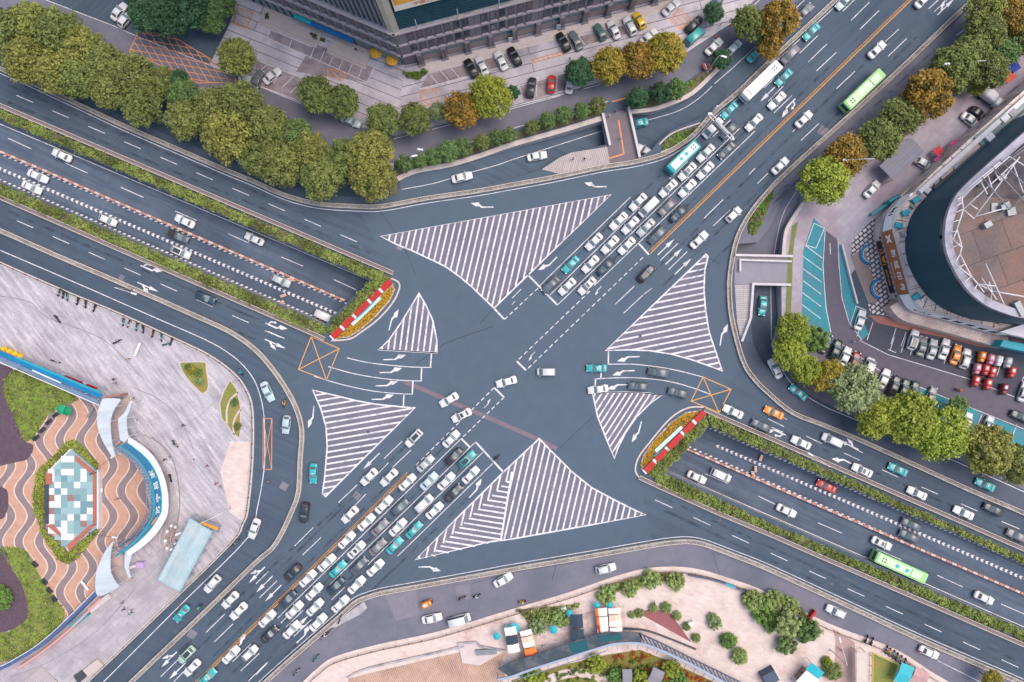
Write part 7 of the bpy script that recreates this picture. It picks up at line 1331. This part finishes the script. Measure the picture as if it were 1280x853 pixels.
for k in range(8): a = k*PI/4; b.tube([(-.5, 0, 3), (-.5, 2.6*math.cos(a), 3+2.6*math.sin(a))], .05, 4); b.tube([(.5, 0, 3), (.5, 2.6*math.cos(a), 3+2.6*math.sin(a))], .05, 4); c = MB(); c.lathe(.75, 2.6*math.cos(a), [(.1, 2.6+2.6*math.sin(a)), (.38, 2.8+2.6*math.sin(a)), (.38, 3.2+2.6*math.sin(a)), (.1, 3.4+2.6*math.sin(a))], 8); c.build('gondola', WHITE, t)
for s in (-1, 1): b.tube([(s*.7, -1.6, 0), (s*.6, 0, 3), (s*.7, 1.6, 0)], .09, 5)
b.build('wheel_frame', mat('ride_steel', lin(206, 170, 160), rough=.5), t)
def lamp(px, py, hx, hy, z, label, m=STEELW, base=None):
    """base seen at (px,py) on the ground, lamp head seen at (hx,hy) at height z"""
    x, y = W(px, py); X, Y = W(hx, hy, z); t = thing('street_lamp', label, 'lamp', (x, y, 0)); b = MB(); b.tube([(0, 0, 0), (0, 0, z-.3), ((X-x)*.25, (Y-y)*.25, z), (X-x, Y-y, z)], [.12, .08, .06, .05], 6); b.lathe(0, 0, [(.25, 0), (.22, .5), (.12, .6)], 8); b.build('pole', m, t)
    b = MB(); a = math.atan2(Y-y, X-x); b.box(X-x, Y-y, z-.08, z+.1, 1.3, .42, a, 0, .85); b.build('lamp_head', WHITE, t); return t
lamp(884, 90, 905, 71, 9, 'street lamp with long white head over the clipped tree by the shelter'); lamp(1195, 98, 1184, 80, 10, 'street lamp rising from the trees right of the highway top'); lamp(1065, 213, 1057, 200, 10, 'street lamp rising from the orange tree near the grassy island')
lamp(527, 196, 525, 187, 6, 'small white lamp post left of two on the ramp verge'); lamp(517, 205, 518, 195, 6, 'small white lamp post at the west end of the ramp verge'); lamp(1038, 812, 1050, 800, 8, 'white lamp post beside the brown path at lower right'); lamp(290, 634, 222, 668, 7, 'long armed white floodlight over the pale teal canopy'); lamp(1015, 575, 1013, 568, 9, 'street lamp in the median hedge on the right'); lamp(168, 363, 167, 367, 8, 'street lamp on the railing of the lower left carriageway')
for px, py, hx, hy, lb in ((126, 589, 141, 571, 'dark slender court lamp at the upper corner of the teal platform'), (125, 660, 143, 672, 'dark slender court lamp at the lower corner of the teal platform')): lamp(px, py, hx, hy, 4.5, lb, DSTEEL)
# gantry
t = thing('sign_gantry', 'grey overhead sign gantry reaching over the upper highway lanes', 'gantry', (*W(885, 146), 0)); g0 = Vector(t.location); a, c = W(887, 143, 7), W(916, 174, 7); b = MB(); b.tube([(0, 0, 0), (0, 0, 7)], .2, 8)
for o in (-.35, .35): b.strip(offset([(a[0]-g0.x, a[1]-g0.y), (c[0]-g0.x, c[1]-g0.y)], o), .14, 7.1, 0, 6.9)
b.build('steel_frame', STEELW, t); b = MB(); b.strip([(a[0]-g0.x+1.2, a[1]-g0.y-1.3), (c[0]-g0.x-1, c[1]-g0.y+1)], .5, 7.4, 0, 5.2); b.build('sign_back', STEEL, t); b = MB(); b.box(c[0]-g0.x, c[1]-g0.y, 6.8, 7.3, .5, .5); b.box(a[0]-g0.x, a[1]-g0.y, 6.8, 7.4, .8, .5); b.build('camera_box', WHITE, t)
t = thing('tricycle_shelter', 'red and white railed shelter on the curved verge below the clipped tree', 'shelter', (*W(883, 86), 0)); b = MB()
for k in range(5): b.box(-.9+k*.45, 0, .6, 1.3, .22, 1.4, .4, k % 2)
b.build('striped_board', [mat('signal_red', lin(200, 70, 66), rough=.5), WHITE], t); b = MB(); b.tube([(0, 0, 0), (0, 0, .7)], .1, 6); b.tube([(0, 0, .1), (-1.4, -2.6, .1)], .06, 5); b.build('post', STEEL, t)
# works barriers in the underpass
for i, (px, py, sl, lb) in enumerate(((364, 350, TL, 'orange works barrier beside the silver SUV in the underpass'), (355, 370, TL, 'orange works barrier nearer the hedge in the upper left underpass'), (353, 379, TL, 'low orange works block beside the lower hedge of the upper left underpass'), (950, 572, BR, 'orange works barrier between lanes of the lower right underpass'), (943, 586, BR, 'orange works barrier beside the barrier line, lower right underpass'), (940, 592, BR, 'orange works block on the red and white barrier, lower right'), (953, 563, BR, 'orange works block at the hedge of the lower right underpass'))):
    x, y, z = sl.px(px, py); t = thing('works_barrier', lb, 'barrier', (x, y, z), .4*i); b = MB()
    for k in (-1, 0, 1): b.box(k*.42, 0, 0, .95, .36, .5, 0, 0, .7)
    b.build('plastic_body', mat('works_orange', lin(226, 140, 70), lin(206, 120, 60), 2, .6), t); b = MB(); b.box(0, 0, .62, .76, 1.35, .56); b.build('reflective_band', WHITE, t)
for i, (px, py, lb) in enumerate(((895, 46, 'upper'), (913, 32, 'topmost'), (886, 58, 'lowest'))):
    x, y = W(px, py); t = thing('traffic_cone', f'{lb} orange cone on the top service road', 'cone', (x, y, .01)); b = MB(); b.box(0, 0, 0, .05, .45, .45); b.lathe(0, 0, [(.18, .05), (.04, .75)], 10); b.build('cone_body', mat('cone_orange', lin(220, 90, 60), rough=.6), t)
# planters, benches of the left plaza
for i, (px, py, lb) in enumerate(((69, 519, 'upper court, nearest the green parasol'), (60, 528, 'upper court, second from the green parasol'), (52, 538, 'upper court, third from the green parasol'), (44, 548, 'upper court, farthest from the green parasol'), (43, 706, 'lower court, topmost'), (55, 728, 'lower court, second from top'), (61, 738.5, 'lower court, third from top'), (67, 749, 'lower court, lowest'))):
    x, y = W(px, py, .6); t = thing('planter_box', f'dark planter box on the edge of the {lb}', 'planter', (x, y, .12), math.radians(38 if i < 4 else -48)); b = MB(); b.box(0, 0, 0, .55, 1.5, .7); b.build('box', DSTEEL, t); o = link('shrub', CROWNF[0], t, (0, 0, .6)); o.scale = (.6, .3, .3); o.color = (.05, .07, .05, 0)
for px, py, c, lb in ((83, 514, (24, 130, 84), 'green parasol on the wavy court beside the ground cover'), (76, 512, (40, 150, 110), 'smaller teal green parasol beside the green parasol')):
    x, y = W(px, py, 2.2); t = thing('parasol', lb, 'parasol', (x, y, .12)); b = MB(); b.lathe(0, 0, [(1.1, 1.9), (.6, 2.2), (.04, 2.4)], 8, 0, False); b.build('canopy', mat('green_%d' % c[0], lin(*c), rough=.8), t); b = MB(); b.tube([(0, 0, 0), (0, 0, 2.3)], .04, 6); b.build('pole', STEEL, t)
for px, py, l, a, m, lb, nm, cat in ((172, 437, 3.2, 68, WHITE, 'long white bench standing on the upper left plaza', 'bench', 'bench'), (106, 732, 2.6, -52, WHITE, 'long white bench on the wavy court above the navy fence', 'bench', 'bench'), (113, 516, 2.6, 62, STEEL, 'grey bench on the wavy court beside the large canopy', 'bench', 'bench'), (126, 613, .9, 0, WHITE, 'small white box on the right edge of the teal platform', 'box', 'box'), (168, 708, 3.0, 20, mat('pale_pink_cover', lin(226, 204, 204), rough=.8), 'pale pink covered stall below the thin canopy', 'stall', 'stall')):
    x, y = W(px, py, .5); t = thing(nm, lb, cat, (x, y, .12), math.radians(a)); b = MB(); b.box(0, 0, .42, .5, l, .55 if l > 1 else .9); b.build('seat' if cat == 'bench' else 'top', m, t); b = MB()
    for s in (-1, 1): b.box(s*l*.4, 0, 0, .42, .12, .45)
    b.build('leg', STEEL, t)
b = MB(); b.box(0, 0, 0, .9, 2.2, 1.6, 0, 0, .8); tag(b.build('covered_cart', mat('lilac_cover', lin(176, 152, 190), rough=.8), None, (*W(176, 706, .5), .12)), 'lilac covered cart beside the pale pink stall', 'cart')
b = MB(); b.prism(WP([(92, 845), (102, 838), (108, 846), (98, 855)], .4), .1, .5, 0); b.prism(WP([(104, 838), (122, 824), (130, 832), (111, 846)], .6), .1, .8, 1); tag(b.build('stair_hatch', [DSTEEL, mat('hatch_deck', lin(186, 172, 166), rough=.9)]), 'dark stair hatch with pale deck at the bottom left kerb', 'hatch')
b = MB(); b.prism(WP([(28, 853), (52, 834), (72, 853), (50, 872)], .4), .1, .35); tag(b.build('ribbed_deck', mat('ribbed_deck', lin(190, 178, 178), lin(176, 164, 166), .6, .9, brick=(20, .4, -42, lin(152, 142, 146), .1))), 'ribbed pale deck at the bottom left corner of the plaza', 'deck')

# ------------------------------------------------------------------ lower plaza
def flat2(nm, pts, m, z=.13): return flat(nm, WP(pts), m, z)
flat2('brick_court', [(430, 870), (436, 848), (460, 842), (543, 822), (575, 815), (580, 830), (630, 812), (640, 820), (622, 870)], TILEB)
flat2('stall_court', [(640, 795), (700, 772), (780, 755), (782, 790), (740, 800), (640, 830), (625, 835), (634, 805)], mat('speckled_paving', lin(214, 196, 192), lin(190, 170, 168), .8, .9, c3=lin(170, 146, 142), s3=.4), .134)
flat2('garden', [(628, 870), (640, 850), (700, 832), (760, 818), (800, 812), (840, 828), (900, 856), (930, 872)], mat('garden_turf', lin(104, 108, 56), lin(124, 122, 64), .5, .95, c3=lin(134, 104, 60), s3=.2, fine=(5, .4)), .136)
for sd, col, nn in ((1, (.42, .08, .03, 0), 60), (2, (.42, .2, .02, .2), 40), (3, (.16, .24, .03, 0), 80), (4, (.08, .13, .03, 0), 120)):
    r = random.Random(sd); cs = []; poly = WP([(760, 819), (800, 813), (840, 829), (900, 857), (860, 870), (820, 850), (800, 826), (765, 828)]) if sd < 3 else WP([(640, 852), (700, 834), (790, 818), (880, 857), (700, 870)])
    xs, ys = [p[0] for p in poly], [p[1] for p in poly]
    while len(cs) < nn:
        x, y = r.uniform(min(xs), max(xs)), r.uniform(min(ys), max(ys))
        if inside((x, y), poly): cs.append((x, y, .4))
    o = link('flower_patch' if sd < 3 else 'ground_cover', leaf_mesh('flower_patch', cs, [.42]*nn, [r.random() for _ in cs], 40, .14)); o.color = col; stuff(o); tag(o, ['', 'red flowering ground cover scattered along the sunken garden walkway', 'orange flowering ground cover scattered along the sunken garden walkway', 'yellow green ground cover scattered over the sunken garden', 'dark green ground cover scattered over the sunken garden'][sd], 'ground cover')
b = MB(); b.strip(smooth(WP([(672, 862), (690, 848), (715, 841), (740, 843), (758, 852), (775, 866)]), 4), 2.0, .15); struct(b.build('garden_path', PINKP))
b = MB(); b.prism(WP([(793, 764), (817, 762), (836, 764), (864, 803)], .14), .1, .142); struct(b.build('play_surface', MARO))
for px, py, w, h, a, lb in ((784, 846, 2.1, 2.6, 0, 'left grey flat roofed pavilion in the sunken garden'), (820, 846, 2.8, 2.8, -25, 'right grey flat roofed pavilion in the sunken garden')):
    shed(px, py, w, h+.6, a, 2.6, lb, mat('pavilion_roof', lin(136, 132, 140), lin(124, 120, 130), .5, .8), 'pavilion', 'garden_pavilion')
wk = thing('covered_walkway', 'dark roofed curving walkway with steel edge between stalls and sunken garden', 'walkway'); za = 3.0
top = [(622, 836), (640, 828), (700, 808), (748, 792), (775, 790), (802, 791)]; bot = [(640, 848), (662, 838), (700, 826), (757, 808), (775, 805), (802, 805)]
b = MB(); b.prism(WP(smooth(top, 3), za)+list(reversed(WP(smooth(bot, 3), za))), za-.15, za); b.build('dark_roof', mat('dark_roof_sheet', lin(48, 60, 72), lin(68, 78, 88), .6, .4, c3=lin(98, 98, 102), s3=.5), wk)
b = MB(); b.prism(WP([(748, 796), (776, 793), (777, 800), (750, 803)], za+.1), za, za+.1); b.prism(WP([(710, 806), (733, 800), (736, 812), (716, 818)], za+.1), za, za+.1); b.build('green_roof_panel', mat('green_panel', lin(28, 84, 92), rough=.3), wk)
b = MB(); e = WP(smooth([(622, 850), (640, 846), (662, 838), (700, 826), (757, 808), (775, 805), (802, 805), (830, 815), (870, 834), (910, 856), (950, 876)], 4), za+.2); b.strip(e, .5, za+.25, 0, za-.15); b.build('steel_edge', mat('blue_grey_edge', lin(150, 160, 178), rough=.5), wk)
b = MB()
for x, y, a in walk(e, 2.3): b.box(x, y, 0, za-.1, .16, .16); b.box(x+.25*math.sin(a), y-.25*math.cos(a)-.35, za-.1, za+.1, .12, 1.5, a)
b.strip(offset(WP(smooth([(640, 848), (662, 840), (700, 828), (757, 810)], 4), za), -.75), .12, za, 0, za-.15); b.build('post', mat('blue_grey_steel', None), wk)
e2 = WP(smooth([(802, 793), (830, 806), (870, 826), (925, 853), (960, 872)], 4), za); b = MB()
for x, y, a in walk(e2, 1.05): b.box(x, y-.8, za-.12, za, .3, 2.3, math.radians(28))
b.strip(e2, .3, za+.04, 0, za-.14); b.build('pergola_slat', mat('pergola_grey', lin(84, 88, 104), lin(72, 76, 90), 1, .6), wk)
b = MB(); b.strip(smooth(WP([(780, 786), (805, 788), (830, 796), (870, 812)], .5), 4), .3, .6, 0, .1); tag(b.build('garden_wall', DSTEEL), 'thin dark curved wall below the maroon play surface', 'wall')
b = MB(); b.strip(smooth(WP([(434, 848), (460, 836), (543, 817), (580, 808)], .5), 4), .45, .5, 0, .1); b.strip(WP([(572, 805), (595, 803), (600, 808), (632, 814)], .5), .4, .6, 0, .1); tag(b.build('garden_wall', CONC), 'low pale wall bordering the brown brick court', 'wall')
t = thing('stone_platform', 'pale stone corner platform with glass hatch beside the brick court', 'platform'); b = MB(); b.prism(WP([(573, 806), (595, 804), (600, 812), (630, 815), (600, 832), (578, 829)], .4), .1, .4); b.build('deck', mat('pale_deck', lin(206, 190, 188), lin(190, 174, 172), .6, .9), t); b = MB(); b.prism(WP([(594, 813), (620, 812), (621, 818), (596, 820)], .9), .4, .9); b.build('glass_hatch', STEEL, t)
STR = {'white': lin(226, 218, 214), 'orange': lin(222, 120, 56), 'dark': lin(52, 66, 80), 'red': lin(196, 66, 48), 'peach': lin(224, 190, 168), 'teal': lin(46, 168, 184)}
def stall(px, py, w, l, rot, cols, label, z=2.6):
    x, y = W(px, py, z); t = thing('market_stall', label, 'stall', (x, y, .12), math.radians(rot)); n = len(cols)
    for i, c in enumerate(cols):
        b = MB(); y0, y1 = l/2-l*i/n, l/2-l*(i+1)/n; zz = z+.25*(i % 2); b.add([(-w/2, y0, zz-.12), (0, y0, zz+.12), (w/2, y0, zz-.12), (-w/2, y1, zz-.32), (0, y1, zz-.05), (w/2, y1, zz-.32)], [(0, 3, 4, 1), (1, 4, 5, 2)]); b.build('awning', mat('awning_'+c, STR[c], rough=.8), t)
    b = MB()
    for sx in (-1, 1):
        for sy in (-1, 1): b.box(sx*(w/2-.1), sy*(l/2-.1), 0, z-.3, .08, .08)
    b.build('post', STEEL, t); b = MB(); b.box(0, -l*.1, 0, .9, w*.7, l*.5); b.build('counter', mat('stall_counter', lin(150, 120, 104), rough=.9), t)
stall(640, 800, 2.6, 5.8, 10, ['white', 'dark', 'white'], 'white and dark stall awning, leftmost in the stall row'); stall(661, 806, 2.6, 6.6, 14, ['white', 'peach', 'white', 'orange', 'red'], 'striped white orange and red stall awning'); stall(722, 786, 2.6, 6.4, 4, ['dark', 'dark'], 'dark navy stall awning over the walkway'); stall(753, 776, 2.4, 5.6, 4, ['white', 'white', 'white'], 'white stall awning beside the orange strip'); stall(769, 776, 2.7, 5.6, 4, ['white', 'peach', 'white', 'white'], 'wide white stall awning, rightmost in the stall row'); stall(748, 776, .9, 5.4, 8, ['orange', 'orange', 'red'], 'narrow orange stall awning in the stall row')
for px, py, r, lb in ((643, 786, 1.3, 'large cyan parasol at the leftmost stall'), (692, 788, 1.0, 'cyan parasol alone between the stalls'), (621, 796, .9, 'small cyan parasol at the plaza edge of the brick court'), (712, 767, .8, 'cyan box canopy behind the dark stall'), (746, 757, .8, 'cyan box canopy behind the orange stall'), (762, 757, .8, 'cyan box canopy behind the wide white stall'), (634, 788, 1.0, 'pale cyan parasol left of the large one')):
    x, y = W(px, py, 2.3); t = thing('parasol', lb, 'parasol', (x, y, .12)); b = MB(); b.lathe(0, 0, [(r, 2.0), (r*.55, 2.25), (.04, 2.42)], 6, 0, False); b.build('canopy', mat('cyan_canvas', lin(36, 156, 168), lin(60, 170, 182), 1.5, .7), t); b = MB(); b.tube([(0, 0, 0), (0, 0, 2.35)], .04, 6); b.build('pole', STEEL, t)
stall(1012, 848, 3.6, 6, -38, ['teal', 'white', 'white'], 'kiosk with turquoise awning and white roof at lower right', 2.8)
b = MB(); b.box(0, 0, 0, 2.2, 3.4, 2.8, .5, 0, .9); tag(b.build('covered_stall', mat('dark_blue_cover', lin(64, 76, 96), lin(80, 90, 108), 1, .6), None, (*W(962, 846, 1.5), .12)), 'dark blue covered stall near the bottom of the pink plaza', 'stall')
flat2('brown_path', [(1040, 785), (1068, 803), (1070, 870), (1042, 870), (1044, 800)], mat('brown_path', lin(176, 148, 142), lin(160, 132, 128), .6, .9), .134)
shed(1077, 838, 2.2, 8, 0, 2.8, 'narrow pale container roof beside the brown path', mat('container_roof', lin(206, 190, 182), lin(190, 174, 168), .6, .8), 'container', 'container', False)
flat2('lawn', [(1090, 815), (1122, 830), (1112, 870), (1088, 870)], GRASSY, .136); thin_rail(WP([(1088, 868), (1088, 814), (1121, 829), (1112, 868)]), 'yellow framed fence round the small green plot at lower right', mat('yellow_rail', lin(200, 180, 96), rough=.7), 1.0, 2.2, .08, z=.12)
shed(1130, 843, 3.0, 4.4, -25, 2.6, 'small teal roofed hut at the bottom right kerb', mat('teal_roof', lin(50, 160, 172), lin(60, 172, 184), 1, .6), 'hut', 'hut'); shed(1150, 846, 3.4, 3.0, -25, 2.4, 'pinkish roofed hut beside the teal hut', mat('pinkish_roof', lin(190, 150, 148), lin(170, 134, 134), 1, .8), 'hut', 'hut')
b = MB(); b.box(0, 0, 0, 1.3, 2.4, .5, .9, 0); tag(b.build('red_sign', REDM, None, (*W(1015, 769, 1), .12)), 'red board standing by the kerb beside the shrub bed', 'sign')
for px, py, lb in ((864, 780, 'small white cabinet beside the clipped balls'), (705, 762, 'small pale cabinet behind the stall hedge'), (787, 740, 'small white cabinet among the kerb shrubs')):
    b = MB(); b.box(0, 0, 0, 1.1, 1.2, .9, .4); tag(b.build('utility_cabinet', WHITE, None, (*W(px, py, 1), .12)), lb, 'cabinet')
tp = thing('advert_hoarding', 'dark and cyan low hoarding along the kerb of the pink plaza', 'hoarding'); hp = WP(smooth([(862, 714), (900, 722), (940, 738), (970, 752), (1005, 769)], 4), 1); b = MB(); b.strip(offset(hp, -.9), .35, 1.3, 0, .12); b.build('dark_panel', mat('slate_panel', lin(86, 90, 112), lin(74, 78, 100), 1, .6), tp); b = MB(); b.strip(offset(WP([(909, 725.5), (922, 730.5)], 1.4), -.9), .42, 1.36, 0, .3); b.build('cyan_panel', CYAN, tp)
# ------------------------------------------------------------------ camera and light
cam = bpy.data.cameras.new('camera'); co = bpy.data.objects.new('camera', cam); COL.objects.link(co); SC.camera = co
co.location = (0, 0, CAM_H); co.rotation_euler = (0, 0, 0); cam.sensor_width = 36; cam.lens = 18*CAM_H/(640*G); cam.clip_start = 1; cam.clip_end = 6000
EL, AZ = math.radians(64), math.radians(72)      # AZ measured from +y toward +x
w = bpy.data.worlds.new('World'); SC.world = w; w.use_nodes = True; nt = w.node_tree
sk = nt.nodes.new('ShaderNodeTexSky'); sk.sky_type = 'NISHITA'; sk.sun_disc = False; sk.sun_elevation = EL; sk.sun_rotation = AZ; sk.dust_density = 4; sk.air_density = 1.3; sk.ozone_density = 1
nt.links.new(sk.outputs[0], nt.nodes['Background'].inputs[0]); nt.nodes['Background'].inputs[1].default_value = .15
sl_ = bpy.data.lights.new('sun', 'SUN'); sl_.energy = 1.4; sl_.angle = math.radians(48); sl_.color = (1, .93, .84); so = bpy.data.objects.new('sun', sl_); COL.objects.link(so)
so.rotation_euler = Vector((math.sin(AZ)*math.cos(EL), math.cos(AZ)*math.cos(EL), math.sin(EL))).to_track_quat('Z', 'Y').to_euler()
v = SC.view_settings; SC.display_settings.display_device = 'sRGB'; v.view_transform = 'Standard'; v.look = 'None'; v.exposure = 0.45; v.gamma = 1; v.use_curve_mapping = False
SC.cycles.max_bounces = 5; SC.cycles.diffuse_bounces = 3; SC.cycles.glossy_bounces = 2; SC.cycles.transmission_bounces = 2; SC.cycles.use_denoising = True
for m in bpy.data.materials: pass
